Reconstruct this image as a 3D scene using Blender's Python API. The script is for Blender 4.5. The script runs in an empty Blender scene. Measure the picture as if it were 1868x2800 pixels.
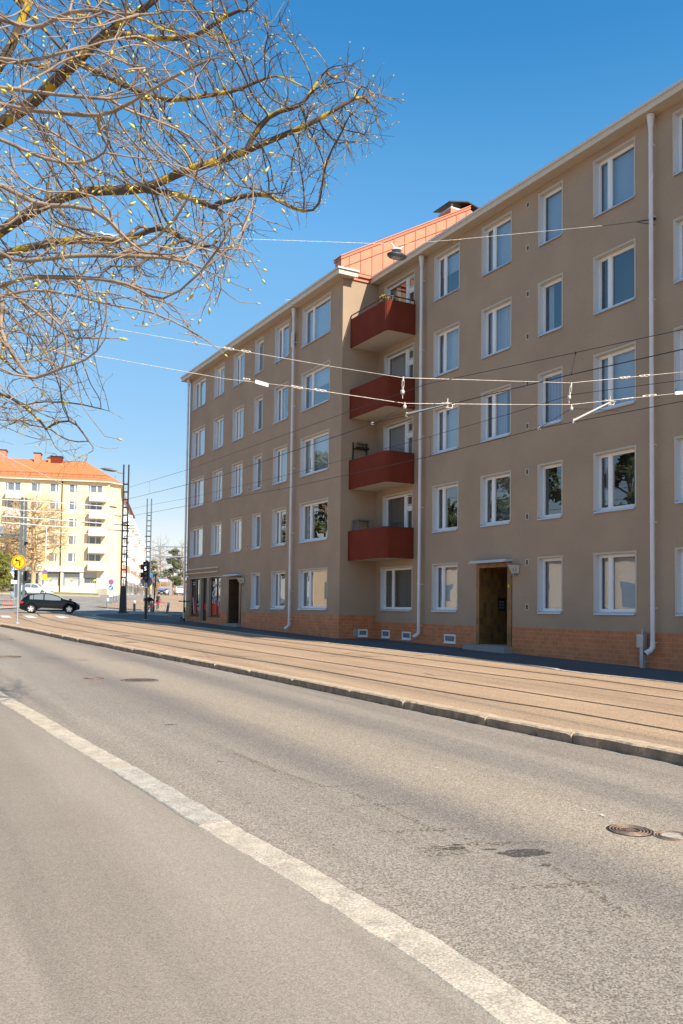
import bpy, bmesh, math, random
from mathutils import Vector, Matrix, kdtree, noise as mnoise
random.seed(7)
R = math.radians
SC = bpy.context.scene
COL = SC.collection
# ------------------------------------------------------------------ camera, sky, sun, exposure
FPX, PCY, YAW, PT, RL = 2353.0, 1555.2, .5069, .0456, .0125      # solved from the facade's window grid
FW = Vector((math.sin(YAW)*math.cos(PT), math.cos(YAW)*math.cos(PT), math.sin(PT)))
_rt = Vector((math.cos(YAW), -math.sin(YAW), 0)); _up = _rt.cross(FW)
RT = _rt*math.cos(RL)+_up*math.sin(RL); UP = _up*math.cos(RL)-_rt*math.sin(RL)
cd = bpy.data.cameras.new('camera'); cam = bpy.data.objects.new('camera', cd); COL.objects.link(cam)
cam.matrix_world = Matrix(((RT.x, UP.x, -FW.x, 0), (RT.y, UP.y, -FW.y, 0), (RT.z, UP.z, -FW.z, 0), (0, 0, 0, 1)))
cd.sensor_fit = 'VERTICAL'; cd.sensor_height = 36; cd.lens = FPX/2800*36
cd.shift_y = (PCY-1400)/2800; cd.clip_start = .1; cd.clip_end = 6000
SC.camera = cam
SUN = Vector((.31, -1.2, 1.0)).normalized()
W = bpy.data.worlds.new('World'); SC.world = W; W.use_nodes = True
nt = W.node_tree; sky = nt.nodes.new('ShaderNodeTexSky'); sky.sky_type = 'NISHITA'; sky.sun_disc = False
sky.sun_elevation = math.asin(SUN.z); sky.sun_rotation = math.atan2(SUN.x, SUN.y)
sky.altitude = 50; sky.air_density = 1.0; sky.dust_density = .25; sky.ozone_density = 3.0
bg = nt.nodes['Background']; bg.inputs[1].default_value = .12; 
_sp = nt.nodes.new('ShaderNodeSeparateColor'); _cb = nt.nodes.new('ShaderNodeCombineColor'); nt.links.new(sky.outputs[0], _sp.inputs[0])
_cv = (((0, 0), (.14, .033), (.165, .05), (.21, .125), (.26, .19), (.61, .42), (.97, .80), (2, 1.3)),
       ((0, 0), (.25, .225), (.29, .27), (.35, .38), (.43, .48), (.98, .70), (1.37, .92), (2, 1.15)),
       ((0, 0), (.45, .50), (.55, .63), (.62, .72), (.73, .86), (1.3, .96), (1.8, 1.0), (2, 1.05)))
for _i, _pts in enumerate(_cv):                                   # clearer, deeper blue than the default air
    _a = nt.nodes.new('ShaderNodeMath'); _a.operation = 'MULTIPLY'; _a.inputs[1].default_value = .1; nt.links.new(_sp.outputs[_i], _a.inputs[0])
    _r = nt.nodes.new('ShaderNodeValToRGB'); _r.color_ramp.interpolation = 'LINEAR'
    while len(_r.color_ramp.elements) < len(_pts): _r.color_ramp.elements.new(.5)
    for _e, (_x, _y) in zip(_r.color_ramp.elements, _pts): _e.position = _x/2
    for _e, (_x, _y) in zip(_r.color_ramp.elements, _pts): _e.color = (_y, _y, _y, 1)
    nt.links.new(_a.outputs[0], _r.inputs[0])
    _c = nt.nodes.new('ShaderNodeMath'); _c.operation = 'MULTIPLY'; _c.inputs[1].default_value = 5; nt.links.new(_r.outputs[0], _c.inputs[0]); nt.links.new(_c.outputs[0], _cb.inputs[_i])
nt.links.new(_cb.outputs[0], bg.inputs[0])
sl = bpy.data.lights.new('sun', 'SUN'); sl.energy = 4.6; sl.angle = R(.5); sl.color = (1, .93, .82)
so = bpy.data.objects.new('sun', sl); COL.objects.link(so); so.location = (5, -30, 40)
so.rotation_euler = (-SUN).to_track_quat('-Z', 'Y').to_euler()
SC.view_settings.view_transform = 'Standard'; SC.view_settings.look = 'None'
SC.view_settings.exposure = .75; SC.view_settings.gamma = 1
# ------------------------------------------------------------------ measuring helpers (photo pixel -> point of the place)
def ray(x, y): return FW+RT*((x-934)/FPX)-UP*((y-PCY)/FPX)
def onX(x, y, X): d = ray(x, y); return d*(X/d.x)
def onY(x, y, Y): d = ray(x, y); return d*(Y/d.y)
def onD(x, y, D): return ray(x, y)*D
def G(X, Y):                                                      # height of the ground (street climbs away from the camera)
    a = -1.65-.0053*max(-30, min(X, 20))+.0188*min(Y, 62)
    if Y > 62: a += .029*(min(Y, 145)-62)
    if Y > 145: a += .013*(min(Y, 260)-145)
    return a
def gp(x, y, dz=0.0):
    d = ray(x, y); t = .5
    f = lambda t: d.z*t-G(d.x*t, d.y*t)-dz
    while f(t) > 0 and t < 400: t *= 1.02
    lo, hi = t/1.02, t
    for i in range(30):
        m = (lo+hi)/2
        if f(m) > 0: lo = m
        else: hi = m
    return d*hi
def crop(x0, y0, s): return lambda *q: [(x0+s*a, y0+s*b) for a, b in q]
cA = crop(0, 1640, .3189); cB = crop(450, 1660, .3189); cR = crop(1268, 1780, .38265); cL = crop(0, 1660, .4464)
cN = crop(500, 2200, .38265); cF = crop(1100, 2300, .3189)
def interp(pts, n=None, step=1.0):
    out = []
    for a, b in zip(pts, pts[1:]):
        k = max(1, int((Vector(b)-Vector(a)).length/step))
        for i in range(k): out.append(Vector(a).lerp(Vector(b), i/k))
    out.append(Vector(pts[-1])); return out
# ------------------------------------------------------------------ materials
def mat(name, c, rough=.7, metal=0, var=0, vs=3, c2=None, bump=0, bs=60, spec=.5, vdet=4, vlo=.35, vhi=.65, fine=0, fs=150, emit=None, est=0):
    m = bpy.data.materials.new(name); m.use_nodes = True; n = m.node_tree; b = n.nodes['Principled BSDF']
    b.inputs['Roughness'].default_value = rough; b.inputs['Metallic'].default_value = metal
    b.inputs['Specular IOR Level'].default_value = spec
    c = tuple(c)+(1,); L = n.links.new
    if emit: b.inputs['Emission Color'].default_value = tuple(emit)+(1,); b.inputs['Emission Strength'].default_value = est
    if var or c2 or bump or fine:
        geo = n.nodes.new('ShaderNodeNewGeometry')
    col = None
    if var or c2:
        tx = n.nodes.new('ShaderNodeTexNoise'); tx.inputs['Scale'].default_value = vs; tx.inputs['Detail'].default_value = vdet
        L(geo.outputs['Position'], tx.inputs['Vector'])
        cr = n.nodes.new('ShaderNodeValToRGB'); L(tx.outputs['Fac'], cr.inputs[0])
        if c2 is None:
            a = tuple(v*(1-var) for v in c[:3])+(1,); d = tuple(min(1, v*(1+var)) for v in c[:3])+(1,)
        else: a, d = c, tuple(c2)+(1,)
        cr.color_ramp.elements[0].position = vlo; cr.color_ramp.elements[0].color = a
        cr.color_ramp.elements[1].position = vhi; cr.color_ramp.elements[1].color = d
        col = cr.outputs[0]
    if fine:
        t2 = n.nodes.new('ShaderNodeTexNoise'); t2.inputs['Scale'].default_value = fs; t2.inputs['Detail'].default_value = 2
        L(geo.outputs['Position'], t2.inputs['Vector'])
        mr = n.nodes.new('ShaderNodeMapRange'); mr.inputs[1].default_value = .25; mr.inputs[2].default_value = .75
        mr.inputs[3].default_value = 1-fine; mr.inputs[4].default_value = 1+fine; L(t2.outputs['Fac'], mr.inputs[0])
        mx = n.nodes.new('ShaderNodeVectorMath'); mx.operation = 'SCALE'; L(mr.outputs[0], mx.inputs['Scale'])
        if col: L(col, mx.inputs[0])
        else: mx.inputs[0].default_value = c[:3]
        col = mx.outputs[0]
    if col: L(col, b.inputs['Base Color'])
    else: b.inputs['Base Color'].default_value = c
    if bump:
        t3 = n.nodes.new('ShaderNodeTexNoise'); t3.inputs['Scale'].default_value = bs; t3.inputs['Detail'].default_value = 3
        L(geo.outputs['Position'], t3.inputs['Vector'])
        bp = n.nodes.new('ShaderNodeBump'); bp.inputs['Strength'].default_value = bump; bp.inputs['Distance'].default_value = .01
        L(t3.outputs['Fac'], bp.inputs['Height']); L(bp.outputs[0], b.inputs['Normal'])
    return m
def nodes(m): return m.node_tree.nodes, m.node_tree.links.new, m.node_tree.nodes['Principled BSDF']
def brickmat(name, ca, cb, mortar, bw, bh, off=.5, ms=.006, rough=.6, rot=False):
    m = mat(name, ca, rough); N, L, b = nodes(m)
    g = N.new('ShaderNodeNewGeometry'); s = N.new('ShaderNodeSeparateXYZ'); L(g.outputs['Position'], s.inputs[0])
    ad = N.new('ShaderNodeMath'); ad.operation = 'ADD'; L(s.outputs[0], ad.inputs[0]); L(s.outputs[1], ad.inputs[1])
    c = N.new('ShaderNodeCombineXYZ')
    L(ad.outputs[0], c.inputs[0]); L(s.outputs[2], c.inputs[1])
    t = N.new('ShaderNodeTexBrick'); L(c.outputs[0], t.inputs['Vector']); t.offset = off
    t.inputs['Scale'].default_value = 1; t.inputs['Brick Width'].default_value = bw; t.inputs['Row Height'].default_value = bh
    t.inputs['Mortar Size'].default_value = ms; t.inputs['Mortar Smooth'].default_value = .2; t.inputs['Bias'].default_value = 0
    t.inputs['Color1'].default_value = ca+(1,); t.inputs['Color2'].default_value = cb+(1,); t.inputs['Mortar'].default_value = mortar+(1,)
    tn = N.new('ShaderNodeTexNoise'); tn.inputs['Scale'].default_value = 2.5; tn.inputs['Detail'].default_value = 5; L(g.outputs['Position'], tn.inputs['Vector'])
    mr = N.new('ShaderNodeMapRange'); mr.inputs[1].default_value = .3; mr.inputs[2].default_value = .7; mr.inputs[3].default_value = .85; mr.inputs[4].default_value = 1.12; L(tn.outputs['Fac'], mr.inputs[0])
    sc = N.new('ShaderNodeVectorMath'); sc.operation = 'SCALE'; L(t.outputs['Color'], sc.inputs[0]); L(mr.outputs[0], sc.inputs['Scale'])
    L(sc.outputs[0], b.inputs['Base Color'])
    bp = N.new('ShaderNodeBump'); bp.inputs['Strength'].default_value = .5; bp.inputs['Distance'].default_value = .01; bp.invert = True
    L(t.outputs['Fac'], bp.inputs['Height']); L(bp.outputs[0], b.inputs['Normal'])
    return m
def asphalt(name, base, speck, tint, bands=None, sp=110, amp=.55):
    """aggregate speckle + patches + lengthwise dust bands (X position)"""
    m = mat(name, base, .88, spec=.25); N, L, b = nodes(m)
    g = N.new('ShaderNodeNewGeometry')
    def noise(scale, det, vec=None, rough=.5):
        t = N.new('ShaderNodeTexNoise'); t.inputs['Scale'].default_value = scale; t.inputs['Detail'].default_value = det
        t.inputs['Roughness'].default_value = rough
        L(vec or g.outputs['Position'], t.inputs['Vector']); return t.outputs['Fac']
    def rng(src, a, b_, c, d):
        r = N.new('ShaderNodeMapRange'); L(src, r.inputs[0])
        for i, v in enumerate((a, b_, c, d)): r.inputs[1+i].default_value = v
        return r.outputs[0]
    def mixc(f, c1, c2):
        x = N.new('ShaderNodeMix'); x.data_type = 'RGBA'
        for k, v in ((0, f), (6, c1), (7, c2)):
            if isinstance(v, tuple): x.inputs[k].default_value = v+(1,)
            elif isinstance(v, float): x.inputs[k].default_value = v
            else: L(v, x.inputs[k])
        return x.outputs[2]
    c = mixc(rng(noise(.55, 7), .36, .64, 0, .8), base, tint)
    mp = N.new('ShaderNodeMapping'); mp.inputs['Scale'].default_value = (1.6, .10, 1); L(g.outputs['Position'], mp.inputs['Vector'])
    c = mixc(rng(noise(1.0, 5, mp.outputs[0]), .42, .62, 0, .7), c, tuple(v*1.18 for v in tint))
    mp2 = N.new('ShaderNodeMapping'); mp2.inputs['Scale'].default_value = (3.5, .16, 1); mp2.inputs['Location'].default_value = (7, 3, 0); L(g.outputs['Position'], mp2.inputs['Vector'])
    c = mixc(rng(noise(1.0, 5, mp2.outputs[0]), .5, .68, 0, .35), c, tuple(v*.7 for v in base))
    if bands:
        s = N.new('ShaderNodeSeparateXYZ'); L(g.outputs['Position'], s.inputs[0])
        w = N.new('ShaderNodeMath'); w.operation = 'MULTIPLY_ADD'; L(noise(.35, 3), w.inputs[0]); w.inputs[1].default_value = .4; L(s.outputs[0], w.inputs[2])
        for (x0, wd, colr, st) in bands:
            d = N.new('ShaderNodeMath'); d.operation = 'SUBTRACT'; L(w.outputs[0], d.inputs[0]); d.inputs[1].default_value = x0+.2
            a = N.new('ShaderNodeMath'); a.operation = 'ABSOLUTE'; L(d.outputs[0], a.inputs[0])
            c = mixc(rng(a.outputs[0], wd*.2, wd, st, 0), c, colr)
    v = N.new('ShaderNodeTexVoronoi'); v.inputs['Scale'].default_value = sp; L(g.outputs['Position'], v.inputs['Vector'])
    sv = N.new('ShaderNodeSeparateColor'); L(v.outputs['Color'], sv.inputs[0])
    f1 = rng(sv.outputs[0], 0, 1, 1-amp, 1+amp)
    x = N.new('ShaderNodeVectorMath'); x.operation = 'SCALE'; L(c, x.inputs[0]); L(f1, x.inputs['Scale'])
    f2 = rng(noise(sp*.3, 3), .3, .7, 1-amp*.12, 1+amp*.12)
    y = N.new('ShaderNodeVectorMath'); y.operation = 'SCALE'; L(x.outputs[0], y.inputs[0]); L(f2, y.inputs['Scale'])
    L(y.outputs[0], b.inputs['Base Color'])
    bp = N.new('ShaderNodeBump'); bp.inputs['Strength'].default_value = .12; bp.inputs['Distance'].default_value = .003
    L(sv.outputs[1], bp.inputs['Height']); L(bp.outputs[0], b.inputs['Normal'])
    return m
M = {}
M['road'] = asphalt('asphalt_road', (.250, .206, .163), 0, (.29, .24, .19), bands=[(5.2, .9, (.37, .295, .215), .8), (3.3, .55, (.30, .25, .20), .6), (6.3, .45, (.20, .168, .142), .55), (4.3, .5, (.185, .158, .136), .6), (2.75, .25, (.34, .285, .225), .5)], sp=110, amp=.50)
M['walk'] = asphalt('asphalt_sidewalk', (.268, .220, .172), 0, (.30, .25, .195), sp=170, amp=.28)
M['bed'] = asphalt('asphalt_tram', (.36, .235, .145), 0, (.42, .285, .175), bands=[(8.6, .5, (.33, .235, .155), .6), (10.0, .4, (.46, .31, .195), .6), (11.5, .5, (.35, .24, .155), .6), (13.1, .4, (.45, .30, .19), .6)], sp=90, amp=.4)
M['pave'] = asphalt('asphalt_dark', (.075, .078, .085), 0, (.10, .10, .105), sp=120, amp=.35)
M['junction'] = asphalt('asphalt_far', (.24, .215, .19), 0, (.30, .26, .215), sp=40, amp=.25)
M['granite'] = mat('granite', (.42, .35, .265), .85, c2=(.56, .47, .355), vs=8, vdet=7, fine=.42, fs=75, bump=.35, bs=55)
M['granite_grey'] = mat('granite_grey', (.37, .32, .255), .85, c2=(.50, .44, .36), vs=9, vdet=7, fine=.45, fs=75, bump=.35, bs=55)
M['granite_warm'] = mat('granite_warm', (.43, .34, .235), .85, c2=(.58, .49, .36), vs=8, vdet=7, fine=.38, fs=80, bump=.35, bs=55)
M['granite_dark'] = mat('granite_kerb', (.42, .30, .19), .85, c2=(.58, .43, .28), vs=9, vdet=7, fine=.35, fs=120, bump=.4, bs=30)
M['kerb_face'] = mat('shaded_kerb_face', (.20, .135, .09), .9, c2=(.34, .24, .16), vs=6, vdet=7, fine=.3, fs=60, bump=.5, bs=30)  # tram kerb's street side: its shade is painted in as a darker colour
M['rail'] = mat('rail_steel', (.26, .22, .19), .38, .8, var=.4, vs=6)
M['groove'] = mat('rail_groove', (.03, .025, .02), .9)
M['paint'] = mat('road_paint', (.66, .64, .58), .7, var=.15, vs=6, fine=.15)
def wornpaint(name, th):
    m = mat(name, (.6, .57, .52), .8); N, L, b = nodes(m)
    g = N.new('ShaderNodeNewGeometry'); t = N.new('ShaderNodeTexNoise'); t.inputs['Scale'].default_value = 22; t.inputs['Detail'].default_value = 5; L(g.outputs['Position'], t.inputs['Vector'])
    r = N.new('ShaderNodeMapRange'); r.inputs[1].default_value = th; r.inputs[2].default_value = th+.08; L(t.outputs['Fac'], r.inputs[0]); L(r.outputs[0], b.inputs['Alpha'])
    return m
M['worn'] = wornpaint('worn_paint', .52); M['worn2'] = wornpaint('very_worn_paint', .60)
def stain(name, c, th):
    m = mat(name, c, .9); N, L, b = nodes(m)
    g = N.new('ShaderNodeTexCoord'); t = N.new('ShaderNodeTexNoise'); t.inputs['Scale'].default_value = 38; t.inputs['Detail'].default_value = 6; L(g.outputs['Object'], t.inputs['Vector'])
    r = N.new('ShaderNodeMapRange'); r.inputs[1].default_value = th; r.inputs[2].default_value = th+.15; r.inputs[4].default_value = .75; L(t.outputs['Fac'], r.inputs[0]); L(r.outputs[0], b.inputs['Alpha'])
    return m
M['stain'] = stain('oil_stain', (.07, .062, .05), .36); M['stain2'] = stain('rust_dust_stain', (.17, .12, .075), .5)
M['iron'] = mat('cast_iron', (.26, .175, .125), .6, .3, var=.3, vs=20, bump=.4)
M['sand'] = mat('sand_in_lid', (.42, .36, .28), .95, var=.2, vs=30)
M['stucco'] = mat('brown_stucco', (.39, .282, .192), .95, var=.055, vs=.8, vdet=8, fine=.10, fs=60, bump=.25, bs=90, spec=.2)
M['stucco_low'] = mat('grey_stucco', (.31, .245, .175), .95, var=.06, vs=.8, vdet=8, fine=.10, fs=60, bump=.25, bs=90, spec=.2)
M['plinth'] = brickmat('plinth_tiles', (.58, .195, .07), (.47, .155, .055), (.55, .28, .15), .25, .128, ms=.007)
M['tile'] = brickmat('portal_tiles', (.25, .12, .03), (.13, .066, .025), (.17, .115, .065), .145, .245, off=0, rough=.35)
M['tile_brown'] = brickmat('portal_tiles_brown', (.11, .055, .028), (.065, .035, .02), (.14, .09, .055), .145, .245, off=0, rough=.3)
M['trim'] = mat('cream_trim', (.52, .46, .36), .7, spec=.3)
M['white'] = mat('white_paint', (.78, .77, .74), .45)
M['lining'] = mat('pale_metal_lining', (.62, .63, .66), .5)
M['sill'] = mat('zinc_sill', (.55, .56, .58), .4, .2)
M['fascia'] = mat('cream_fascia', (.62, .53, .40), .6, var=.04)
M['soffit'] = mat('soffit', (.50, .42, .31), .8)
M['gutter'] = mat('gutter_grey', (.60, .57, .53), .45)
M['pipe'] = mat('downpipe_paint', (.70, .66, .64), .45, var=.05, vs=2)
M['black_hole'] = mat('dark_void', (.02, .02, .02), .9)
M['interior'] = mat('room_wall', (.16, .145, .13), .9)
M['blind'] = mat('venetian_blind', (.50, .53, .56), .7)
def slats(m, scale, axis=2, lo=.6):
    N, L, b = nodes(m); g = N.new('ShaderNodeNewGeometry'); s = N.new('ShaderNodeSeparateXYZ'); L(g.outputs['Position'], s.inputs[0])
    k = N.new('ShaderNodeMath'); k.operation = 'MULTIPLY'; L(s.outputs[axis], k.inputs[0]); k.inputs[1].default_value = scale
    f = N.new('ShaderNodeMath'); f.operation = 'FRACT'; L(k.outputs[0], f.inputs[0])
    r = N.new('ShaderNodeMapRange'); r.inputs[1].default_value = .55; r.inputs[2].default_value = .9; r.inputs[3].default_value = 1; r.inputs[4].default_value = lo; L(f.outputs[0], r.inputs[0])
    x = N.new('ShaderNodeVectorMath'); x.operation = 'SCALE'; x.inputs[0].default_value = b.inputs['Base Color'].default_value[:3]; L(r.outputs[0], x.inputs['Scale'])
    L(x.outputs[0], b.inputs['Base Color'])
slats(M['blind'], 32)
M['curtain'] = mat('pale_curtain', (.58, .56, .54), .9); slats(M['curtain'], 9, 1, .75)
M['curtain_dark'] = mat('grey_curtain', (.22, .20, .18), .9); slats(M['curtain_dark'], 7, 1, .7)
M['curtain_lilac'] = mat('lilac_curtain', (.42, .36, .44), .9); slats(M['curtain_lilac'], 8, 1, .7)
def glassmat(name, tint=(.75, .8, .82), k=2.5, mn=.03):
    m = bpy.data.materials.new(name); m.use_nodes = True; N = m.node_tree.nodes; L = m.node_tree.links.new; N.clear()
    o = N.new('ShaderNodeOutputMaterial'); x = N.new('ShaderNodeMixShader'); t = N.new('ShaderNodeBsdfTransparent'); g = N.new('ShaderNodeBsdfGlossy')
    t.inputs[0].default_value = tint+(1,); g.inputs['Roughness'].default_value = .003; g.inputs[0].default_value = (.95, .97, 1, 1)
    f = N.new('ShaderNodeFresnel'); gb = N.new('ShaderNodeNewGeometry'); ir = N.new('ShaderNodeMapRange'); ir.inputs[3].default_value = 1.5; ir.inputs[4].default_value = 1/1.5; L(gb.outputs['Backfacing'], ir.inputs[0]); L(ir.outputs[0], f.inputs[0]); a = N.new('ShaderNodeMath'); a.operation = 'MULTIPLY_ADD'
    a.inputs[1].default_value = k; a.inputs[2].default_value = mn; a.use_clamp = True; L(f.outputs[0], a.inputs[0])
    tn = N.new('ShaderNodeTexNoise'); tn.inputs['Scale'].default_value = 1.3; tn.inputs['Detail'].default_value = 1
    gg = N.new('ShaderNodeNewGeometry'); L(gg.outputs['Position'], tn.inputs['Vector'])
    bp = N.new('ShaderNodeBump'); bp.inputs['Strength'].default_value = .25; bp.inputs['Distance'].default_value = .012; L(tn.outputs['Fac'], bp.inputs['Height']); L(bp.outputs[0], g.inputs['Normal'])
    L(a.outputs[0], x.inputs[0]); L(t.outputs[0], x.inputs[1]); L(g.outputs[0], x.inputs[2]); L(x.outputs[0], o.inputs[0])
    return m
M['glass'] = glassmat('window_glass')
M['carglass'] = glassmat('car_glass', (.25, .28, .27), 1.2)
def simple(n, c, r=.5, me=0, **k): M[n] = mat(n, c, r, me, **k)
simple('red_metal', (.175, .031, .015), .7, spec=.15, var=.08, vs=1.5); simple('red_dark', (.10, .025, .018), .5)
simple('roof_red', (.53, .185, .09), .5, var=.06, vs=2); simple('seam', (.42, .13, .06), .5)
simple('balc_soffit', (.52, .45, .36), .9); simple('brown_wood', (.035, .014, .008), .8, spec=.1); simple('dark_frame', (.035, .025, .02), .4)
simple('concrete', (.30, .27, .24), .9, fine=.2, fs=60, bump=.5); simple('galv', (.42, .44, .46), .45, .4, var=.1)
simple('mast_black', (.035, .042, .05), .5, .2); simple('mast_grey', (.17, .19, .21), .5, .2); simple('mast_green', (.15, .19, .20), .5, .2)
simple('wire', (.03, .025, .025), .5, .3); simple('wire_light', (.62, .54, .46), .4, .3, var=.2, vs=20); simple('insul', (.72, .66, .58), .5)
simple('white_rod', (.8, .78, .74), .5); simple('black', (.012, .012, .014), .4); simple('rubber', (.02, .02, .02), .8)
simple('yellow', (.90, .62, .01), .5); simple('orange', (.90, .22, .01), .5); simple('blue', (.02, .22, .70), .5); simple('red', (.70, .04, .02), .5)
simple('sign_white', (.80, .80, .78), .5); simple('sign_grey', (.30, .32, .34), .5); simple('signal_white', (.9, .9, .9), .5, emit=(1, 1, 1), est=1.2)
simple('car_black', (.006, .007, .010), .10, .0, spec=.45); simple('car_white', (.75, .76, .77), .2); simple('car_blue', (.03, .045, .16), .25)
simple('rim', (.80, .80, .80), .3, .6); simple('lamp_red', (.5, .01, .02), .2); simple('lamp_clear', (.6, .62, .65), .15, .3)
simple('grey_plastic', (.16, .17, .18), .4); simple('skin', (.55, .32, .22), .6); simple('jacket', (.022, .022, .025), .8); simple('jeans', (.28, .42, .58), .9)
simple('darktrouser', (.03, .035, .045), .9); simple('yellowtrouser', (.85, .45, .01), .8); simple('helmet', (.45, .75, .02), .4); simple('hair', (.05, .03, .02), .8)
simple('green_scooter', (.10, .55, .06), .4); simple('bike_red', (.75, .06, .10), .4)
simple('yellow_wall', (.93, .70, .40), .9, var=.05, vs=.3); simple('cream_wall', (.74, .66, .54), .9, var=.05, vs=.3); simple('white_wall', (.78, .72, .64), .9)
simple('balc_white', (.80, .79, .76), .7); simple('rust_panel', (.62, .22, .13), .7); simple('shop_glass', (.12, .13, .13), .15)
simple('window_grey', (.16, .20, .23), .12, spec=.8); simple('plate_white', (.5, .48, .44), .5); simple('shop_pale', (.50, .52, .52), .2); simple('roof_tile', (.66, .20, .07), .8)
simple('chimney', (.60, .23, .13), .8); simple('tan_wall', (.66, .51, .34), .9)
simple('pot', (.45, .18, .09), .8); simple('flower', (.85, .60, .03), .7); simple('leaf', (.08, .12, .03), .8)
simple('bud', (.55, .58, .10), .7, c2=(.62, .38, .12), vs=8); simple('bark_far', (.50, .33, .16), .9, c2=(.60, .43, .24), vs=3)
simple('carpane', (.17, .20, .20), .08, spec=.8)
M['bark_lichen'] = mat('bark_lichen', (.115, .08, .06), .95, c2=(.50, .33, .03), vs=6, vdet=5, vlo=.54, vhi=.60, bump=.4, bs=40)
M['twig'] = mat('twig_tan', (.19, .135, .10), .85, c2=(.36, .27, .20), vs=9, vdet=4, bump=.6, bs=60)
M['twig_light'] = mat('twig_light', (.34, .23, .15), .85, c2=(.24, .17, .11), vs=6, vdet=4)
M['bark_near'] = mat('bark_near', (.20, .135, .09), .8, c2=(.38, .27, .18), vs=7, vdet=4, bump=.6, bs=60)
M['birch'] = mat('birch_bark', (.40, .33, .27), .9, c2=(.26, .19, .14), vs=2)
M['pine'] = mat('pine_needles', (.055, .085, .035), .9, c2=(.14, .16, .06), vs=1.2)
M['thuja'] = mat('thuja', (.09, .12, .015), .9, c2=(.30, .27, .04), vs=2.5)
M['lawn'] = mat('lawn', (.16, .17, .05), .95, c2=(.34, .27, .12), vs=.7, vdet=6, fine=.3, fs=6)
M['pinkbark'] = mat('pine_bark', (.30, .16, .09), .9)
# tile courses on the far roof
_m = M['roof_tile']; slats(_m, 2.6, 2, .72)
# ------------------------------------------------------------------ mesh builder
class MB:
    def __init__(s): s.v = []; s.f = []; s.m = []; s.mi = 0; s.T = None; s.sm = []
    def mat(s, i): s.mi = i; return s
    def add(s, vs, fs, smooth=False):
        o = len(s.v)
        for p in vs:
            p = Vector(p); s.v.append(s.T @ p if s.T else p)
        for f in fs: s.f.append([i+o for i in f]); s.m.append(s.mi); s.sm.append(smooth)
        return s
    def box(s, a, b):
        x0, x1 = sorted((a[0], b[0])); y0, y1 = sorted((a[1], b[1])); z0, z1 = sorted((a[2], b[2]))
        return s.add([(x, y, z) for z in (z0, z1) for y in (y0, y1) for x in (x0, x1)],
                     [(0, 2, 3, 1), (4, 5, 7, 6), (0, 1, 5, 4), (2, 6, 7, 3), (0, 4, 6, 2), (1, 3, 7, 5)])
    def quad(s, *p): return s.add(p, [tuple(range(len(p)))])
    def tube(s, pts, r, n=8, caps=True, smooth=True):
        pts = [Vector(p) for p in pts]; rs = r if isinstance(r, (list, tuple)) else [r]*len(pts)
        vs = []; fs = []; pu = None
        for i, p in enumerate(pts):
            d = (pts[min(i+1, len(pts)-1)]-pts[max(i-1, 0)])
            d = d.normalized() if d.length > 1e-9 else Vector((0, 0, 1))
            if pu is None: u = d.cross(Vector((0, 0, 1))); u = u if u.length > .1 else d.cross(Vector((1, 0, 0)))
            else: u = pu-d*pu.dot(d); u = u if u.length > 1e-4 else d.orthogonal()
            u.normalize(); pu = u; w = d.cross(u)
            for k in range(n):
                a = 2*math.pi*k/n; vs.append(p+(u*math.cos(a)+w*math.sin(a))*rs[i])
        for i in range(len(pts)-1):
            for k in range(n): fs.append((i*n+k, i*n+(k+1) % n, (i+1)*n+(k+1) % n, (i+1)*n+k))
        s.add(vs, fs, smooth)
        if caps: s.add(vs[:n], [tuple(reversed(range(n)))]); s.add(vs[-n:], [tuple(range(n))])
        return s
    def lathe(s, prof, c=(0, 0, 0), n=16, smooth=True, axis='z'):
        vs = []; fs = []
        for r, h in prof:
            for k in range(n):
                a = 2*math.pi*k/n; q = (r*math.cos(a), r*math.sin(a), h)
                if axis == 'x': q = (q[2], q[0], q[1])
                if axis == 'y': q = (q[1], q[2], q[0])
                vs.append(Vector(q)+Vector(c))
        for i in range(len(prof)-1):
            for k in range(n): fs.append((i*n+k, i*n+(k+1) % n, (i+1)*n+(k+1) % n, (i+1)*n+k))
        return s.add(vs, fs, smooth)
    def prism(s, poly, d):
        n = len(poly); d = Vector(d); a = [Vector(p) for p in poly]; b = [p+d for p in a]
        return s.add(a+b, [tuple(reversed(range(n))), tuple(range(n, 2*n))]+[(i, (i+1) % n, n+(i+1) % n, n+i) for i in range(n)])
    def mesh(s, name, mats):
        me = bpy.data.meshes.new(name); me.from_pydata([tuple(v) for v in s.v], [], s.f)
        for m in (mats if isinstance(mats, (list, tuple)) else [mats]): me.materials.append(M[m] if isinstance(m, str) else m)
        me.polygons.foreach_set('material_index', s.m); me.polygons.foreach_set('use_smooth', s.sm)
        me.update(); return me
    def build(s, name, mats, parent=None, world=False):
        me = s.mesh(name, mats); o = bpy.data.objects.new(name, me); COL.objects.link(o)
        if parent:
            o.parent = parent
            if world: me.transform(wm(parent).inverted())
        bm = bmesh.new(); bm.from_mesh(me); bmesh.ops.recalc_face_normals(bm, faces=bm.faces); bm.to_mesh(me); bm.free()
        return o
def wm(o):
    m = Matrix.LocRotScale(o.location, o.rotation_euler, o.scale)
    return wm(o.parent) @ m if o.parent else m
def thing(name, label, cat, loc=(0, 0, 0), rz=0, group=None):
    o = bpy.data.objects.new(name, None); COL.objects.link(o); o.location = loc; o.rotation_euler = (0, 0, rz)
    o.empty_display_size = .2; o['label'] = label; o['category'] = cat
    if group: o['group'] = group
    return o
def tag(o, label, cat, group=None):
    o['label'] = label; o['category'] = cat
    if group: o['group'] = group
    return o
def struct(o, kind='structure'): o['kind'] = kind; return o
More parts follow.
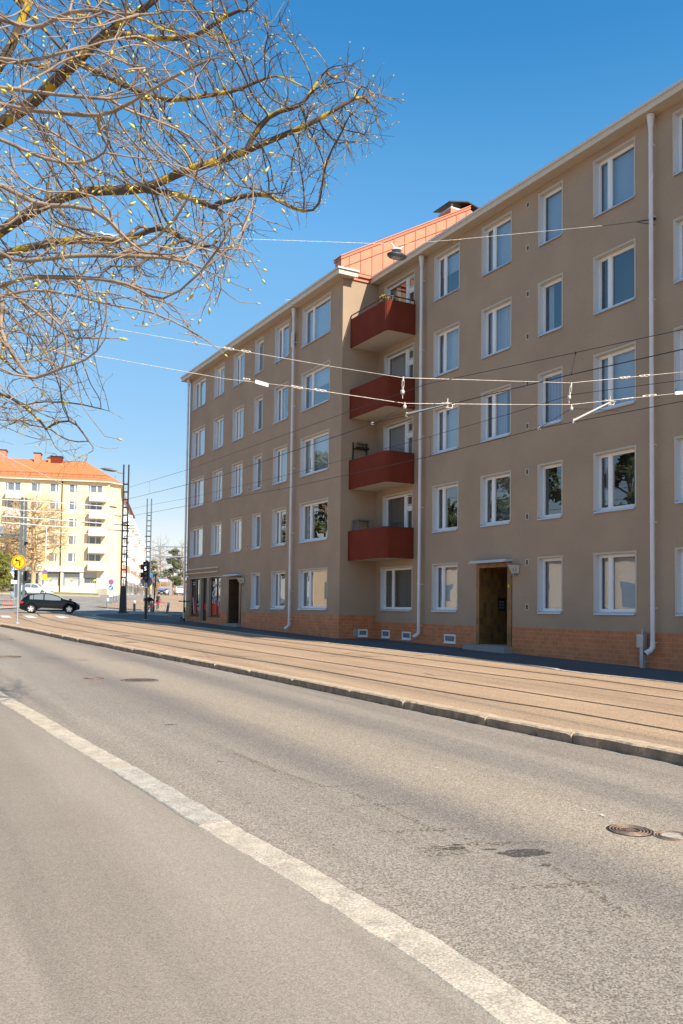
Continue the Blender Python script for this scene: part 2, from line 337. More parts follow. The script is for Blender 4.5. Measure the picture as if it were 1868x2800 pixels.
def dup(o, parent=None, loc=None, rz=None, label=None, group=None):
    c = o.copy(); COL.objects.link(c)
    if parent is not None: c.parent = parent
    if loc is not None: c.location = loc
    if rz is not None: c.rotation_euler = (0, 0, rz)
    if label: c['label'] = label
    if group: c['group'] = group
    for ch in list(o.children): dup(ch, c)
    return c
def text(s, size, name, m, parent, mw, ext=.004):
    cu = bpy.data.curves.new(name, 'FONT'); cu.body = s; cu.size = size; cu.extrude = ext; cu.align_x = 'CENTER'; cu.align_y = 'CENTER'
    o = bpy.data.objects.new(name, cu); COL.objects.link(o)
    me = bpy.data.meshes.new_from_object(o.evaluated_get(bpy.context.evaluated_depsgraph_get()))
    bpy.data.objects.remove(o); me.materials.clear(); me.materials.append(M[m]); me.transform(mw)
    q = bpy.data.objects.new(name, me); COL.objects.link(q); q.parent = parent; return q
def frame(loc, xdir, ydir):
    x = Vector(xdir).normalized(); y = Vector(ydir).normalized(); z = x.cross(y)
    return Matrix(((x.x, y.x, z.x, loc[0]), (x.y, y.y, z.y, loc[1]), (x.z, y.z, z.z, loc[2]), (0, 0, 0, 1)))
# ------------------------------------------------------------------ ground, road, tram bed, pavements
def sheet(name, poly, dz, m, cell=2.0):
    bm = bmesh.new(); bm.faces.new([bm.verts.new((p[0], p[1], 0)) for p in poly])
    xs = [p[0] for p in poly]; ys = [p[1] for p in poly]
    for ax, lo, hi in ((0, min(xs), max(xs)), (1, min(ys), max(ys))):
        k = math.ceil(lo/cell)*cell
        while k < hi:
            co = (k, 0, 0) if ax == 0 else (0, k, 0); no = (1, 0, 0) if ax == 0 else (0, 1, 0)
            bmesh.ops.bisect_plane(bm, geom=bm.verts[:]+bm.edges[:]+bm.faces[:], plane_co=co, plane_no=no); k += cell
    for v in bm.verts: v.co.z = G(v.co.x, v.co.y)+dz
    bmesh.ops.triangulate(bm, faces=bm.faces)
    for f in bm.faces:
        f.normal_update()
        if f.normal.z < 0: f.normal_flip()
    me = bpy.data.meshes.new(name); bm.to_mesh(me); bm.free(); me.materials.append(M[m])
    o = bpy.data.objects.new(name, me); COL.objects.link(o); return o
def ribbon(mb, pts, w, dz, side=0):
    """flat strip following a ground polyline; side -1/0/+1 puts it left, centred, right"""
    L = []; pts = [Vector((p[0], p[1])) for p in pts]
    for i, p in enumerate(pts):
        d = (pts[min(i+1, len(pts)-1)]-pts[max(i-1, 0)]).normalized(); n = Vector((d.y, -d.x))
        a, b = p+n*w*(side-1)/2, p+n*w*(side+1)/2
        L.append((Vector((a.x, a.y, G(a.x, a.y)+dz)), Vector((b.x, b.y, G(b.x, b.y)+dz))))
    vs = [q for ab in L for q in ab]
    mb.add(vs, [(2*i, 2*i+1, 2*i+3, 2*i+2) for i in range(len(L)-1)])
RD = -.13                                                          # road lies a kerb's height below the tram bed
def gpl(pts, dz=0): return [gp(x, y, dz) for x, y in pts]
def smooth(pts, step=.6):
    pts = [Vector((p[0], p[1], 0)) for p in pts]; out = []
    for i in range(len(pts)-1):
        p0 = pts[max(i-1, 0)]; p1 = pts[i]; p2 = pts[i+1]; p3 = pts[min(i+2, len(pts)-1)]
        k = max(1, int((p2-p1).length/step))
        for j in range(k):
            t = j/k
            out.append(.5*((2*p1)+(p2-p0)*t+(2*p0-5*p1+4*p2-p3)*t*t+(3*p1-p0-3*p2+p3)*t**3))
    out.append(pts[-1]); return out
# tram-bed kerb line (outer face), near to far
kb = [Vector((7.95, -16, 0)), Vector((7.9, -4, 0)), Vector((7.82, 3, 0))]+list(reversed(gpl(cB((0, 403), (285, 455), (500, 495), (835, 560))+cR((0, 438), (850, 600), (1500, 722)), 0)))
kb += list(reversed(gpl(cA((0, 205), (250, 250), (585, 315), (890, 370), (1260, 440)), 0)))
kb.sort(key=lambda p: p.y)
_e = kb[-1]; kb.append(Vector((_e.x-.45, _e.y+6, 0))); kb.append(Vector((_e.x-1.6, _e.y+14, 0)))
KB = smooth(kb, .5)
# near kerb
ni = [(2.35, -16), (2.3, 0)]+[tuple(p[:2]) for p in reversed(gpl(cL((330, 810), (640, 1000))+cN((0, 120), (640, 510), (1080, 790))+cF((0, 1020), (760, 1568)), RD))]+[tuple(gp(147, 2022, RD)[:2]), tuple(gp(0, 1927, RD)[:2])]
ni = sorted(set(ni), key=lambda p: p[1]); _p = ni[-1]
ni += [(_p[0]-.35, _p[1]+5), (_p[0]-1.6, _p[1]+14), (_p[0]-4, _p[1]+30), (_p[0]-7, _p[1]+48)]
NI = smooth(ni, .5)
def offset(pl, w):
    out = []
    for i, p in enumerate(pl):
        d = (pl[min(i+1, len(pl)-1)]-pl[max(i-1, 0)]).normalized(); out.append(p+Vector((d.y, -d.x, 0))*w)
    return out
NO = offset(NI, .27)
PW = [Vector((15.2, -16, 0)), Vector((15.1, 4, 0))]+list(reversed(gpl(cB((0, 145), (400, 190), (850, 245), (1568, 330))+cR((300, 85), (800, 155), (1568, 238)), 0)))
PW.sort(key=lambda p: p.y)
PW = [p for p in PW]; _w = PW[-1]; PW += [Vector((12.6, 50, 0)), Vector((12.6, 54, 0)), Vector((13.3, 57.5, 0)), Vector((14.6, 60, 0))]
PWs = smooth(PW, .6)
def kx(y, pl):
    for a, b in zip(pl, pl[1:]):
        if a.y <= y <= b.y: return a.x+(b.x-a.x)*(y-a.y)/max(1e-6, b.y-a.y)
    return pl[-1].x if y > pl[-1].y else pl[0].x
# the ground: one sheet to the horizon, sunk under the road and the tram bed
def span(a, b, s):
    o = [];
    while a < b-1e-6: o.append(a); a += s
    return o
gx = [-2500, -900, -300, -100, -60]+span(-40, 60, 2)+[60, 80, 110, 150, 220, 400, 900, 2500]
gy = [-600, -150, -60, -30]+span(-20, 150, 2)+[150, 170, 190, 220, 260, 330, 500, 1200, 4000]
mb = MB(); nx = len(gx)
def under(x, y):
    if y < 55: return -.30 if x < 18.6 else -.02
    if y < 59 and x < 14: return -.30+.28*(y-55)/4
    return -.02
mb.add([(x, y, G(x, y)+under(x, y)) for y in gy for x in gx], [(j*nx+i, j*nx+i+1, (j+1)*nx+i+1, (j+1)*nx+i) for j in range(len(gy)-1) for i in range(nx-1)])
struct(mb.build('ground', 'junction'))
xl = [p for p in KB if p.y < 57]
struct(sheet('road', [(p.x, p.y) for p in offset(NI, .15) if p.y < 57]+[(xl[-1].x-.02, 57)]+[(p.x+.02, p.y) for p in reversed(xl)], RD, 'road'))
struct(sheet('sidewalk', [(-12, -16)]+[(p.x, p.y) for p in offset(NI, .10) if p.y < 57]+[(-12, 57)], RD+.03, 'walk'))
struct(sheet('tram_bed', [(p.x+.2, p.y) for p in xl]+[(xl[-1].x, 58.5), (12.9, 58.5)]+[(p.x, p.y) for p in reversed(PWs) if p.y < 56.5], 0, 'bed'))
struct(sheet('pavement', [(p.x+.1, p.y) for p in PWs]+[(22.5, 60.3), (22.5, 48), (18.8, 48), (18.8, 12), (21, -16)], .006, 'pave'))
# near flush granite kerb, in stones with narrow joints and a slightly wavy edge
mb = MB(); acc = 0; seg = []
def hw(x, y, s): return (mnoise.noise(Vector((x*s, y*s, 3.7)))) 
Lc = []
for i, p in enumerate(NI):
    d = (NI[min(i+1, len(NI)-1)]-NI[max(i-1, 0)]).normalized(); Lc.append((p, Vector((d.y, -d.x, 0))))
def kerbrun(mb, line, width, top, drop, stone, jit, wav=.012, joint=.012, bevel=.02, facemat=False, variants=False):
    # cumulative length resample
    P = []; s = 0
    for i in range(len(line)-1):
        P.append((s, line[i])); s += (line[i+1]-line[i]).length
    P.append((s, line[-1]))
    def at(t):
        t = max(0, min(s-1e-6, t))
        for (a, p), (b, q) in zip(P, P[1:]):
            if a <= t <= b:
                d = (q-p).normalized(); return p.lerp(q, (t-a)/(b-a)), Vector((d.y, -d.x, 0))
        return P[-1][1], Vector((1, 0, 0))
    t = 0
    while t < s-.2:
        ln = stone*(1+random.uniform(-jit, jit)); e = min(s, t+ln); k = max(2, int((e-t)/.09) if (at(t)[0].length < 22) else int((e-t)/.5)+1)
        off = random.uniform(-.006, .006); hz = random.uniform(-.006, .006); rows = []
        for i in range(k+1):
            u = t+joint/2+(e-t-joint)*i/k; p, n = at(u); g = G(p.x, p.y)
            wa = hw(p.x, p.y, 3.1)*wav+hw(p.x, p.y, 14)*wav*.7; wb = hw(p.x+9, p.y, 3.3)*wav+hw(p.x+5, p.y, 17)*wav*.8
            eb = bevel*(1+(.8 if i in (0, k) else 0))
            a = p+n*(off-wa); b = p+n*(width+off+wb)
            r = [a+Vector((0, 0, g-drop)), a+Vector((0, 0, g+top-eb+hz)), a+n*eb+Vector((0, 0, g+top+hz+hw(p.x, p.y, 20)*.003)), b-n*eb+Vector((0, 0, g+top+hz)), b+Vector((0, 0, g+top-eb+hz)), b+Vector((0, 0, g-drop))]
            rows.append(r)
        vs = [q for r in rows for q in r]; fs = [(i*6+j, i*6+j+1, (i+1)*6+j+1, (i+1)*6+j) for i in range(k) for j in range(5)]
        fs += [(0, 1, 2, 3, 4, 5), tuple(k*6+j for j in reversed(range(6)))]
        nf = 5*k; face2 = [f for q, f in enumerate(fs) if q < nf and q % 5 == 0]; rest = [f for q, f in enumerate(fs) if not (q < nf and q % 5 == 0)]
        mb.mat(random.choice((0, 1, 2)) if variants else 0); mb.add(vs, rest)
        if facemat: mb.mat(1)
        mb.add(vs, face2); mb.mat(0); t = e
kerbrun(mb, [p for p in NI if p.y < 58], .27, RD+.040, .4, 2.3, .25, wav=.013, joint=.014, bevel=.010, variants=True)
struct(mb.build('near_kerb', ['granite', 'granite_grey', 'granite_warm']))
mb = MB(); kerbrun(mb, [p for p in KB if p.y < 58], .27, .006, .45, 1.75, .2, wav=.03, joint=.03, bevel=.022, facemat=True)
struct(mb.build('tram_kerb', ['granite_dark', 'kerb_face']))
mb = MB(); kerbrun(mb, PWs, .13, .018, .3, 1.1, .1, wav=.004, joint=.006, bevel=.006)
struct(mb.build('pavement_kerb', 'granite'))
# tram rails: four grooved rails curving away to the left at the junction
rl = [cA((118, 122), (140, 145), (220, 172), (400, 220), (700, 270), (1000, 315))+cB((0, 325), (600, 430), (1000, 490))+cR((0, 318), (640, 418), (1568, 580)),
      cA((325, 118), (340, 138), (365, 148), (500, 185), (800, 240), (1200, 300))+cB((0, 265), (700, 370))+cR((0, 228), (700, 335), (1568, 468)),
      cA((605, 118), (625, 130), (680, 148), (900, 190), (1200, 240))+cB((0, 208), (800, 315))+cR((0, 143), (700, 230), (1568, 352)),
      cA((785, 115), (795, 126), (820, 135), (1000, 172), (1300, 215))+cB((0, 170), (800, 270))+cR((0, 92), (780, 185), (1568, 290))]
mb = MB()
for k, r in enumerate(rl):
    pts = gpl(r); e = pts[-1]; pts += [Vector((e.x+.12, e.y-7, 0)), Vector((e.x+.15, -16, 0))]
    if k == 0: pts = [Vector((3, 61.3, 0))]+pts
    P = smooth(pts, .5)
    mb.mat(0); ribbon(mb, P, .10, .004); mb.mat(1); ribbon(mb, offset(P, -.010), .024, .008); mb.mat(2); ribbon(mb, offset(P, .025), .04, .008)
struct(mb.build('tram_rails', ['bed', 'groove', 'rail']))
# far tram bed and markings on the side street
fb = [(262, 1659), (300, 1650), (345, 1641), (420, 1633), (470, 1630.5), (506, 1630), (520, 1650), (520, 1676), (470, 1675), (400, 1668), (330, 1664)]
struct(sheet('side_street_tram_bed', [tuple(p[:2]) for p in gpl(fb)], .02, 'bed', 4))
mb = MB()
for off in ((272, 1657, 370, 1640, 506, 1636), (262, 1660, 400, 1650, 510, 1646)):
    ribbon(mb, smooth(gpl([off[:2], off[2:4], off[4:]]), 3), .12, .03)
struct(mb.build('side_street_rails', 'rail'))
mb = MB()
for q in ([(0, 137), (75, 137), (105, 155), (20, 155)], [(200, 137), (275, 139), (325, 157), (240, 157)], [(465, 138), (545, 140), (600, 158), (515, 160)], [(700, 142), (790, 147), (870, 162), (790, 158)]):
    mb.add([p+Vector((0, 0, .010)) for p in gpl(cA(*q))], [(0, 1, 2, 3)])
struct(mb.build('crosswalk_bars', 'paint'))
mb = MB()
for q in (((0, 1662), (60, 1661)), ((0, 1653), (56, 1648)), ((230, 1672), (310, 1667)), ((0, 1643), (60, 1638)), ((150, 1650), (250, 1647))):
    ribbon(mb, gpl(q), .25, .012)
struct(mb.build('far_lane_lines', 'paint'))
# pale raised refuge and pavements at the junction
mb = MB()
for q, w in (((-40, 1666), (64, 1659.5)), 1.4), (((-40, 1643), (60, 1638)), .5), (((-20, 1630), (64, 1634)), .3):
    ribbon(mb, gpl(q), w, .05)
struct(mb.build('traffic_island', 'granite'))
mb = MB(); kerbrun(mb, smooth([p for p in gpl([(365, 1678), (400, 1680), (440, 1683), (474, 1686)])], .6), .35, .10, .2, 1.5, .1)
struct(mb.build('island_kerb', 'granite_dark'))
# worn lane line and stains on the near road
mb = MB()
for q, w in ((((1280, 2120), (1430, 2160)), .08), (((1120, 2085), (1290, 2122)), .10), (((455, 1880), (500, 1893)), .10), (((245, 1822), (284, 1832)), .10), (((120, 1789), (150, 1797)), .10), (((20, 1763), (46, 1768)), .10), (((700, 1955), (1120, 2084)), .09)):
    ribbon(mb, interp(gpl(q, RD), step=.3), w, RD+.004)
mb.mat(1); ribbon(mb, interp(gpl(cR((760, 1108), (1030, 1190)), RD), step=.2), .045, RD+.007)
struct(mb.build('worn_lane_line', ['worn2', 'worn']))
mb = MB()
for q in (((1160, 1841), (1188, 1848), (1224, 1848)), ((905, 1789), (935, 1789), (965, 1785), (1000, 1784)), ((620, 1690+95), (660, 1784), (700, 1786))):
    ribbon(mb, interp(gpl(q), step=.3), .022, .0045)
struct(mb.build('pavement_cracks', 'groove'))
mb = MB()
for q in (((960, 2168), (1060, 2212), (1150, 2252), (1235, 2285), (1330, 2312)), ((1490, 2360), (1560, 2400), (1640, 2450), (1720, 2510)), ((640, 2060), (760, 2110), (880, 2150))):
    ribbon(mb, interp(gpl(q, RD), step=.25), .07, RD+.0035)
struct(mb.build('dust_line', 'stain2'))
def blob(mb, c, a, b, ang, dz, n=20):
    vs = []
    for k in range(n):
        t = 2*math.pi*k/n; r = 1+.35*mnoise.noise(Vector((math.cos(t)*1.5+c.x*9, math.sin(t)*1.5, c.y*7)))
        x = a*r*math.cos(t); y = b*r*math.sin(t); p = Vector((c.x+x*math.cos(ang)-y*math.sin(ang), c.y+x*math.sin(ang)+y*math.cos(ang), 0))
        p.z = G(p.x, p.y)+dz; vs.append(p)
    mb.add(vs, [tuple(range(n))])
def stains(name, lst, m):
    mb = MB()
    for x, y, a, b in lst: blob(mb, gp(x, y, RD), a, b, -.25, RD+.003)
    return struct(mb.build(name, m))
stains('oil_stain', [(1435, 2333, .20, .085), (1340, 2323, .06, .02), (1243, 2320, .09, .03), (1490, 2367, .05, .02), (465, 1982, .10, .03), (603, 2083, .035, .015), (623, 2093, .025, .012), (1248, 2310, .03, .02)], 'stain')
stains('dust_stain', [(1330, 2310, .5, .05), (1180, 2270, .4, .04), (1050, 2200, .3, .04), (930, 2150, .3, .04), (1560, 2420, .4, .05), (1215, 2330, .2, .1), (430, 1979, .08, .02), (180, 1865, .2, .03)], 'stain2')
# manhole covers
def manhole(px, py, r, label, kind, grp='manhole covers in the road', dz=RD):
    c = gp(px, py, dz); t = thing('manhole_cover', label, 'manhole cover', (c.x, c.y, c.z), 0, grp)
    tilt = Matrix.Rotation(math.atan(.0188), 4, 'X')
    a = MB(); a.T = tilt
    if kind != 'grate':
        a.lathe([(0, .002), (r*.8, .002), (r*.8, -.03), (r, -.03)], n=28)
        prof = []
        for k in range(4): q = r*(.42+.145*k); prof.append((q, q+r*.07))
        a.mat(0)
        for q0, q1 in prof: a.lathe([(q0, .002), (q0, .008), (q1, .008), (q1, .002)], n=32)
        for i in range(-3, 4):
            for j in range(-3, 4):
                if i*i+j*j < 9: x, y = i*r*.11, j*r*.11; a.box((x-r*.035, y-r*.035, .001), (x+r*.035, y+r*.035, .007))
    else:
        a.lathe([(r*.86, .001), (r*.86, .008), (r, .008), (r, -.02)], n=32)
        for i in range(-6, 7):
            x = i*r*.14; h = math.sqrt(max(0, (r*.86)**2-x*x))
            if h > .02: a.box((x-r*.03, -h, -.01), (x+r*.03, h, .006))
    a.build('lid', ['iron'], t)
    if kind == 'sandy': q = MB(); q.T = tilt; q.prism([(r*.46*math.cos(t_)*(1+.25*math.sin(3*t_)), r*.55*math.sin(t_), .0075) for t_ in [k_*.314 for k_ in range(20)]], (0, 0, .002)); q.build('sand_patch', 'sand', t)
    b = MB(); b.T = tilt; b.lathe([(0, -.002+.004), (r*1.04, -.002+.004)], n=32); b.build('base', 'sand' if kind == 'sandy' else 'groove', t)
    return t
manhole(1723, 2271, .175, 'cast iron manhole cover with concentric rings, left of the close pair in the road', 'ring')
manhole(1842, 2288, .165, 'sand-filled round manhole cover at the right edge of the road beside another lid', 'sandy')
manhole(382, 1860, .36, 'long-slotted drain grate in the road midway to the tram kerb', 'grate')
manhole(257, 1855, .19, 'small dark manhole lid just left of the slotted drain grate', 'ring')
manhole(12, 1796, .40, 'rusty manhole lid at the left edge of the photo in the road', 'ring')
manhole(10, 1748, .33, 'dark manhole lid in the road below the orange no-left-turn sign', 'ring')
manhole(326, 1739, .36, 'dark flat cover set in the tram bed between rails', 'ring', 'covers in the tram bed', 0)
# ------------------------------------------------------------------ the brown apartment building
XM, XB, YC = 17.76, 16.13, 29.2                                    # main wall plane, projecting wing plane, corner of the wing
SZ = [-.05, 2.76, 5.57, 8.36, 11.15]; TZ = [1.57, 4.37, 7.15, 9.95, 12.74]
YEND = 47.28; ZT = 13.05
apt = thing('apartment_building', 'large brown rendered five-storey apartment building with red balconies beside the tram tracks', 'apartment building', (XM, YC, G(XM, YC)))
def facade(mb, plane, y0, y1, z0, z1, holes, axis='x', depth=.22, low=None):
    """wall sheet with rectangular openings and their reveals; openings (a0,a1,z0,z1)"""
    A = sorted(set([y0, y1]+[h[0] for h in holes]+[h[1] for h in holes])); Z = sorted(set([z0, z1]+([low] if low else [])+[h[2] for h in holes]+[h[3] for h in holes]))
    P = (lambda a, z, d=0: (plane+d, a, z)) if axis == 'x' else (lambda a, z, d=0: (a, plane+d, z))
    for a, b in zip(A, A[1:]):
        for c, d in zip(Z, Z[1:]):
            m, n = (a+b)/2, (c+d)/2
            if any(h[0] < m < h[1] and h[2] < n < h[3] for h in holes): continue
            mb.mat(1 if low and n < low else 0); mb.quad(P(a, c), P(b, c), P(b, d), P(a, d))
    mb.mat(0)
    for h in holes:
        dd = h[4] if len(h) > 4 else depth
        mb.quad(P(h[0], h[2]), P(h[0], h[3]), P(h[0], h[3], dd), P(h[0], h[2], dd)); mb.quad(P(h[1], h[2]), P(h[1], h[3]), P(h[1], h[3], dd), P(h[1], h[2], dd))
        mb.quad(P(h[0], h[2]), P(h[1], h[2]), P(h[1], h[2], dd), P(h[0], h[2], dd)); mb.quad(P(h[0], h[3]), P(h[1], h[3]), P(h[1], h[3], dd), P(h[0], h[3], dd))
colsM = dict(A=(23.81, 25.26), B=(21.07, 22.51), C=(18.77, 19.75), D=(16.03, 17.47), E=(13.29, 14.72))
colsB = dict(F=(30.23, 32.74), G=(34.11, 35.53), H=(36.87, 37.83), I=(39.19, 40.57), J=(41.93, 43.33), K=(44.71, 46.81))
openM, openB = [], []
for c, (a, b) in colsM.items():
    for r in range(5):
        if c == 'B' and r == 0: continue
        openM.append((a, b, SZ[r], TZ[r]))
for c, (a, b) in colsB.items():
    for r in range(5):
        if c in 'IJK' and r == 0: continue
        openB.append((a, b, SZ[r], TZ[r]))
balY = (26.62, 28.66)
BZ = [None, 1.85, 4.635, 7.435, 10.25]                            # bottom of each balcony's panel
for r in range(1, 5): openM.append((balY[0], balY[1], BZ[r]+.16, TZ[r]))
openM.append((26.6, 28.77, SZ[0], TZ[0]))
doorM = (21.15, 22.57, -1.13, 1.38, 1.3); openM.append(doorM)
doorB = (39.30, 40.66, -.83, 1.38, 1.2); openB.append(doorB)
shop = [(45.08, 46.72, -.52, 1.53), (43.88, 44.82, -.79, 1.54), (41.9, 43.6, -.52, 1.54)]
openB += shop
mb = MB()
facade(mb, XM, 13.1, YC, -1.9, ZT, openM, low=-.1)
facade(mb, XB, YC, YEND, -1.6, ZT, openB, low=-.1)
mb.mat(0)
mb.quad((XB, YC, -1.7), (XM, YC, -1.7), (XM, YC, ZT+.3), (XB, YC, ZT+.3))                       # lit return wall of the wing
mb.quad((XB, YEND, -1.6), (XB+13, YEND, -1.6), (XB+13, YEND, ZT), (XB, YEND, ZT))                # far end
mb.quad((XM, 13.1, -1.9), (18.9, 13.1, -1.9), (18.9, 13.1, ZT), (XM, 13.1, ZT))                 # assumed set-back out of view, shaped to narrow the shadow on the ground
for a, b in (((18.9, 13.1), (19.5, 5)), ((19.5, 5), (19.9, -4)), ((19.9, -4), (20.8, -20)), ((20.8, -20), (33, -20)), ((33, -20), (29.1, YEND))):  # unseen walls, bent back to place the building's shadow edge on the ground
    mb.quad((a[0], a[1], -2.2), (b[0], b[1], -2.2), (b[0], b[1], ZT), (a[0], a[1], ZT))
mb.build('wall', ['stucco', 'stucco'], apt, True)
# inner wall of the rooms, dark behind the glass
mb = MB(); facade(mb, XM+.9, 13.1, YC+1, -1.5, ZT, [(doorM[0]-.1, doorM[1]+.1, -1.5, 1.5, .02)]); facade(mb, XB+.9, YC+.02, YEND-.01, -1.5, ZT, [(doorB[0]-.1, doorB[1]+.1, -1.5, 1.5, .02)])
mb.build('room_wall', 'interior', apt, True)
mb = MB()
def plinth(mb, y0, y1, x, top, gaps, skip=()):
    edges = [y0]
    for g in sorted(gaps): edges += [g[0], g[1]]
    edges.append(y1)
    for a, b in zip(edges[::2], edges[1::2]):
        n = max(1, int((b-a)/1.5))
        for i in range(n):
            p, q = a+(b-a)*i/n, a+(b-a)*(i+1)/n
            mb.quad((x-.022, p, -2), (x-.022, q, -2), (x-.022, q, top), (x-.022, p, top)); mb.quad((x-.022, p, top), (x-.022, q, top), (x+.02, q, top), (x+.02, p, top))
plinth(mb, 13.08, 20.93, XM, -.53, []); mb.build('plinth', 'plinth', apt, True)
mb = MB(); plinth(mb, 22.73, YC, XM, -.53, []); mb.build('plinth', 'plinth', apt, True)
mb = MB(); plinth(mb, YC-.022, 38.97, XB, -.28, []); mb.quad((XB-.022, YC-.022, -2), (XM, YC-.022, -2), (XM, YC-.022, -.28), (XB-.022, YC-.022, -.28)); mb.quad((XB, YC-.022, -.28), (XM, YC-.022, -.28), (XM, YC+.02, -.28), (XB, YC+.02, -.28)); mb.build('plinth', 'plinth', apt, True)
for a, b in ((40.88, 43.86), (44.84, YEND)): mb = MB(); plinth(mb, a, b, XB, -.53, []); mb.build('plinth', 'plinth', apt, True)
for a, b in ((40.88, 41.86), (43.64, 43.84), (44.86, 45.04), (46.76, YEND)): mb = MB(); mb.box((XB-.024, a, -.54), (XB-.001, b, -.27)); mb.build('plinth', 'plinth', apt, True)
# eaves, gutter lines, roofs
mb = MB()
mb.mat(0); mb.box((XM-.38, 13.0, 13.0), (XM+.3, YC-.02, 13.04)); mb.box((XB-.38, YC-.35, 13.0), (XB+.3, YEND+.45, 13.04))
mb.mat(1); mb.box((XM-.40, 13.0, 12.99), (XM-.37, YC-.03, 13.17)); mb.box((XB-.40, YC-.37, 12.99), (XB-.37, YEND+.47, 13.17)); mb.box((XB-.37, YC-.37, 12.99), (XB+.46, YC-.34, 13.17)); mb.box((XB-.37, YEND+.44, 12.99), (XB+.5, YEND+.47, 13.17))
mb.mat(2); mb.box((XM-.46, 13.0, 13.14), (XM-.34, YC-.03, 13.21)); mb.box((XB-.46, YC-.43, 13.18), (XB+.5, YEND+.5, 13.25))
mb.mat(1); mb.box((XB-.36, YC-.33, 13.045), (XB+.44, YC-.02, 13.18))
mb.build('eaves', ['soffit', 'fascia', 'gutter'], apt, True)
mb = MB()
k = .557
def zr(x): return 13.40+k*(x-XB)
mb.mat(0); mb.quad((XB-.4, YC-.1, 13.21), (XB-.4, YEND+.4, 13.21), (22.6, YEND+.4, 13.3+k*(22.6-XB)), (22.6, YC-.1, 13.3+k*(22.6-XB)))
mb.quad((22.6, YC-.1, 13.3+k*(22.6-XB)), (22.6, YEND+.4, 13.3+k*(22.6-XB)), (29.5, YEND+.4, 13.2), (29.5, YC-.1, 13.2))
mb.quad((XM-.4, 12.9, 13.19), (XM-.4, YC, 13.19), (23, YC, 14.6), (23, 12.9, 14.6)); mb.quad((23, 12.9, 14.6), (23, YC, 14.6), (29.5, YC, 13.2), (29.5, 12.9, 13.2))
for (xa, ya), (xb, yb) in (((18.7, 13.1), (19.15, 5)), ((19.15, 5), (19.5, -4)), ((19.5, -4), (20.4, -20))):  # roof edge over the unseen walls, added to cast that shadow edge
    mb.quad((xa, ya, 13.2), (xb, yb, 13.2), (34, yb, 13.6), (34, ya, 13.6))
# raised red sheet-metal gable at the end of the wing's roof
poly = [(16.0, 13.36), (16.0, 13.76), (17.35, 14.45), (22.3, 17.2), (25, 16.0), (25, 13.0), (XB+.3, 13.0)]
mb.prism([(x, YC-.06, z) for x, z in poly], (0, .5, 0))
mb.mat(1)
for x in [16.35+.52*i for i in range(12)]: mb.box((x, YC-.085, 13.2), (x+.025, YC-.055, 13.72+k*(x-16.0)))
mb.prism([(15.97, YC-.10, 13.69), (15.97, YC-.10, 13.79), (22.3, YC-.10, 13.79+k*6.33), (22.3, YC-.10, 13.69+k*6.33)], (0, .6, 0))
mb.mat(0); mb.prism([(15.95, YC-.12, 13.80), (15.95, YC-.12, 13.84), (22.3, YC-.12, 13.84+k*6.35), (22.3, YC-.12, 13.80+k*6.35)], (0, .64, 0))
mb.box((XB+.55, YC-.14, 13.14), (XM-.3, YC-.05, 13.26)); mb.mat(1); mb.box((XB+.5, YC-.16, 13.26), (XM-.3, YC-.12, 13.28))
roof = mb.build('roof', ['roof_red', 'seam'], apt, True)
mb = MB(); mb.mat(0); mb.box((21.3, YC-.02, 16.0), (22.9, YC+.9, 17.05)); mb.mat(1); mb.box((21.3, YC-.03, 17.05), (22.92, YC+.9, 17.12))
for x in (21.4, 22.1, 22.8): mb.box((x-.03, YC+.02, 17.1), (x+.03, YC+.06, 17.28))
mb.mat(2); mb.prism([(21.15, YC-.15, 17.24), (22.1, YC-.15, 17.44), (23.05, YC-.15, 17.24), (23.05, YC-.15, 17.28), (22.1, YC-.15, 17.50), (21.15, YC-.15, 17.28)], (0, 1.2, 0))
ch = mb.build('chimney', ['roof_red', 'gutter', 'dark_frame'], roof, True)
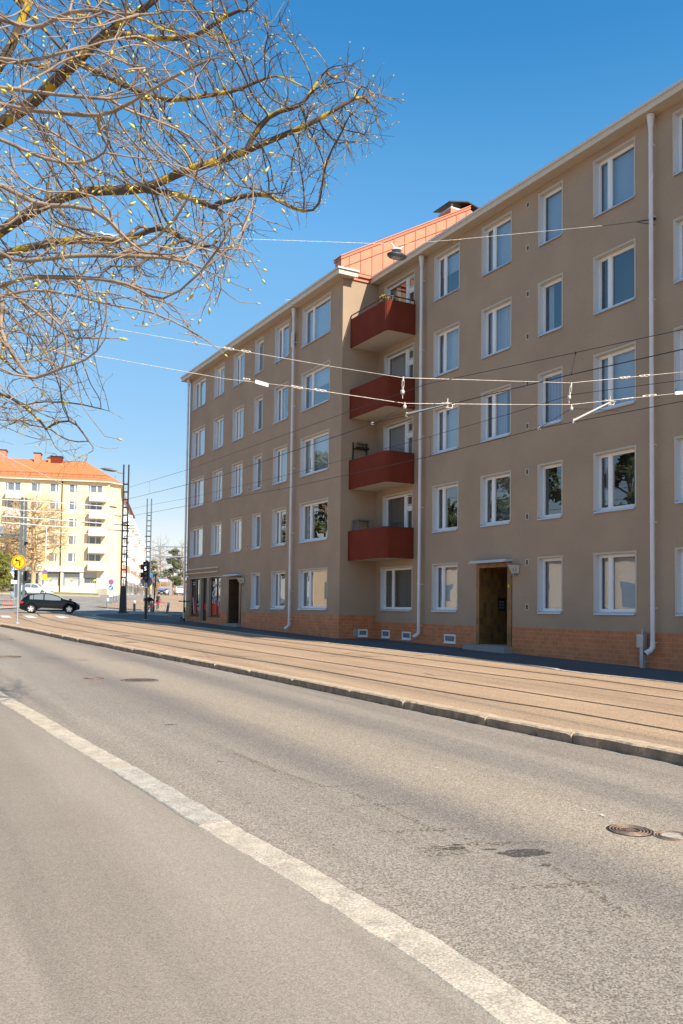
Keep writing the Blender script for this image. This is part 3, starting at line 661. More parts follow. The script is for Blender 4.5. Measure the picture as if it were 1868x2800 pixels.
# windows: one prototype per size, copies share meshes
protos = {}
def window_mesh(w, h, kind):
    """origin: lower corner at smaller y; wall plane x=0, +x into the room"""
    t = .045; mb = MB()
    mb.box((-.014, -t+.0, -.0), (.012, 0, h+t)); mb.box((-.014, w, 0), (.012, w+t, h+t)); mb.box((-.014, 0, h), (.012, w, h+t))
    mb.mat(1); mb.box((.0, .0005, .02), (.19, .012, h-.0)); mb.box((0, w-.012, .02), (.19, w-.0005, h)); mb.mat(0); mb.box((.0, .012, h-.012), (.19, w-.012, h-.0005))
    win = mb.mesh('window', ['trim', 'lining'])
    mb = MB(); d0, d1 = .15, .22; f = .055
    mb.box((d0, .012, .03), (d1, f, h-.012)); mb.box((d0, w-f, .03), (d1, w-.012, h-.012)); mb.box((d0, f, h-f-.01), (d1, w-f, h-.012)); mb.box((d0, f, .03), (d1, w-f, .03+f))
    panes = []
    if kind == 'single': panes = [(f, w-f, .085, h-f-.01)]
    elif kind == 'double':
        m = w*.70; mb.box((d0-.012, m-.05, .03), (d1, m+.05, h-.012)); panes = [(f, m-.05, .085, h-f-.01), (m+.05, w-f, .085, h-f-.01)]
    elif kind == 'door':
        m = w*.335; mb.box((d0-.012, m-.05, .03), (d1, m+.05, h-.012)); q = h-.55
        mb.box((d0-.005, f, q-.05), (d1, m-.05, q+.07)); panes = [(m+.05, w-f, .7, h-f-.01), (f+.05, m-.1, .75, q-.10), (f+.04, m-.1, q+.10, h-f-.05)]
        mb.box((d0, m+.05, .03), (d1, w-f, .7)); mb.box((d0, f, .03), (d1, m-.05, .75)); mb.box((d0+.01, f, .7), (d1, f+.05, h-f-.01)); mb.box((d0+.01, m-.1, .7), (d1, m-.05, h-f-.01)); mb.box((d0+.012, f, q-.13), (d1, m-.05, q-.04))
    s = .028
    for a, b, c, e in panes:                                       # sash rims
        mb.box((d0-.006, a, c), (d1-.02, a+s, e)); mb.box((d0-.006, b-s, c), (d1-.02, b, e)); mb.box((d0-.006, a+s, e-s), (d1-.02, b-s, e)); mb.box((d0-.006, a+s, c), (d1-.02, b-s, c+s))
    fr = mb.mesh('window_frame', 'white')
    mb = MB()
    for a, b, c, e in panes: mb.quad((d1-.035, a+s*.5, c+s*.5), (d1-.035, b-s*.5, c+s*.5), (d1-.035, b-s*.5, e-s*.5), (d1-.035, a+s*.5, e-s*.5))
    pn = mb.mesh('pane', 'glass')
    mb = MB(); mb.prism([(.16, -.0, .035), (-.05, -.0, -.002), (-.062, -.0, -.045), (-.052, -.0, -.045), (-.04, -.0, -.012), (.16, -.0, .02)], (0, w, 0)); mb.box((-.05, -.006, -.035), (.15, .0, .05)); mb.box((-.05, w, -.035), (.0, w+.006, .05))
    sl_ = mb.mesh('sill', 'sill')
    return win, fr, pn, sl_, panes
def drape_mesh(w, h, kind, panes):
    mb = MB(); x = .30
    if kind == 'blind': mb.box((x, .04, .08), (x+.01, w-.04, h-.05)); return mb.mesh('blind', 'blind')
    if kind == 'half': mb.box((x, .04, h*.55), (x+.01, w-.04, h-.05)); return mb.mesh('blind', 'blind')
    m = {'curtain': 'curtain', 'dark': 'curtain_dark', 'lilac': 'curtain_lilac', 'sides': 'curtain'}[kind]
    def wavy(a, b):
        n = int((b-a)/.04)+1; vs = []
        for i in range(n+1):
            y = a+(b-a)*i/n; dx = .025*math.sin(i*2.1)+.01*math.sin(i*.7); vs += [(x+.05+dx, y, .04), (x+.05+dx, y, h-.04)]
        mb.add(vs, [(2*i, 2*i+2, 2*i+3, 2*i+1) for i in range(n)], True)
    if kind == 'sides': wavy(.03, w*.22); wavy(w*.72, w-.03)
    elif kind == 'lilac': wavy(.03, w*.30); wavy(w*.40, w-.03)
    else: wavy(.03, w-.03)
    return mb.mesh('curtain', m)
IW = wm(apt).inverted()
def put_window(plane, a, b, z0, z1, kind, drape, parent=None):
    w, h = round(b-a, 2), round(z1-z0, 2)
    key = (w, h, kind)
    if key not in protos: protos[key] = window_mesh(w, h, kind)
    win, fr, pn, sl_, panes = protos[key]
    o = bpy.data.objects.new('window', win); COL.objects.link(o); o.parent = apt; o.location = IW @ Vector((plane, a, z0))
    for n, me in (('window_frame', fr), ('pane', pn), ('sill', sl_)):
        c = bpy.data.objects.new(n, me); COL.objects.link(c); c.parent = o
        if n == 'pane': c.rotation_euler = (0, R(random.uniform(-.35, .35)), R(random.uniform(-.5, .5)))
    if drape:
        k2 = key+(drape,)
        if k2 not in protos: protos[k2] = drape_mesh(w, h, drape, panes)
        c = bpy.data.objects.new('blind' if drape in ('blind', 'half') else 'curtain', protos[k2]); COL.objects.link(c); c.parent = o
    return o
dr = dict(A=['blind', 'sides', 'blind', 'curtain', 'half'], B=[0, 'dark', 'lilac', 'curtain', 'blind'], C=['blind', None, 'lilac', 'sides', 'blind'], D=['blind', 'sides', 'blind', None, 'blind'], E=['blind', 'blind', 'curtain', 'blind', 'curtain'],
          F=['sides', 'sides', 'curtain', 'half', 'blind'], G=['dark', 'sides', 'curtain', 'sides', 'blind'], H=['blind', 'blind', 'blind', 'dark', 'blind'], I=[0, 'sides', 'dark', 'curtain', 'blind'], J=[0, 'dark', 'sides', 'blind', 'curtain'], K=[0, 'curtain', 'curtain', 'blind', 'blind'])
for cols, pl in ((colsM, XM), (colsB, XB)):
    for c, (a, b) in cols.items():
        for r in range(5):
            if (c == 'B' and r == 0) or (c in 'IJK' and r == 0): continue
            put_window(pl, a, b, SZ[r], TZ[r], 'single' if c in 'CH' else 'double', dr[c][r])
put_window(XM, 26.6, 28.77, SZ[0], TZ[0], 'double', 'dark')
for r in range(1, 5): put_window(XM, balY[0], balY[1], BZ[r]+.16, TZ[r], 'door', {1: 'dark', 2: 'blind', 3: 'curtain', 4: 'sides'}[r])
# balconies
def balcony(r):
    z = BZ[r]; root = bpy.data.objects.new('balcony', None)
    path = []; xf, ys, rad = 16.50, 26.5, .22
    n = int((YC-.03-(ys+rad))/.026)
    for i in range(n+1): path.append((xf, YC-.03-(YC-.03-ys-rad)*i/n, (-1, 0)))
    for i in range(1, 12): t = math.pi/2*i/12; path.append((xf+rad-rad*math.cos(t), ys+rad-rad*math.sin(t), (-math.cos(t), -math.sin(t))))
    n = int((XM-(xf+rad))/.026)
    for i in range(n+1): path.append((xf+rad+(XM-.01-xf-rad)*i/n, ys, (0, -1)))
    mb = MB(); h = 1.12; vs = []
    for i, (x, y, nn) in enumerate(path):
        o = .011 if i % 2 else 0
        vs += [(x+nn[0]*o, y+nn[1]*o, z), (x+nn[0]*o, y+nn[1]*o, z+h), (x-nn[0]*.03, y-nn[1]*.03, z+h), (x-nn[0]*.03, y-nn[1]*.03, z)]
    fs = []
    for i in range(len(path)-1):
        for j in range(4): fs.append((i*4+j, i*4+(j+1) % 4, (i+1)*4+(j+1) % 4, (i+1)*4+j))
    mb.add(vs, fs); mb.box((xf-.02, YC-.03, z-.0), (xf+.03, YC-.012, z+h))
    bal = mb.build('balcony', 'red_metal', apt, True)
    bal['label'] = {1: 'lowest red balcony', 2: 'red balcony with a plant shelf above it', 3: 'red balcony crossed by the tram wires', 4: 'top red balcony with a raised rail and yellow flowers'}[r]
    mb = MB(); sub = [(p[0]+(-p[2][0])*.05, p[1]+(-p[2][1])*.05) for p in path if True][::4]
    poly = [(x, y) for x, y in sub]+[(XM-.005, ys+.05), (XM-.005, YC-.012), (xf+.05, YC-.012)]
    mb.prism([(x, y, z+.015) for x, y in poly], (0, 0, .15)); mb.build('slab', 'balc_soffit', bal, True)
    mb = MB(); top = [(p[0], p[1], z+h+.015) for p in path[::6]]+[(XM-.02, ys, z+h+.015)]
    mb.tube(top, .018, 6)
    if r == 4:
        tp = [(p[0]+.0, p[1], z+h+.17) for p in path[::6]]+[(XM-.06, ys, z+h+.17)]; mb.tube(tp, .024, 6)
        for q in (path[0], path[38], path[68], path[99], path[106], path[-3]): mb.box((q[0]-.012, q[1]-.012, z+h), (q[0]+.012, q[1]+.012, z+h+.17))
    mb.build('rail', 'red_dark', bal, True)
for r in range(1, 5): balcony(r)
# downpipes
def downpipe(x, y, zt, zb, collars, elbow=True):
    mb = MB(); pts = [(x, y, zt), (x, y, zt-.25), (x, y, zb+.1)]; rr = [.085, .062, .062]
    mb.tube([(x, y, zt), (x, y, zt-.06), (x, y, zt-.42), (x, y, zb+.16)], [.10, .10, .057, .057], 14)
    for z in collars: mb.tube([(x, y, z-.02), (x, y, z+.02)], .064, 14); mb.box((x, y-.012, z-.012), (x+.2, y-.006, z+.012))
    if elbow:
        mb.tube([(x, y, zb+.2), (x, y, zb+.1), (x-.05, y+.03, zb+.02), (x-.17, y+.09, zb-.07)], [.064, .066, .068, .072], 14, caps=False)
        mb.mat(1); mb.tube([(x-.165, y+.087, zb-.066), (x-.155, y+.083, zb-.06)], .066, 14)
    mb.build('downpipe', ['pipe', 'black_hole'], apt, True)
downpipe(17.58, 15.32, 12.98, -1.0, [12.2, 10.3, 8.1, 5.6, 4.3, 2.3, .1, -.78])
downpipe(17.58, 25.87, 12.98, -.95, [12.1, 9.5, 6.3, 3.7, .9, -.6])
downpipe(15.95, 33.28, 12.98, -.85, [11.5, 8.7, 6.0, 3.2, .7, -.5])
downpipe(15.95, 47.08, 12.98, -.85, [11.5, 8.7, 6.0, 3.2, .7], False)
mb = MB(); mb.box((15.98, 33.42, 11.35), (16.08, 33.56, 12.0)); mb.tube([(15.95, 33.3, 13.1), (15.8, 33.33, 13.35), (15.6, 33.4, 13.35), (15.72, 33.4, 13.2)], .012, 5); mb.tube([(16.03, 33.5, 12.0), (16.03, 33.46, 12.9)], .008, 5)
mb.build('junction_box', 'pipe', apt, True)
mb = MB(); mb.box((17.52, 15.58, -.92), (17.66, 15.79, -.58)); mb.box((17.56, 15.62, G(17.6, 15.7)), (17.64, 15.72, -.92)); mb.tube([(17.6, 15.68, -.58), (17.62, 15.68, -.45)], .02, 6)
for z in (-1.0, -1.28): mb.box((17.6, 15.58, z-.02), (17.76, 15.64, z+.02))
mb.build('meter_box', 'galv', apt, True)
# vents
mbv = MB()
w2, h2 = .15, .2
mbv.mat(0); mbv.box((-.018, -w2/2, -h2/2), (0, w2/2, -h2/2+.03)); mbv.box((-.018, -w2/2, h2/2-.03), (0, w2/2, h2/2)); mbv.box((-.018, -w2/2, -h2/2+.03), (0, -w2/2+.025, h2/2-.03)); mbv.box((-.018, w2/2-.025, -h2/2+.03), (0, w2/2, h2/2-.03))
mbv.mat(1); mbv.box((-.006, -w2/2+.025, -h2/2+.03), (-.002, w2/2-.025, h2/2-.03)); mbv.mat(0)
for i in range(4): mbv.box((-.014, -w2/2+.025, -h2/2+.047+.032*i), (-.010, w2/2-.025, -h2/2+.051+.032*i))
vm = mbv.mesh('vent', ['trim', 'black_hole'])
for pl, y, zz in ((XM, 20.26, [12.65, 11.28, 9.82, 8.48, 7.03, 5.68, 4.26, 2.88, 1.47, .10]), (XB, 38.37, [12.65, 11.28, 9.85, 8.47, 7.04, 5.67, 4.25, 2.9, 1.47, .09]), (XM, 24.78, [-.89])):
    for z in zz:
        o = bpy.data.objects.new('vent', vm); COL.objects.link(o); o.parent = apt; o.location = IW @ Vector((pl, y, z))
# basement windows
def basement(plane, a, b, z0, z1, axis):
    mb = MB(); P = (lambda p, q: ((plane+p[0], p[1], p[2]), (plane+q[0], q[1], q[2]))) if axis == 'x' else (lambda p, q: ((p[1], plane+p[0], p[2]), (q[1], plane+q[0], q[2])))
    def bx(p, q): A, B = P(p, q); mb.box(A, B)
    f = .055
    bx((-.04, a, z0), (.0, a+f, z1)); bx((-.04, b-f, z0), (.0, b, z1)); bx((-.04, a+f, z1-f), (.0, b-f, z1)); bx((-.04, a+f, z0), (.0, b-f, z0+f)); bx((-.075, a-.01, z0-.03), (-.01, b+.01, z0)); mb.mat(1); bx((-.028, a+f, z0+f), (-.024, b-f, z1-f))
    return mb.build('basement_window', ['white', 'window_grey'], apt, True)
basement(XM, 28.06, 28.62, -1.12, -.83, 'x'); basement(XM, 26.6, 27.18, -1.13, -.85, 'x'); basement(XM, 23.85, 24.5, -1.15, -.86, 'x')
basement(YC, 16.98, 17.4, -1.1, -.82, 'y'); mb = MB(); mb.box((16.78, YC-.035, -1.1), (16.97, YC-.022, -.82)); mb.build('grille', 'galv', apt, True)
# entrances: tiled portal, recess, dark door, step, canopy, corner lamp with the house number
def entrance(pl, a, b, o, tl, label, number, step):
    z0, z1 = o[2], o[3]; mb = MB()
    mb.box((pl-.035, o[1], z0-.02), (pl+.02, b, z1+.14)); mb.box((pl-.035, a, z0-.02), (pl+.02, o[0], z1+.14)); mb.box((pl-.035, o[0], z1), (pl+.02, o[1], z1+.14))
    e = .012; D = o[4]
    mb.box((pl-.03, o[1]-e, z0), (pl+D, o[1], z1)); mb.box((pl-.03, o[0], z0), (pl+D, o[0]+e, z1)); mb.box((pl-.03, o[0]+e, z1-e), (pl+D, o[1]-e, z1))
    ent = mb.build('entrance', tl, apt, True); ent['label'] = label
    mb = MB(); mb.mat(0); x = pl+D-.1
    mb.box((x, o[0], z0), (x+.05, o[1], z1)); mb.mat(1)
    for i in range(5): mb.box((x-.012, o[0]+.45, z0+.35+.42*i), (x, o[0]+.75, z0+.62+.42*i))
    mb.mat(2); mb.box((x-.03, o[0]+.18, z0+1.35), (x-.012, o[0]+.42, z0+1.43)); mb.box((x-.03, o[0]+.16, z0+1.5), (x-.01, o[0]+.22, z0+1.6)); mb.tube([(x-.06, o[0]+.25, z0+.85), (x-.06, o[0]+.25, z0+1.3)], .015, 6)
    mb.build('door', ['brown_wood', 'window_grey', 'galv'], ent, True)
    mb = MB(); mb.box((pl-.36 if step else pl-.25, a-.05, z0-.24), (pl+.1, b+.28, z0-.015)); mb.box((pl+.1, o[0]+e, z0-.2), (pl+D, o[1]-e, z0-.001)); mb.build('step', 'concrete', ent, True)
    mb = MB(); mb.prism([(pl, a-.03, z1+.155), (pl-.36, a-.03, z1+.125), (pl-.37, a-.03, z1+.155), (pl-.28, a-.03, z1+.17), (pl-.27, a-.03, z1+.215), (pl, a-.03, z1+.23)], (0, b-a+.08, 0)); mb.build('canopy', 'sill', ent, True)
    mb = MB(); y0 = a-.02; zc = z1+.02                                # triangular lamp box on a bracket
    tri = [(pl-.02, y0-.02, zc), (pl-.02, y0-.36, zc), (pl-.36, y0-.19, zc)]
    low = [(pl-.02, y0-.07, zc-.26), (pl-.02, y0-.31, zc-.26), (pl-.20, y0-.19, zc-.26)]
    mb.mat(0); mb.add(tri+low, [(0, 1, 2), (5, 4, 3), (0, 2, 5, 3), (2, 1, 4, 5), (1, 0, 3, 4)]); mb.mat(1); mb.prism([(p[0]-.0, p[1], zc+.002) for p in [(pl, y0+.0, 0), (pl, y0-.38, 0), (pl-.39, y0-.19, 0)]], (0, 0, .04)); mb.box((pl-.16, y0-.25, zc-.31), (pl, y0-.13, zc-.262))
    lampo = mb.build('number_lamp', ['trim', 'grey_plastic'], ent, True)
    if number:
        pa, pb = Vector(tri[2]), Vector(tri[1]); qa, qb = Vector(low[2]), Vector(low[1])
        def label_on(s, A, B, C, size):
            cx = (A+B+C)/3; xd = (B-A).normalized(); n = xd.cross(C-A).normalized(); n = n if n.x < 0 else -n; yd = n.cross(xd)
            if yd.z < 0: xd = -xd; yd = n.cross(xd)
            text(s, size, 'number', 'black', lampo, wm(lampo).inverted() @ frame(cx+n*.012, xd, yd), .002)
        T0, T1, T2 = [Vector(p) for p in tri]; L0, L1, L2 = [Vector(p) for p in low]
        label_on(number[1], (T2+L2)/2, (T1+L1)/2, (T1+T2+L1+L2)/4+Vector((0, 0, -.05)), .17)
        label_on(number[0], (T0+L0)/2, (T2+L2)/2, (T0+T2+L0+L2)/4+Vector((0, 0, -.05)), .17)
    return ent
e1 = entrance(XM, 20.96, 22.72, doorM, 'tile', 'entrance with ochre tiled portal and house number lamp', ('D', '11'), True)
e2 = entrance(XB, 39.08, 40.87, doorB, 'tile_brown', 'entrance with dark brown tiled portal beside the corner shop', ('C', '11'), False)
mb = MB(); mb.box((XM+.75, doorM[1]-.03, -.02), (XM+1.05, doorM[1]-.013, .40)); mb.mat(1)
for i in range(3):
    for j in range(2): mb.box((XM+.79+.12*j, doorM[1]-.036, .04+.1*i), (XM+.88+.12*j, doorM[1]-.03, .11+.1*i))
mb.build('intercom', ['black', 'grey_plastic'], e1, True)
mb = MB(); mb.box((XM-.042, 21.06, .72), (XM-.036, 21.12, .80)); mb.build('sticker', 'yellow', e1, True)
# corner shop: two windows, door, lettering and two cornice ledges
for i, (a, b, z0, z1) in enumerate(shop):
    mb = MB(); x = XB+.14; f = .07
    mb.mat(0); mb.box((x, a, z0), (x+.06, a+f, z1)); mb.box((x, b-f, z0), (x+.06, b, z1)); mb.box((x, a+f, z1-f), (x+.06, b-f, z1)); mb.box((x, a+f, z0), (x+.06, b-f, z0+f))
    mb.box((XB-.03, a-.02, z0-.05), (XB+.14, b+.02, z0)) if i != 1 else None
    if i != 1: mb.box((x-.01, (a+b)/2-.05, z0+f), (x+.06, (a+b)/2+.05, z1-f))
    else: mb.box((x, a+f, z0+f), (x+.05, b-f, z0+.6)); mb.box((x, a+f, z0+.95), (x+.05, b-f, z0+1.03)); mb.box((x, a+f, z1-.35), (x+.05, b-f, z1-.28))
    mb.mat(1); mb.box((XB-.012, a-.045, z0 if i == 1 else z0), (XB+.01, a, z1+.045)); mb.box((XB-.012, b, z0), (XB+.01, b+.045, z1+.045)); mb.box((XB-.012, a, z1), (XB+.01, b, z1+.045))
    w = mb.build('shop_door' if i == 1 else 'shop_window', ['dark_frame', 'trim'], apt, True)
    mb = MB(); mb.quad((x+.03, a+.03, z0+.03), (x+.03, b-.03, z0+.03), (x+.03, b-.03, z1-.03), (x+.03, a+.03, z1-.03)); mb.build('pane', 'glass', w, True)
    g = MB(); xg = x+.022; g.mat(0)
    def poly(*p): g.prism([(xg, y, z) for y, z in p], (.004, 0, 0))
    if i == 2:
        poly((a+.08, z0+.08), (b-.08, z0+.08), (b-.08, z0+.75), (a+.08, z0+.75)); g.build('window_sticker', 'red', w, True); g = MB(); xg = x+.016
        def stroke(pts, w_=.06):
            for p, q in zip(pts, pts[1:]):
                d = Vector((q[0]-p[0], q[1]-p[1])); n = Vector((-d.y, d.x)).normalized()*w_/2
                poly((p[0]+n.x, p[1]+n.y), (q[0]+n.x, q[1]+n.y), (q[0]-n.x, q[1]-n.y), (p[0]-n.x, p[1]-n.y))
        m = (a+b)/2
        stroke([(b-.18, z0+1.62), (b-.62, z0+1.66), (b-.30, z0+1.30), (b-.14, z0+1.22), (b-.16, z0+1.1), (b-.5, z0+.8)], .09); stroke([(b-.55, z0+1.38), (b-.30, z0+.85), (b-.12, z0+.72)], .08); stroke([(b-.16, z0+.86), (b-.42, z0+.86), (b-.5, z0+.66)], .07)
        for q in (1.72, 1.82): stroke([(b-.12, z0+q), (b-.55, z0+q)], .035)
        g.build('window_lettering', 'sign_white', w, True); g = MB()
        stroke([(m-.12+.30*math.cos(t*.5236)*.95-.25, z0+1.25+.42*math.sin(t*.5236)) for t in range(1, 11)], .10); stroke([(m-.1, z0+.85), (m-.14, z0+.55)], .06)
        for q in (1.72, 1.82): stroke([(m-.12, z0+q), (a+.12, z0+q)], .035)
    elif i == 0:
        poly((a+.08, z0+.08), (m0 := (a+b)/2-.06, z0+.08), (m0, z0+.45), (a+.08, z0+.62)); poly((b-.75, z0+.08), (b-.45, z0+.08), (b-.12, z0+1.0), (b-.3, z0+1.0)); g.build('window_sticker', 'red', w, True); g = MB(); xg = x+.016
        poly(((a+b)/2-.1, z0+.62), ((a+b)/2-.1, z0+.55), (a+.1, z0+.82), (a+.1, z0+.90)); poly((a+.2, z0+.1), (a+.3, z0+.1), (a+.68, z0+.42), (a+.66, z0+.5)); poly((b-.42, z0+.1), (b-.34, z0+.1), (b-.10, z0+1.0), (b-.16, z0+1.05))
        for q in (1.72, 1.82): poly((b-.12, z0+q), (b-.55, z0+q), (b-.55, z0+q+.035), (b-.12, z0+q+.035)); poly((a+.12, z0+q), (a+.55, z0+q), (a+.55, z0+q+.035), (a+.12, z0+q+.035))
    else:
        poly((a+.1, z0+.62), (b-.1, z0+.62), (b-.1, z0+.93), (a+.1, z0+.93)); g.build('window_sticker', 'red', w, True); g = MB(); poly((a+.2, z0+1.2), (a+.42, z0+1.2), (a+.42, z0+1.4), (a+.2, z0+1.4))
    g.build('window_lettering', 'sign_white', w, True)
mb = MB()
for z in (2.05, 1.82): mb.box((XB-.09, 42.1, z-.035), (XB, 46.98, z+.02)); mb.box((XB-.10, 42.08, z+.005), (XB, 47.0, z+.03))
mb.build('cornice', 'fascia', apt, True)
mb = MB(); mb.lathe([(0, -.07), (.05, -.05), (.07, 0), (.05, .05), (0, .07)], (XB-.06, 46.85, 1.66)); mb.build('wall_lamp', 'sign_white', apt, True)
mb = MB(); mb.tube([(XB+1.1, YC-.3, 8.45), (XB+1.0, YC, 8.45)], .02, 6); mb.tube([(XB+.62, YC, 8.5), (XB+.62, YC-.35, 8.48)], .02, 6); mb.build('wall_bracket', 'galv', apt, True)
# things on the balconies
def pot_plant(loc, label, leafm, potm, s=1.0, group=None, n=34, cat='potted plant'):
    t = thing('potted_plant', label, cat, loc, 0, group); mb = MB()
    mb.lathe([(0, 0), (.055*s, 0), (.075*s, .11*s), (.082*s, .11*s), (.082*s, .13*s), (.068*s, .13*s), (.06*s, .11*s), (0, .11*s)], n=12); mb.build('pot', potm, t)
    mb = MB()
    for i in range(n):
        a = random.uniform(0, 6.28); e = random.uniform(.3, 1.4); L = random.uniform(.08, .17)*s; b = Vector((math.cos(a)*.03*s, math.sin(a)*.03*s, .12*s)); d = Vector((math.cos(a)*math.cos(e), math.sin(a)*math.cos(e), math.sin(e)))
        w = d.cross(Vector((0, 0, 1))).normalized()*.013*s; mb.mat(0); mb.quad(b-w, b+w, b+d*L*.6+w*1.2, b+d*L, b+d*L*.6-w*1.2)
        if i % 2 == 0:
            mb.mat(1); c = b+d*L; q = .02*s
            mb.add([c+Vector(v)*q for v in ((1, 0, 0), (-1, 0, 0), (0, 1, 0), (0, -1, 0), (0, 0, 1), (0, 0, -1))], [(0, 2, 4), (2, 1, 4), (1, 3, 4), (3, 0, 4), (2, 0, 5), (1, 2, 5), (3, 1, 5), (0, 3, 5)])
    mb.build('flowers' if leafm == 'flower' else 'leaves', ['leaf', leafm], t); return t
bx = 16.62
pot_plant((bx+.02, 26.82, BZ[4]+.98), 'yellow flowers in a pot at the corner rail of the top balcony, nearer the corner', 'flower', 'sign_white', 1.5, 'flower pots on the top balcony')
pot_plant((bx+.28, 26.68, BZ[4]+.98), 'yellow flowers in a white pot on the top balcony, on the side rail', 'flower', 'sign_white', 1.4, 'flower pots on the top balcony')
zf = BZ[2]+.165
def shelf(loc, label, m, w, h, n, lean=True):
    t = thing('plant_shelf', label, 'shelf', loc); 
    for s in (0, 1):
        mb = MB(); mb.box((s*w-.02, -.02, 0), (s*w+.02, .02, h)); mb.build('post', m, t)
        if not lean: mb = MB(); mb.box((s*w-.012, -.40, 0), (s*w+.012, -.37, h)); mb.build('post', m, t)
    for i in range(n):
        z = h*(i+1)/n-(.28 if lean else .015); mb = MB(); mb.box((.02, -.24 if lean else -.38, z), (w-.02, .0, z+.03)); mb.mat(0); mb.box((.02, -.24 if lean else -.38, z+.03), (w-.02, -.225 if lean else -.365, z+.07)) if lean else None; mb.build('board', m, t)
    return t
shelf((16.64, YC-.05, zf), 'black ladder shelf with two small plants on the second-lowest red balcony', 'black', .62, 1.72, 2)
pot_plant((16.82, YC-.16, zf+1.72-.25), 'left of two small potted plants on the black balcony shelf', 'leaf', 'pot', .95, 'plants on the black shelf')
pot_plant((17.08, YC-.16, zf+1.72-.25), 'right of two small potted plants on the black balcony shelf', 'leaf', 'pot', .95, 'plants on the black shelf')
pot_plant((16.95, YC-.16, zf+.61), 'dry plant low on the black balcony shelf just above the red panel', 'leaf', 'pot', 1.4)
shelf((16.66, YC-.05, BZ[1]+.165), 'empty grey metal rack on the lowest red balcony', 'grey_plastic', .70, 1.42, 2, False)
# ------------------------------------------------------------------ far yellow block across the junction
YO = Vector((36.0, 140.0, 0)); YO.z = 2.0
YR = math.atan2(-.282, .959)
yel = thing('yellow_apartment_building', 'pale yellow five-storey block with orange tiled roof and ground-floor shops across the junction', 'apartment building', YO, YR)
YW = Matrix.Translation(YO) @ Matrix.Rotation(YR, 4, 'Z'); YI = YW.inverted()
def onF(x, y, v=0):                                               # photo pixel -> local point on the block's front (or a parallel plane)
    o = YI @ Vector((0, 0, 0)); d = (YI.to_3x3() @ ray(x, y)); t = (v-o.y)/d.y; return o+d*t
cz = crop(0, 1250, .2551); cy = crop(0, 1220, .2679)
def lf(c, x, y, v=0): p = onF(*c((x, y))[0], v); return p.x, p.z
EV = 18.1                                                          # eaves above the corner's foot
wins = []                                                          # (x0,x1,z0,z1,kind)
c0 = [((945, 297), (1100, 380), 'b'), ((742, 287), (830, 380), 'w'), ((535, 280), (630, 372), 'w'), ((335, 272), (430, 365), 'w'), ((55, 262), (225, 360), 'b')]
for a, b, k in c0:
    x0, z1 = lf(cz, *a); x1, z0 = lf(cz, *b)
    for r in range(5): wins.append((x0-.0, x1, z0-2.79*r, z1-2.79*r, k))
for i, dx in enumerate((-5.2, -8.9, -12.6, -16.3)):
    a = wins[24]; 
    for r in range(5): wins.append((a[0]+dx-1.2*i, a[0]+dx-1.2*i+1.4, a[2]-2.79*r, a[3]-2.79*r, 'w'))
sh = [((430, 1280), (605, 1428)), ((645, 1282), (815, 1430)), ((857, 1287), (1095, 1455)), ((245, 1290), (390, 1440)), ((50, 1290), (200, 1440))]
shops = []
for a, b in sh:
    x0, z1 = lf(cy, *a); x1, z0 = lf(cy, *b); shops.append((x0, x1, z0, z1))
XL = -48.0
mb = MB(); holes = [(w[0], w[1], w[2], w[3]) for w in wins if w[0] > XL]+[(s[0], s[1], s[2], s[3]) for s in shops]
facade(mb, 0, XL, -2.0, -2, EV, holes, axis='y', depth=.25)
mb.mat(0); mb.quad((-2, 0, -2), (0, 2.2, -2), (0, 2.2, EV), (-2, 0, EV)); mb.quad((0, 2.2, -2), (0, 24, -2), (0, 24, EV), (0, 2.2, EV)); mb.quad((XL, 0, -2), (XL, 12, -2), (XL, 12, EV), (XL, 0, EV)); mb.quad((XL, 12, -2), (-12, 12, -2), (-12, 12, EV), (XL, 12, EV)); mb.quad((-12, 12, -2), (-12, 24, -2), (-12, 24, EV), (-12, 12, EV)); mb.quad((-12, 24, -2), (0, 24, -2), (0, 24, EV), (-12, 24, EV))
mb.build('wall', 'yellow_wall', yel)
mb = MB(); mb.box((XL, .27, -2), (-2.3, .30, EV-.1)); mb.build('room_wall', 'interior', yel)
mb = MB(); zb = shops[0][3]
mb.box((XL, -.18, zb+.05), (-3.2, -.005, zb+.95)); mb.build('shop_band', 'cream_wall', yel)
mb = MB(); ex = sorted([XL]+[v for s in shops for v in s[:2]]+[-3.2])
for a, b in zip(ex[::2], ex[1::2]): mb.quad((a, -.02, -2), (b, -.02, -2), (b, -.02, zb+.05), (a, -.02, zb+.05))
for s in shops: mb.quad((s[0], -.02, -2), (s[1], -.02, -2), (s[1], -.02, s[2]), (s[0], -.02, s[2]))
mb.build('shop_front', 'cream_wall', yel)
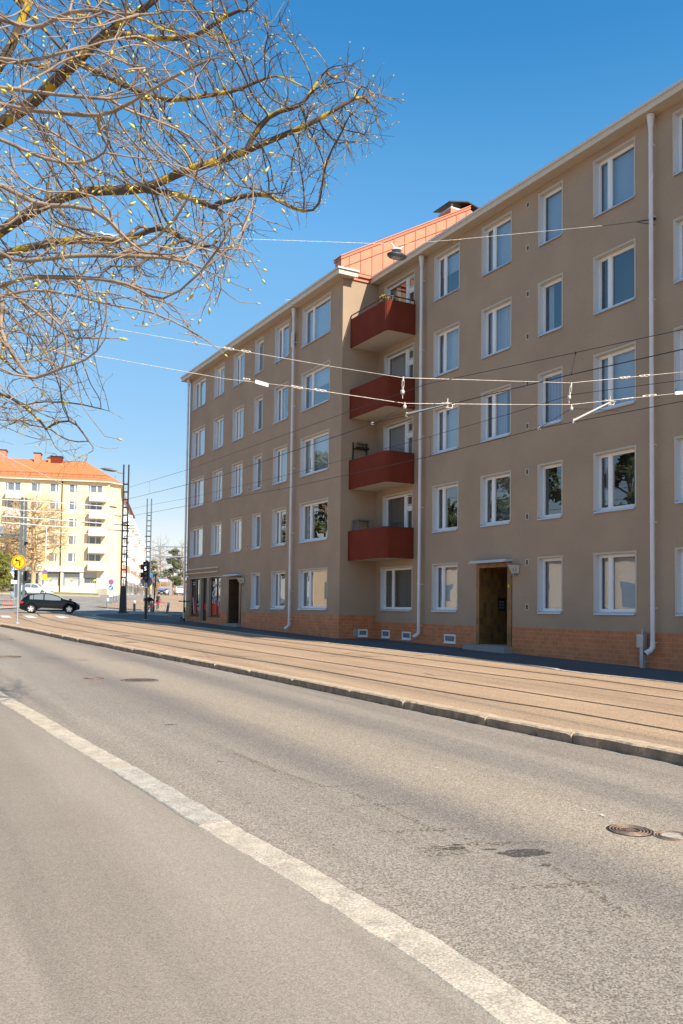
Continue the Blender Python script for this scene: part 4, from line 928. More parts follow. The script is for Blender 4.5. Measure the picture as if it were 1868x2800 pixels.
for i, s in enumerate(shops):
    w, h = s[1]-s[0], s[3]-s[2]; mb = MB(); f = .12
    mb.box((s[0], .05, s[2]), (s[0]+f, .2, s[3])); mb.box((s[1]-f, .05, s[2]), (s[1], .2, s[3])); mb.box((s[0]+f, .05, s[3]-f), (s[1]-f, .2, s[3])); mb.box((s[0]+f, .05, s[2]), (s[1]-f, .2, s[2]+f)); mb.box((s[0]+f, .05, s[3]-.95), (s[1]-f, .2, s[3]-.85))
    o = mb.build('shop_window', 'galv', yel)
    mb = MB(); zb2 = s[2]+(h*.36 if i == 2 else .15)
    mb.mat(0); mb.box((s[0]+f, .15, s[2]+f), (s[1]-f, .17, s[3]-f)); mb.mat(1)
    if i in (0, 1): mb.box((s[0]+f+.1, .12, s[2]+f), (s[1]-f-.1, .148, s[3]-1.0)); mb.mat(2); mb.prism([(s[0]+w*.35, .11, s[3]-1.05), (s[0]+w*.65, .11, s[3]-1.05), (s[0]+w*.5, .11, s[3]-1.7)], (0, .008, 0))
    if i == 2: mb.box((s[0]+f, .12, s[2]+f), (s[1]-f, .148, s[2]+h*.34)); mb.box((s[0]+f, .1, s[3]-.9), (s[1]-f, .148, s[3]-f))
    if i < 3:
        mb.mat(3); cx = (s[0]+s[1])/2; mb.prism([(cx-.45, .10, s[2]+h*.47), (cx+.25, .10, s[2]+h*.47), (cx-.1, .10, s[2]+h*.60)], (0, .01, 0))
    mb.build('shop_pane', ['shop_glass', 'shop_pale', 'sign_grey', 'yellow'], o)
    if i < 3: text('Oy', .5, 'lettering', 'sign_white' if i == 2 else 'sign_grey', o, frame(((s[0]+s[1])/2+.75, .09, s[2]+h*.53), (1, 0, 0), (0, 0, 1))); text('- - - - - -', .5, 'lettering', 'sign_white' if i == 2 else 'sign_grey', o, frame(((s[0]+s[1])/2, .09, s[2]+h*.42), (1, 0, 0), (0, 0, 1)))
yp = {}
def ywin(w, h, k):
    mb = MB(); t = .12
    mb.box((-.08, -.03, -.05), (w+.08, .0, .02)); mb.box((0, .08, .02), (t, .2, h)); mb.box((w-t, .08, .02), (w, .2, h)); mb.box((t, .08, h-t), (w-t, .2, h)); mb.box((t, .08, .02), (w-t, .2, t))
    ms = [w*.70] if k == 'w' else [w*.16, w*.60]
    for m in ms: mb.box((m-.09, .075, t), (m+.09, .2, h-t))
    mb.mat(0); mb.box((-.06, -.02, .02), (0, .0, h+.06)); mb.box((w, -.02, .02), (w+.06, .0, h+.06)); mb.box((0, -.02, h), (w, .0, h+.06))
    p = MB(); p.box((t, .17, t), (w-t, .19, h-t)); return mb.mesh('window', 'white'), p.mesh('pane', 'window_grey')
def ybalc(w):
    out = []
    mb = MB(); z0, z1, d = -1.05, .18, 1.25
    mb.box((0, -d, z0), (w, -d+.06, z1-.12)); mb.box((0, -d+.06, z0), (.06, 0, z1-.12)); mb.box((w-.06, -d+.06, z0), (w, 0, z1-.12)); a = mb.mesh('balcony', 'balc_white')
    mb = MB(); mb.box((-.03, -d-.04, z0-.16), (w+.03, 0, z0-.005)); b = mb.mesh('slab', 'cream_wall')
    mb = MB(); mb.box((0, -d, z1-.04), (w, -d+.05, z1)); mb.box((0, -d+.05, z1-.04), (.05, 0, z1)); mb.box((w-.05, -d+.05, z1-.04), (w, 0, z1))
    for q in range(5): mb.box((q*(w-.05)/4, -d, z1-.12), (q*(w-.05)/4+.05, -d+.05, z1-.04))
    return a, b, mb.mesh('rail', 'galv')
for i, (x0, x1, z0, z1, k) in enumerate(wins):
    if x0 < XL: continue
    w, h = round(x1-x0, 1), 1.55; key = (w, k)
    if key not in yp: yp[key] = ywin(w, h, k)
    o = bpy.data.objects.new('window', yp[key][0]); COL.objects.link(o); o.parent = yel; o.location = (x0, 0, z1-h)
    c = bpy.data.objects.new('pane', yp[key][1]); COL.objects.link(c); c.parent = o
    if k == 'b':
        if 'bal' not in yp: yp['bal'] = ybalc(2.55)
        b = bpy.data.objects.new('balcony', yp['bal'][0]); COL.objects.link(b); b.parent = yel; b.location = (x0+.35, -.01, z1-h)
        for n, me in (('slab', yp['bal'][1]), ('rail', yp['bal'][2])):
            c = bpy.data.objects.new(n, me); COL.objects.link(c); c.parent = b
mb = MB(); RV, RH = 7.0, None
r1 = onF(235, 1263, RV); RZ = r1.z; RX = r1.x
mb.add([(XL-.6, -.6, EV), (-1.6, -.6, EV), (.6, 1.9, EV), (RX, RV, RZ), (XL, RV, RZ), (XL-.6, 13, EV), (-6, 13, EV), (.6, 25, EV), (-11, 25, EV), (RX, 24, RZ)],
       [(0, 1, 3, 4), (1, 2, 3), (2, 7, 9, 3), (4, 3, 6, 5), (3, 9, 8, 6), (7, 8, 9), (0, 4, 5)])
mb.mat(1); mb.box((XL-.6, -.62, EV-.22), (-1.6, -.45, EV-.03)); mb.box((XL, -.45, EV-.1), (-1.6, .1, EV-.03)); mb.prism([(-1.6, -.62, EV-.22), (-1.6, .5, EV-.22), (0.3, 2.4, EV-.22), (.65, 1.9, EV-.22)], (0, 0, .19)); mb.box((0, 2.2, EV-.22), (.62, 25, EV-.03))
mb.mat(2); 
for i in range(44): mb.box((XL+1.1*i, .02, EV+.62), (XL+1.1*i+.06, .08, EV+.95))
mb.box((XL, .0, EV+.93), (-1.9, .05, EV+1.0))
yroof = mb.build('roof', ['roof_tile', 'cream_wall', 'red_metal'], yel)
for px, w, h, d in ((385, 1.0, .85, 'chimney'), (580, 1.8, .45, 'red'), (14, 1.5, 1.1, 'chimney'), (508, .4, .15, 'chimney')):
    q = onF(px*.2679, 1260, RV-.6); mb = MB(); mb.box((q.x-w/2, RV-1.2, RZ-1.2), (q.x+w/2, RV+.6, RZ+h)); mb.mat(1); mb.box((q.x-w/2-.12, RV-1.3, RZ+h), (q.x+w/2+.12, RV+.7, RZ+h+.14)); mb.build('chimney', ['red_metal' if d == 'red' else 'chimney', 'dark_frame'], yroof)
mb = MB(); q = lf(cz, 668, 400)[0]; mb.tube([(q, -.12, EV-.3), (q, -.12, -.6)], .08, 6); mb.build('downpipe', 'brown_wood', yel)
mb = MB(); mb.tube([(.1, 2.3, EV-.3), (.1, 2.3, -.6)], .08, 6); mb.build('downpipe', 'yellow_wall', yel)
# the long white row beyond it, with stacked balconies and rust-red panels
def row_block(name, label, v0, v1, h, off, wallm):
    loc = YW @ Vector((off, v0, 0)); loc.z = G(loc.x, loc.y)-.2; rz = YR+R(-1.6)
    t = thing(name, label, 'apartment building', loc, rz, None); L = v1-v0
    mb = MB(); mb.box((-11, 0, -1), (0, L, h)); mb.build('wall', wallm, t)
    mb = MB(); mb.prism([(.6, -.2, h+.002), (-5.5, -.2, h+2.6), (-11.6, -.2, h+.002)], (0, L+.4, 0)); mb.build('roof', 'roof_tile', t)
    n = int(L/7.5)
    for i in range(n):
        y = (i+.35)*L/n
        for r in range(6):
            z = 3.4+2.8*r
            if z+1.2 > h: continue
            mb = MB(); mb.box((.01, y, z), (1.5, y+.06, z+1.05)); mb.box((.01, y+3.0, z), (1.5, y+3.06, z+1.05)); mb.box((1.44, y+.06, z), (1.5, y+3.0, z+1.05)); b = mb.build('balcony', 'balc_white', t)
            mb = MB(); mb.box((.01, y-.03, z-.14), (1.53, y+3.08, z-.005)); mb.build('slab', 'balc_white', b)
            if (i*2+r) % 7 == 0: mb = MB(); mb.box((.01, y-.10, z+1.07), (1.25, y-.05, z+2.3)); mb.build('screen', 'rust_panel', b)
            if (i+r) % 3 == 0: mb = MB(); mb.box((1.502, y+.3, z+.1), (1.53, y+2.7, z+.95)) if r % 2 else mb.box((.003, y-1.1, z+.2), (.06, y-.25, z+1.9)); mb.build('panel', 'rust_panel', b)
            mb = MB(); mb.box((.004, y+3.6, z+.9), (.05, y+5.0, z+2.2)); mb.build('window', 'window_grey', t)
    for i in range(n*2):
        y = (i+.3)*L/n/2; mb = MB(); mb.box((.004, y, .6), (.05, y+1.6, 2.4)); mb.build('window', 'window_grey', t)
    return t
row_block('white_apartment_building', 'white block with stacked balconies and rust-red panels directly behind the yellow corner block', 24.5, 62, 18.5, .1, 'white_wall')
row_block('white_apartment_building', 'second white balcony block, farther down the side street', 63, 105, 17.5, .9, 'white_wall')
row_block('white_apartment_building', 'farthest white balcony block at the end of the row', 106, 160, 16.5, 2.0, 'cream_wall')
# lawn slope in front of the yellow block
lawn = [(-60, 1628), (-10, 1632), (60, 1632), (150, 1632), (230, 1627.5), (275, 1626), (245, 1622.5), (150, 1618), (95, 1612), (30, 1612), (-60, 1614)]
P = [onD(x, y, 122 if i < 6 else 136) for i, (x, y) in enumerate(lawn)]
mb = MB(); near, farp = P[:6], list(reversed(P[6:]))
N_ = 24
def rs(pl, t): 
    k = t*(len(pl)-1); i = min(int(k), len(pl)-2); return pl[i].lerp(pl[i+1], k-i)
vs = []
for i in range(N_+1):
    a, b = rs(near, i/N_), rs(farp, i/N_)
    for j in range(7): p = a.lerp(b, j/6); vs.append(p+Vector((0, 0, .12*math.sin(j/6*math.pi))))
for i in range(N_+1): q = vs[i*7]; vs[i*7] = Vector((q.x, q.y, G(q.x, q.y)-.05))
mb.add(vs, [(i*7+j, i*7+j+1, (i+1)*7+j+1, (i+1)*7+j) for i in range(N_) for j in range(6)], True)
struct(mb.build('lawn', 'lawn'))
mb = MB(); kerbrun(mb, smooth([p.copy().to_3d() if False else Vector((p.x, p.y, 0)) for p in P[:6]], 2), .35, .16, .3, 4, .1)
struct(mb.build('lawn_kerb', 'granite'))
# ------------------------------------------------------------------ masts, poles, signs
def ladder_mast(px, py, ptop, label, m, w=.34, solid=2.1, group='ladder masts of the tram line', lamp=False, rung=.95):
    b = gp(px, py); D = b.dot(FW); H = (py-ptop)/FPX*D
    t = thing('tram_mast', label, 'mast', b, -YAW, group)
    mb = MB(); mb.box((-w/2-.16, -.3, -.3), (w/2+.16, .3, .12)); mb.build('footing', 'concrete', t)
    if solid:
        mb = MB(); mb.box((-w/2-.10, -.17, .12), (w/2+.10, .17, .2)); mb.prism([(-w/2-.06, -.12, .2), (w/2+.06, -.12, .2), (w/2+.01, -.12, solid+.2), (-w/2-.01, -.12, solid+.2)], (0, .24, 0)); mb.build('base_box', m, t)
    for s in (-1, 1): mb = MB(); mb.box((s*w/2-.034, -.08, solid+.2 if solid else .12), (s*w/2+.034, .08, H)); mb.build('chord', m, t)
    n = 0; z = (solid or .1)+(.72 if solid else .4)
    while z < H-1.0: mb = MB(); mb.box((-w/2+.045, -.06, z), (w/2-.045, .06, z+.09)); mb.build('rung', m, t); z += rung
    if lamp:
        mb = MB(); mb.tube([(-w/2, 0, H-.60), (-w/2-.45, 0, H-.52)], .04, 6); mb.build('lamp_arm', 'galv', t)
        mb = MB(); mb.T = Matrix.Translation((-w/2-1.0, 0, H-.36)) @ Matrix.Rotation(R(8), 4, 'Y') @ Matrix.Diagonal((1, .4, .22, 1)); mb.lathe([(0, -.5), (.35, -.42), (.62, 0), (.35, .42), (0, .5)], n=16); mb.build('lamp_head', 'mast_grey', t)
    return t, H
m1, H1 = ladder_mast(336, 1681, 1268, 'black ladder-like tram mast with a street lamp arm, tallest beside the junction', 'mast_black', lamp=True, rung=.53, solid=1.75)
m2, H2 = ladder_mast(402, 1670, 1362, 'grey ladder-like tram mast behind the tram signal', 'mast_grey', solid=0, rung=.42)
# left mast with a signal gantry
b = gp(58, 1658); lm = thing('gantry_mast', 'grey-green twin-chord mast carrying a sign gantry at the left edge', 'mast', b, -YAW); H = (1658-1359)/FPX*b.dot(FW)
for s in (-1, 1): mb = MB(); mb.box((s*.16-.07, -.12, 0), (s*.16+.07, .12, H)); mb.build('chord', 'mast_green', lm)
mb = MB(); mb.box((-.34, -.3, -.2), (.34, .3, .1)); mb.build('footing', 'concrete', lm)
za = (1658-1468)/FPX*b.dot(FW); mb = MB(); mb.box((-3.2, -.08, za-.10), (-.23, .08, za-.02)); mb.box((-3.2, -.08, za+.16), (-.23, .08, za+.24))
for i in range(7): mb.box((-3.1+.45*i, -.04, za-.02), (-3.06+.45*i, .04, za+.16))
mb.build('gantry_arm', 'mast_green', lm); mb = MB(); mb.box((-3.2, -.15, za+.26), (-1.55, -.10, za+.86)); mb.build('sign_back', 'sign_grey', lm)
for dx, z in ((-.42, 2.55), (.42, 2.5)):
    mb = MB(); mb.box((dx-.11, -.3, z-.42), (dx+.11, -.05, z+.42)); mb.mat(1)
    for k in range(3): mb.lathe([(.09, 0), (.09, -.16)], (dx, -.3, z+.26-.26*k), 10, axis='y')
    mb.build('signal_head', ['black', 'rubber'], lm)
mb = MB(); mb.box((-.5, -.18, .75), (-.25, .1, 1.75)); mb.build('signal_cabinet', 'mast_green', lm); mb = MB(); mb.box((.2, -.2, 5.05), (.42, -.02, 5.28)); mb.build('camera_box', 'black', lm)
def post(name, label, px, py, ptop, r, m, cat, group=None, footing=True, lean=0):
    b = gp(px, py); D = b.dot(FW); H = (py-ptop)/FPX*D
    t = thing(name, label, cat, b, -YAW, group); mb = MB(); mb.tube([(0, 0, 0), (lean, 0, H)], r, 10); mb.build('post', m, t)
    if footing: mb = MB(); mb.lathe([(r*2.6, -.1), (r*2.6, .03), (r*1.6, .07), (0, .07)], n=12); mb.build('footing', 'concrete' if m != 'galv' else 'sign_grey', t)
    return t, D, H
def disc(t, z, rad, layers, x=0, y=-.07, name='sign_plate'):
    """layers: list of (radius factor, material) front rings; back is grey"""
    mb = MB(); mats = ['sign_grey']; mb.lathe([(0, .0), (rad, .0), (rad, -.012), (0, -.012)], (x, y, z), 28, False, 'y')
    for i, (k, m) in enumerate(layers): mats.append(m); mb.mat(i+1); mb.lathe([(0, -.014-.002*i), (rad*k, -.014-.002*i)], (x, y, z), 28, False, 'y')
    return mb, mats
def strip(mb, pts, w, y, d=.003):
    for p, q in zip(pts, pts[1:]):
        a = Vector((p[0], 0, p[1])); b = Vector((q[0], 0, q[1])); n = (b-a).normalized(); n = Vector((-n.z, 0, n.x))*w/2; e = (b-a).normalized()*w*.15
        mb.prism([(v.x, y, v.z) for v in (a-e+n, b+e+n, b+e-n, a-e-n)], (0, -d, 0))
t, D, H = post('no_left_turn_sign', 'yellow round no-left-turn sign with orange border on a thin pole by the kerb', 47, 1705, 1520, .042, 'galv', 'road sign', lean=-.09*0+.0)
z = (1705-1537)/FPX*D; mb, ms = disc(t, z, .335, [(1.0, 'yellow'), (.96, 'orange'), (.76, 'yellow')], x=.02); mb.mat(len(ms)); ms.append('brown_wood')
yy = -.07-.02
strip(mb, [(.06+.02, z-.17), (.06+.02, z+.03), (.03+.02, z+.07), (-.08, z+.08)], .055, yy); mb.prism([(-.17+.02, yy, z+.09), (-.06+.0, yy, z+.18), (-.06, yy, z+.0)], (0, -.003, 0)); mb.mat(2)
strip(mb, [(-.20, z-.17), (.22, z+.20)], .04, yy-.006); mb.build('sign_plate', ms, t)
# blue arrow and no-stopping signs, far left of the black mast
t, D, H = post('arrow_sign', 'no-stopping sign above a blue keep-left arrow sign beyond the bollards', 303, 1647, 1584, .05, 'galv', 'road sign')
mb, ms = disc(t, (1647-1591.5)/FPX*D, .30, [(1, 'sign_white'), (.97, 'red'), (.72, 'blue')]); z = (1647-1591.5)/FPX*D; mb.mat(2); strip(mb, [(-.17, z-.17), (.17, z+.17)], .06, -.092); strip(mb, [(-.17, z+.17), (.17, z-.17)], .06, -.096); mb.build('sign_plate', ms, t)
z = (1647-1607.5)/FPX*D; mb, ms = disc(t, z, .30, [(1, 'sign_white'), (.95, 'blue')]); mb.mat(1); strip(mb, [(.15, z+.15), (-.12, z-.12)], .07, -.09); strip(mb, [(-.13, z+.06), (-.13, z-.13), (.06, z-.13)], .06, -.094); mb.build('sign_plate', ms, t)
# pedestrian-crossing sign with give-way seen from behind
b = gp(38, 1645); t = thing('crossing_sign', 'blue pedestrian crossing sign with a grey give-way sign back below it', 'road sign', b, -YAW); D = b.dot(FW); k = D/FPX
mb = MB(); mb.tube([(0, 0, 0), (0, 0, (1645-1540)*k)], .04, 8); mb.build('post', 'galv', t)
mb = MB(); z = (1645-1553)*k; s = 8.6*k; mb.mat(0); mb.box((-s, -.08, z-s), (s, -.06, z+s)); mb.mat(1); mb.box((-s*.94, -.085, z-s*.94), (s*.94, -.08, z+s*.94)); mb.mat(0); mb.prism([(-s*.8, -.088, z-s*.7), (s*.8, -.088, z-s*.7), (0, -.088, z+s*.8)], (0, -.003, 0)); mb.mat(2)
strip(mb, [(0, z+s*.25), (0, z-s*.2), (-s*.2, z-s*.55)], s*.16, -.093); strip(mb, [(0, z-s*.2), (s*.2, z-s*.55)], s*.14, -.093); strip(mb, [(-s*.2, z-s*.05), (s*.22, z+s*.0)], s*.1, -.093); mb.build('sign_plate', ['sign_white', 'blue', 'black'], t)
mb = MB(); z = (1645-1568)*k; mb.prism([(-12*k, -.05, z+5*k), (10*k, -.05, z+5*k), (-1*k, -.05, z-15*k)], (0, .02, 0)); mb.build('give_way_back', 'sign_white', t)
mb = MB(); z = (1645-1591)*k; mb.box((-9*k, -.05, z-6*k), (8*k, -.03, z+6*k)); mb.build('lower_plate', 'sign_white', t)
# parking sign with yellow plate, on a lamp post
t, D, H = post('lamp_post', 'slender post with a no-parking sign and a yellow plate before the shop windows', 122, 1634, 1442, .045, 'sign_white', 'lamp post', 'slender posts before the yellow block')
k = D/FPX; z = (1634-1565.5)*k; mb, ms = disc(t, z, .33, [(1, 'red'), (.72, 'blue')]); mb.mat(1); strip(mb, [(-.2, z+.2), (.2, z-.2)], .06, -.09); mb.build('sign_plate', ms, t)
mb = MB(); z = (1634-1577.5)*k; mb.box((-.27, -.09, z-.36), (.27, -.07, z+.36)); mb.build('yellow_plate', 'yellow', t)
mb = MB(); mb.tube([(0, 0, H), (-.3, 0, H+.25), (-1.3, 0, H+.3)], .04, 6); mb.build('lamp_arm', 'sign_white', t)
mb, ms = disc(t, (1634-1606)*k, .52, [(.98, 'sign_white')], x=.1, y=.08); mb.build('round_sign_back', ms, t)
t, D, H = post('lamp_post', 'white slender post reaching the roof rods, in front of the yellow block', 140, 1618, 1440, .10, 'sign_white', 'lamp post', 'slender posts before the yellow block')
t, D, H = post('lamp_post', 'grey slender lamp post in front of the dark shop window', 250, 1624, 1443, .06, 'galv', 'lamp post', 'slender posts before the yellow block')
for p_, D_ in ((0, 0),):
    pass
# tram signal
t, D, H = post('tram_signal', 'black tram signal head lit with a white S above a plate with 3', 398, 1696, 1532, .075, 'mast_black', 'tram signal')
k = D/FPX; z0, z1 = (1696-1585)*k, (1696-1536)*k
mb = MB(); mb.box((-.14, -.30, z0), (.20, -.06, z1)); mb.mat(1)
for i in range(4): zc = z1-.16-(z1-z0-.18)*i/3.25; mb.lathe([(.10, -.30), (.105, -.44), (.12, -.44), (.12, -.30)], (.03, 0, zc), 14, True, 'y'); mb.mat(2 if i != 1 else 1); mb.lathe([(0, -.31), (.1, -.31)], (.03, 0, zc), 14, False, 'y'); mb.mat(1)
sh_ = mb.build('signal_head', ['mast_black', 'black', 'grey_plastic'], t)
zc = z1-.16-(z1-z0-.18)/3.25; text('S', .30, 'signal_symbol', 'signal_white', sh_, frame((.03, -.46, zc), (1, 0, 0), (0, 0, 1)), .006)
mb = MB(); 
for z in (z1-.30, z1-.75): mb.box((-.30, -.2, z-.14), (-.15, 0, z+.14)); mb.lathe([(.11, -.2), (.11, -.34)], (-.24, 0, z), 12, True, 'y')
mb.build('side_lamp', 'black', t)
mb = MB(); mb.lathe([(0, .10), (.315, .10), (.315, .12), (0, .12)], (0, 0, (1696-1590)*k), 28, False, 'y'); mb.build('round_sign_back', 'sign_grey', t)
zp = (1696-1600.5)*k; mb = MB(); mb.box((-.10, -.10, zp-.16), (.08, -.08, zp+.14)); pl_ = mb.build('number_plate', 'sign_white', t); text('3', .24, 'digit', 'black', pl_, frame((-.01, -.105, zp), (1, 0, 0), (0, 0, 1)), .003)
mb = MB(); mb.box((-.35, .0, 1.93), (.2, .02, 1.98)); mb.build('blue_plate', 'blue', t)
mb = MB(); mb.box((-.02, -.085, 1.25), (.02, -.07, 1.75)); mb.build('sticker_strip', 'yellow', t)
t, D, H = post('thin_pole', 'thin dark leaning pole between the two cyclists', 419, 1677, 1567, .05, 'mast_black', 'pole', lean=.15)
t, D, H = post('sign_post', 'grey post behind the tram signal with a yellow band', 411, 1663, 1568, .06, 'galv', 'pole', None, False); mb = MB(); mb.tube([(0, 0, 1.7), (0, 0, 2.6)], .065, 8); mb.build('band', 'yellow', t); mb = MB(); mb.box((.05, -.1, H-.32), (.2, -.08, H-.02)); mb.build('sign_plate', 'blue', t)
# bollards
bl = [((328, 1100), 945, 'pale-topped bollard left of the black mast, nearest the road'), ((362, 1018), 885, 'bollard just left of the blue arrow sign post'), ((393, 1012), 880, 'bollard just right of the blue arrow sign post'), ((437, 1000), 870, 'third bollard right from the arrow sign'), ((480, 992), 865, 'bollard nearest the black mast, on its left side'),
      ((768, 1150), 980, 'bollard between the black mast and the tram signal'), ((1050, 1166), 995, 'bollard beside the child cyclist'), ((1308, 1186), 1010, 'leaning bollard right of the cyclists')]
def bollard(px, py, pt, label, lean=0):
    b = gp(px, py); D = b.dot(FW); H = (py-pt)/FPX*D; t = thing('bollard', label, 'bollard', b, -YAW, 'grey bollards at the junction'); t.rotation_euler = (0, lean, -YAW)
    mb = MB(); mb.lathe([(.10, -.05), (.10, H-.22), (0, H-.22)], n=12); mb.build('shaft', 'grey_plastic', t); mb = MB(); mb.lathe([(.105, H-.22), (.105, H-.03), (.09, H), (0, H)], n=12); mb.build('top_band', 'sign_white', t)
for (x, y), yt, lb in bl: bollard(240+x*.1658, 1480+y*.1658, 1480+yt*.1658, lb, R(8) if 'leaning' in lb else 0)
for i, (x, lb) in enumerate(((10.5, 'left of three red-white delineator posts'), (21.5, 'middle of three red-white delineator posts'), (27, 'right of three red-white delineator posts'))):
    b = gp(x, 1664); t = thing('delineator', lb+' at the left edge', 'delineator post', b, -YAW, 'red-white delineator posts'); t.rotation_euler = (0, R((4, -3, 4)[i]), -YAW)
    for j in range(4): mb = MB(); mb.box((-.022, -.02, .17*j), (.022, .02, .17*(j+1))); mb.build('stripe', 'orange' if j % 2 == 0 else 'red', t)
t, D, H = post('parking_machine', 'yellow box beside the blue arrow sign at the block corner', 293, 1619, 1600, .3, 'yellow', 'ticket machine', None, False)
b = gp(293, 1620); 
# e-scooter leaning by the building corner
b = gp(503.5, 1701); t = thing('scooter', 'green and black electric kick scooter standing at the corner of the brown building', 'scooter', b, -YAW+R(20))
mb = MB(); mb.tube([(0, 0, .14), (0, .03, 1.12)], .032, 8); mb.build('stem', 'green_scooter', t)
mb = MB(); mb.tube([(-.27, .03, 1.14), (.27, .03, 1.14)], .022, 8); mb.tube([(-.31, .03, 1.14), (-.2, .03, 1.14)], .03, 8); mb.tube([(.2, .03, 1.14), (.31, .03, 1.14)], .03, 8); mb.box((-.05, -.02, 1.08), (.05, .06, 1.2)); mb.build('handlebar', 'black', t)
for y in (-.0, 1.0): mb = MB(); mb.lathe([(.04, -.03), (.105, -.028), (.115, 0), (.105, .028), (.04, .03)], (0, y+.02, .115), 16, True, 'x'); mb.build('wheel', 'rubber', t)
mb = MB(); mb.box((-.09, .15, .12), (.09, .95, .17)); mb.tube([(0, .04, .2), (0, .2, .14)], .03, 6); mb.box((-.07, .9, .17), (.07, 1.08, .26)); mb.build('deck', 'black', t)
mb = MB(); mb.box((-.05, -.1, .55), (.05, -.03, .8)); mb.build('basket_box', 'black', t)
# ------------------------------------------------------------------ far end of the side street
def gantry(px, py, ptop, x0, x1, label, board, parts):
    b = onD(px, py, 185); t = thing('road_gantry', label, 'road sign', b, -YAW, None); k = 185/FPX; H = (py-ptop)*k
    mb = MB(); mb.box((-.25, -.15, -1), (.25, .15, H)); mb.build('post', 'sign_grey', t)
    mb = MB(); mb.box(((x0-px)*k, -.2, H-1.6), (0, .2, H-1.2)); mb.build('beam', 'galv', t)
    for (xa, xb, za, zb, m) in parts: mb = MB(); mb.box(((xa-px)*k, -.4, (py-zb)*k), ((xb-px)*k, -.25, (py-za)*k)); mb.build('sign_board', m, t)
gantry(467, 1626, 1589, 436, 467, 'blue-topped direction board on a gantry far down the side street', 0, [(436, 459, 1581, 1584.5, 'blue'), (446, 457, 1581.4, 1583.9, 'red'), (436, 459, 1584.7, 1589.6, 'sign_white')])
gantry(413, 1626, 1584, 413, 430, 'pink and blue direction board farther left in the side street', 0, [(414, 430, 1585, 1589.5, 'blue'), (417, 428, 1586, 1588.6, 'red')])
for i, (px, py, pt) in enumerate(((425, 1625, 1608), (460, 1627, 1618))): post('street_post', ('blue-signed small post behind the cyclists', 'short grey post beside the white hatchback')[i], px, py, pt, .12, 'sign_grey', 'post', None, False)
# small houses among the far trees
for (x0, x1, y0, y1, D_, m, rf, lb) in ((404, 430, 1596, 1626, 265, 'tan_wall', 'roof_tile', 'low house with orange roof behind the far trees, left'), (462, 500, 1600, 1626, 250, 'cream_wall', 'roof_tile', 'low pale house with orange roof behind the far trees, right')):
    a = onD(x0, y1, D_); k = D_/FPX; w = (x1-x0)*k; h = (y1-y0)*k; t = thing('house', lb, 'house', a, -YAW)
    mb = MB(); mb.box((0, 0, -2), (w, 8, h*.62)); mb.build('wall', m, t); mb = MB(); mb.prism([(-.4, -.5, h*.62), (w+.4, -.5, h*.62), (w+.4, 4, h), (-.4, 4, h)], (0, 0, .2)); mb.prism([(-.4, 8.5, h*.62), (w+.4, 8.5, h*.62), (w+.4, 4, h), (-.4, 4, h)], (0, 0, .2)); mb.build('roof', rf, t)
    for i in range(3): mb = MB(); mb.box((w*(.15+.3*i), -.06, 1.0), (w*(.15+.3*i)+.9, -.01, 2.2)); mb.build('window', 'window_grey', t)
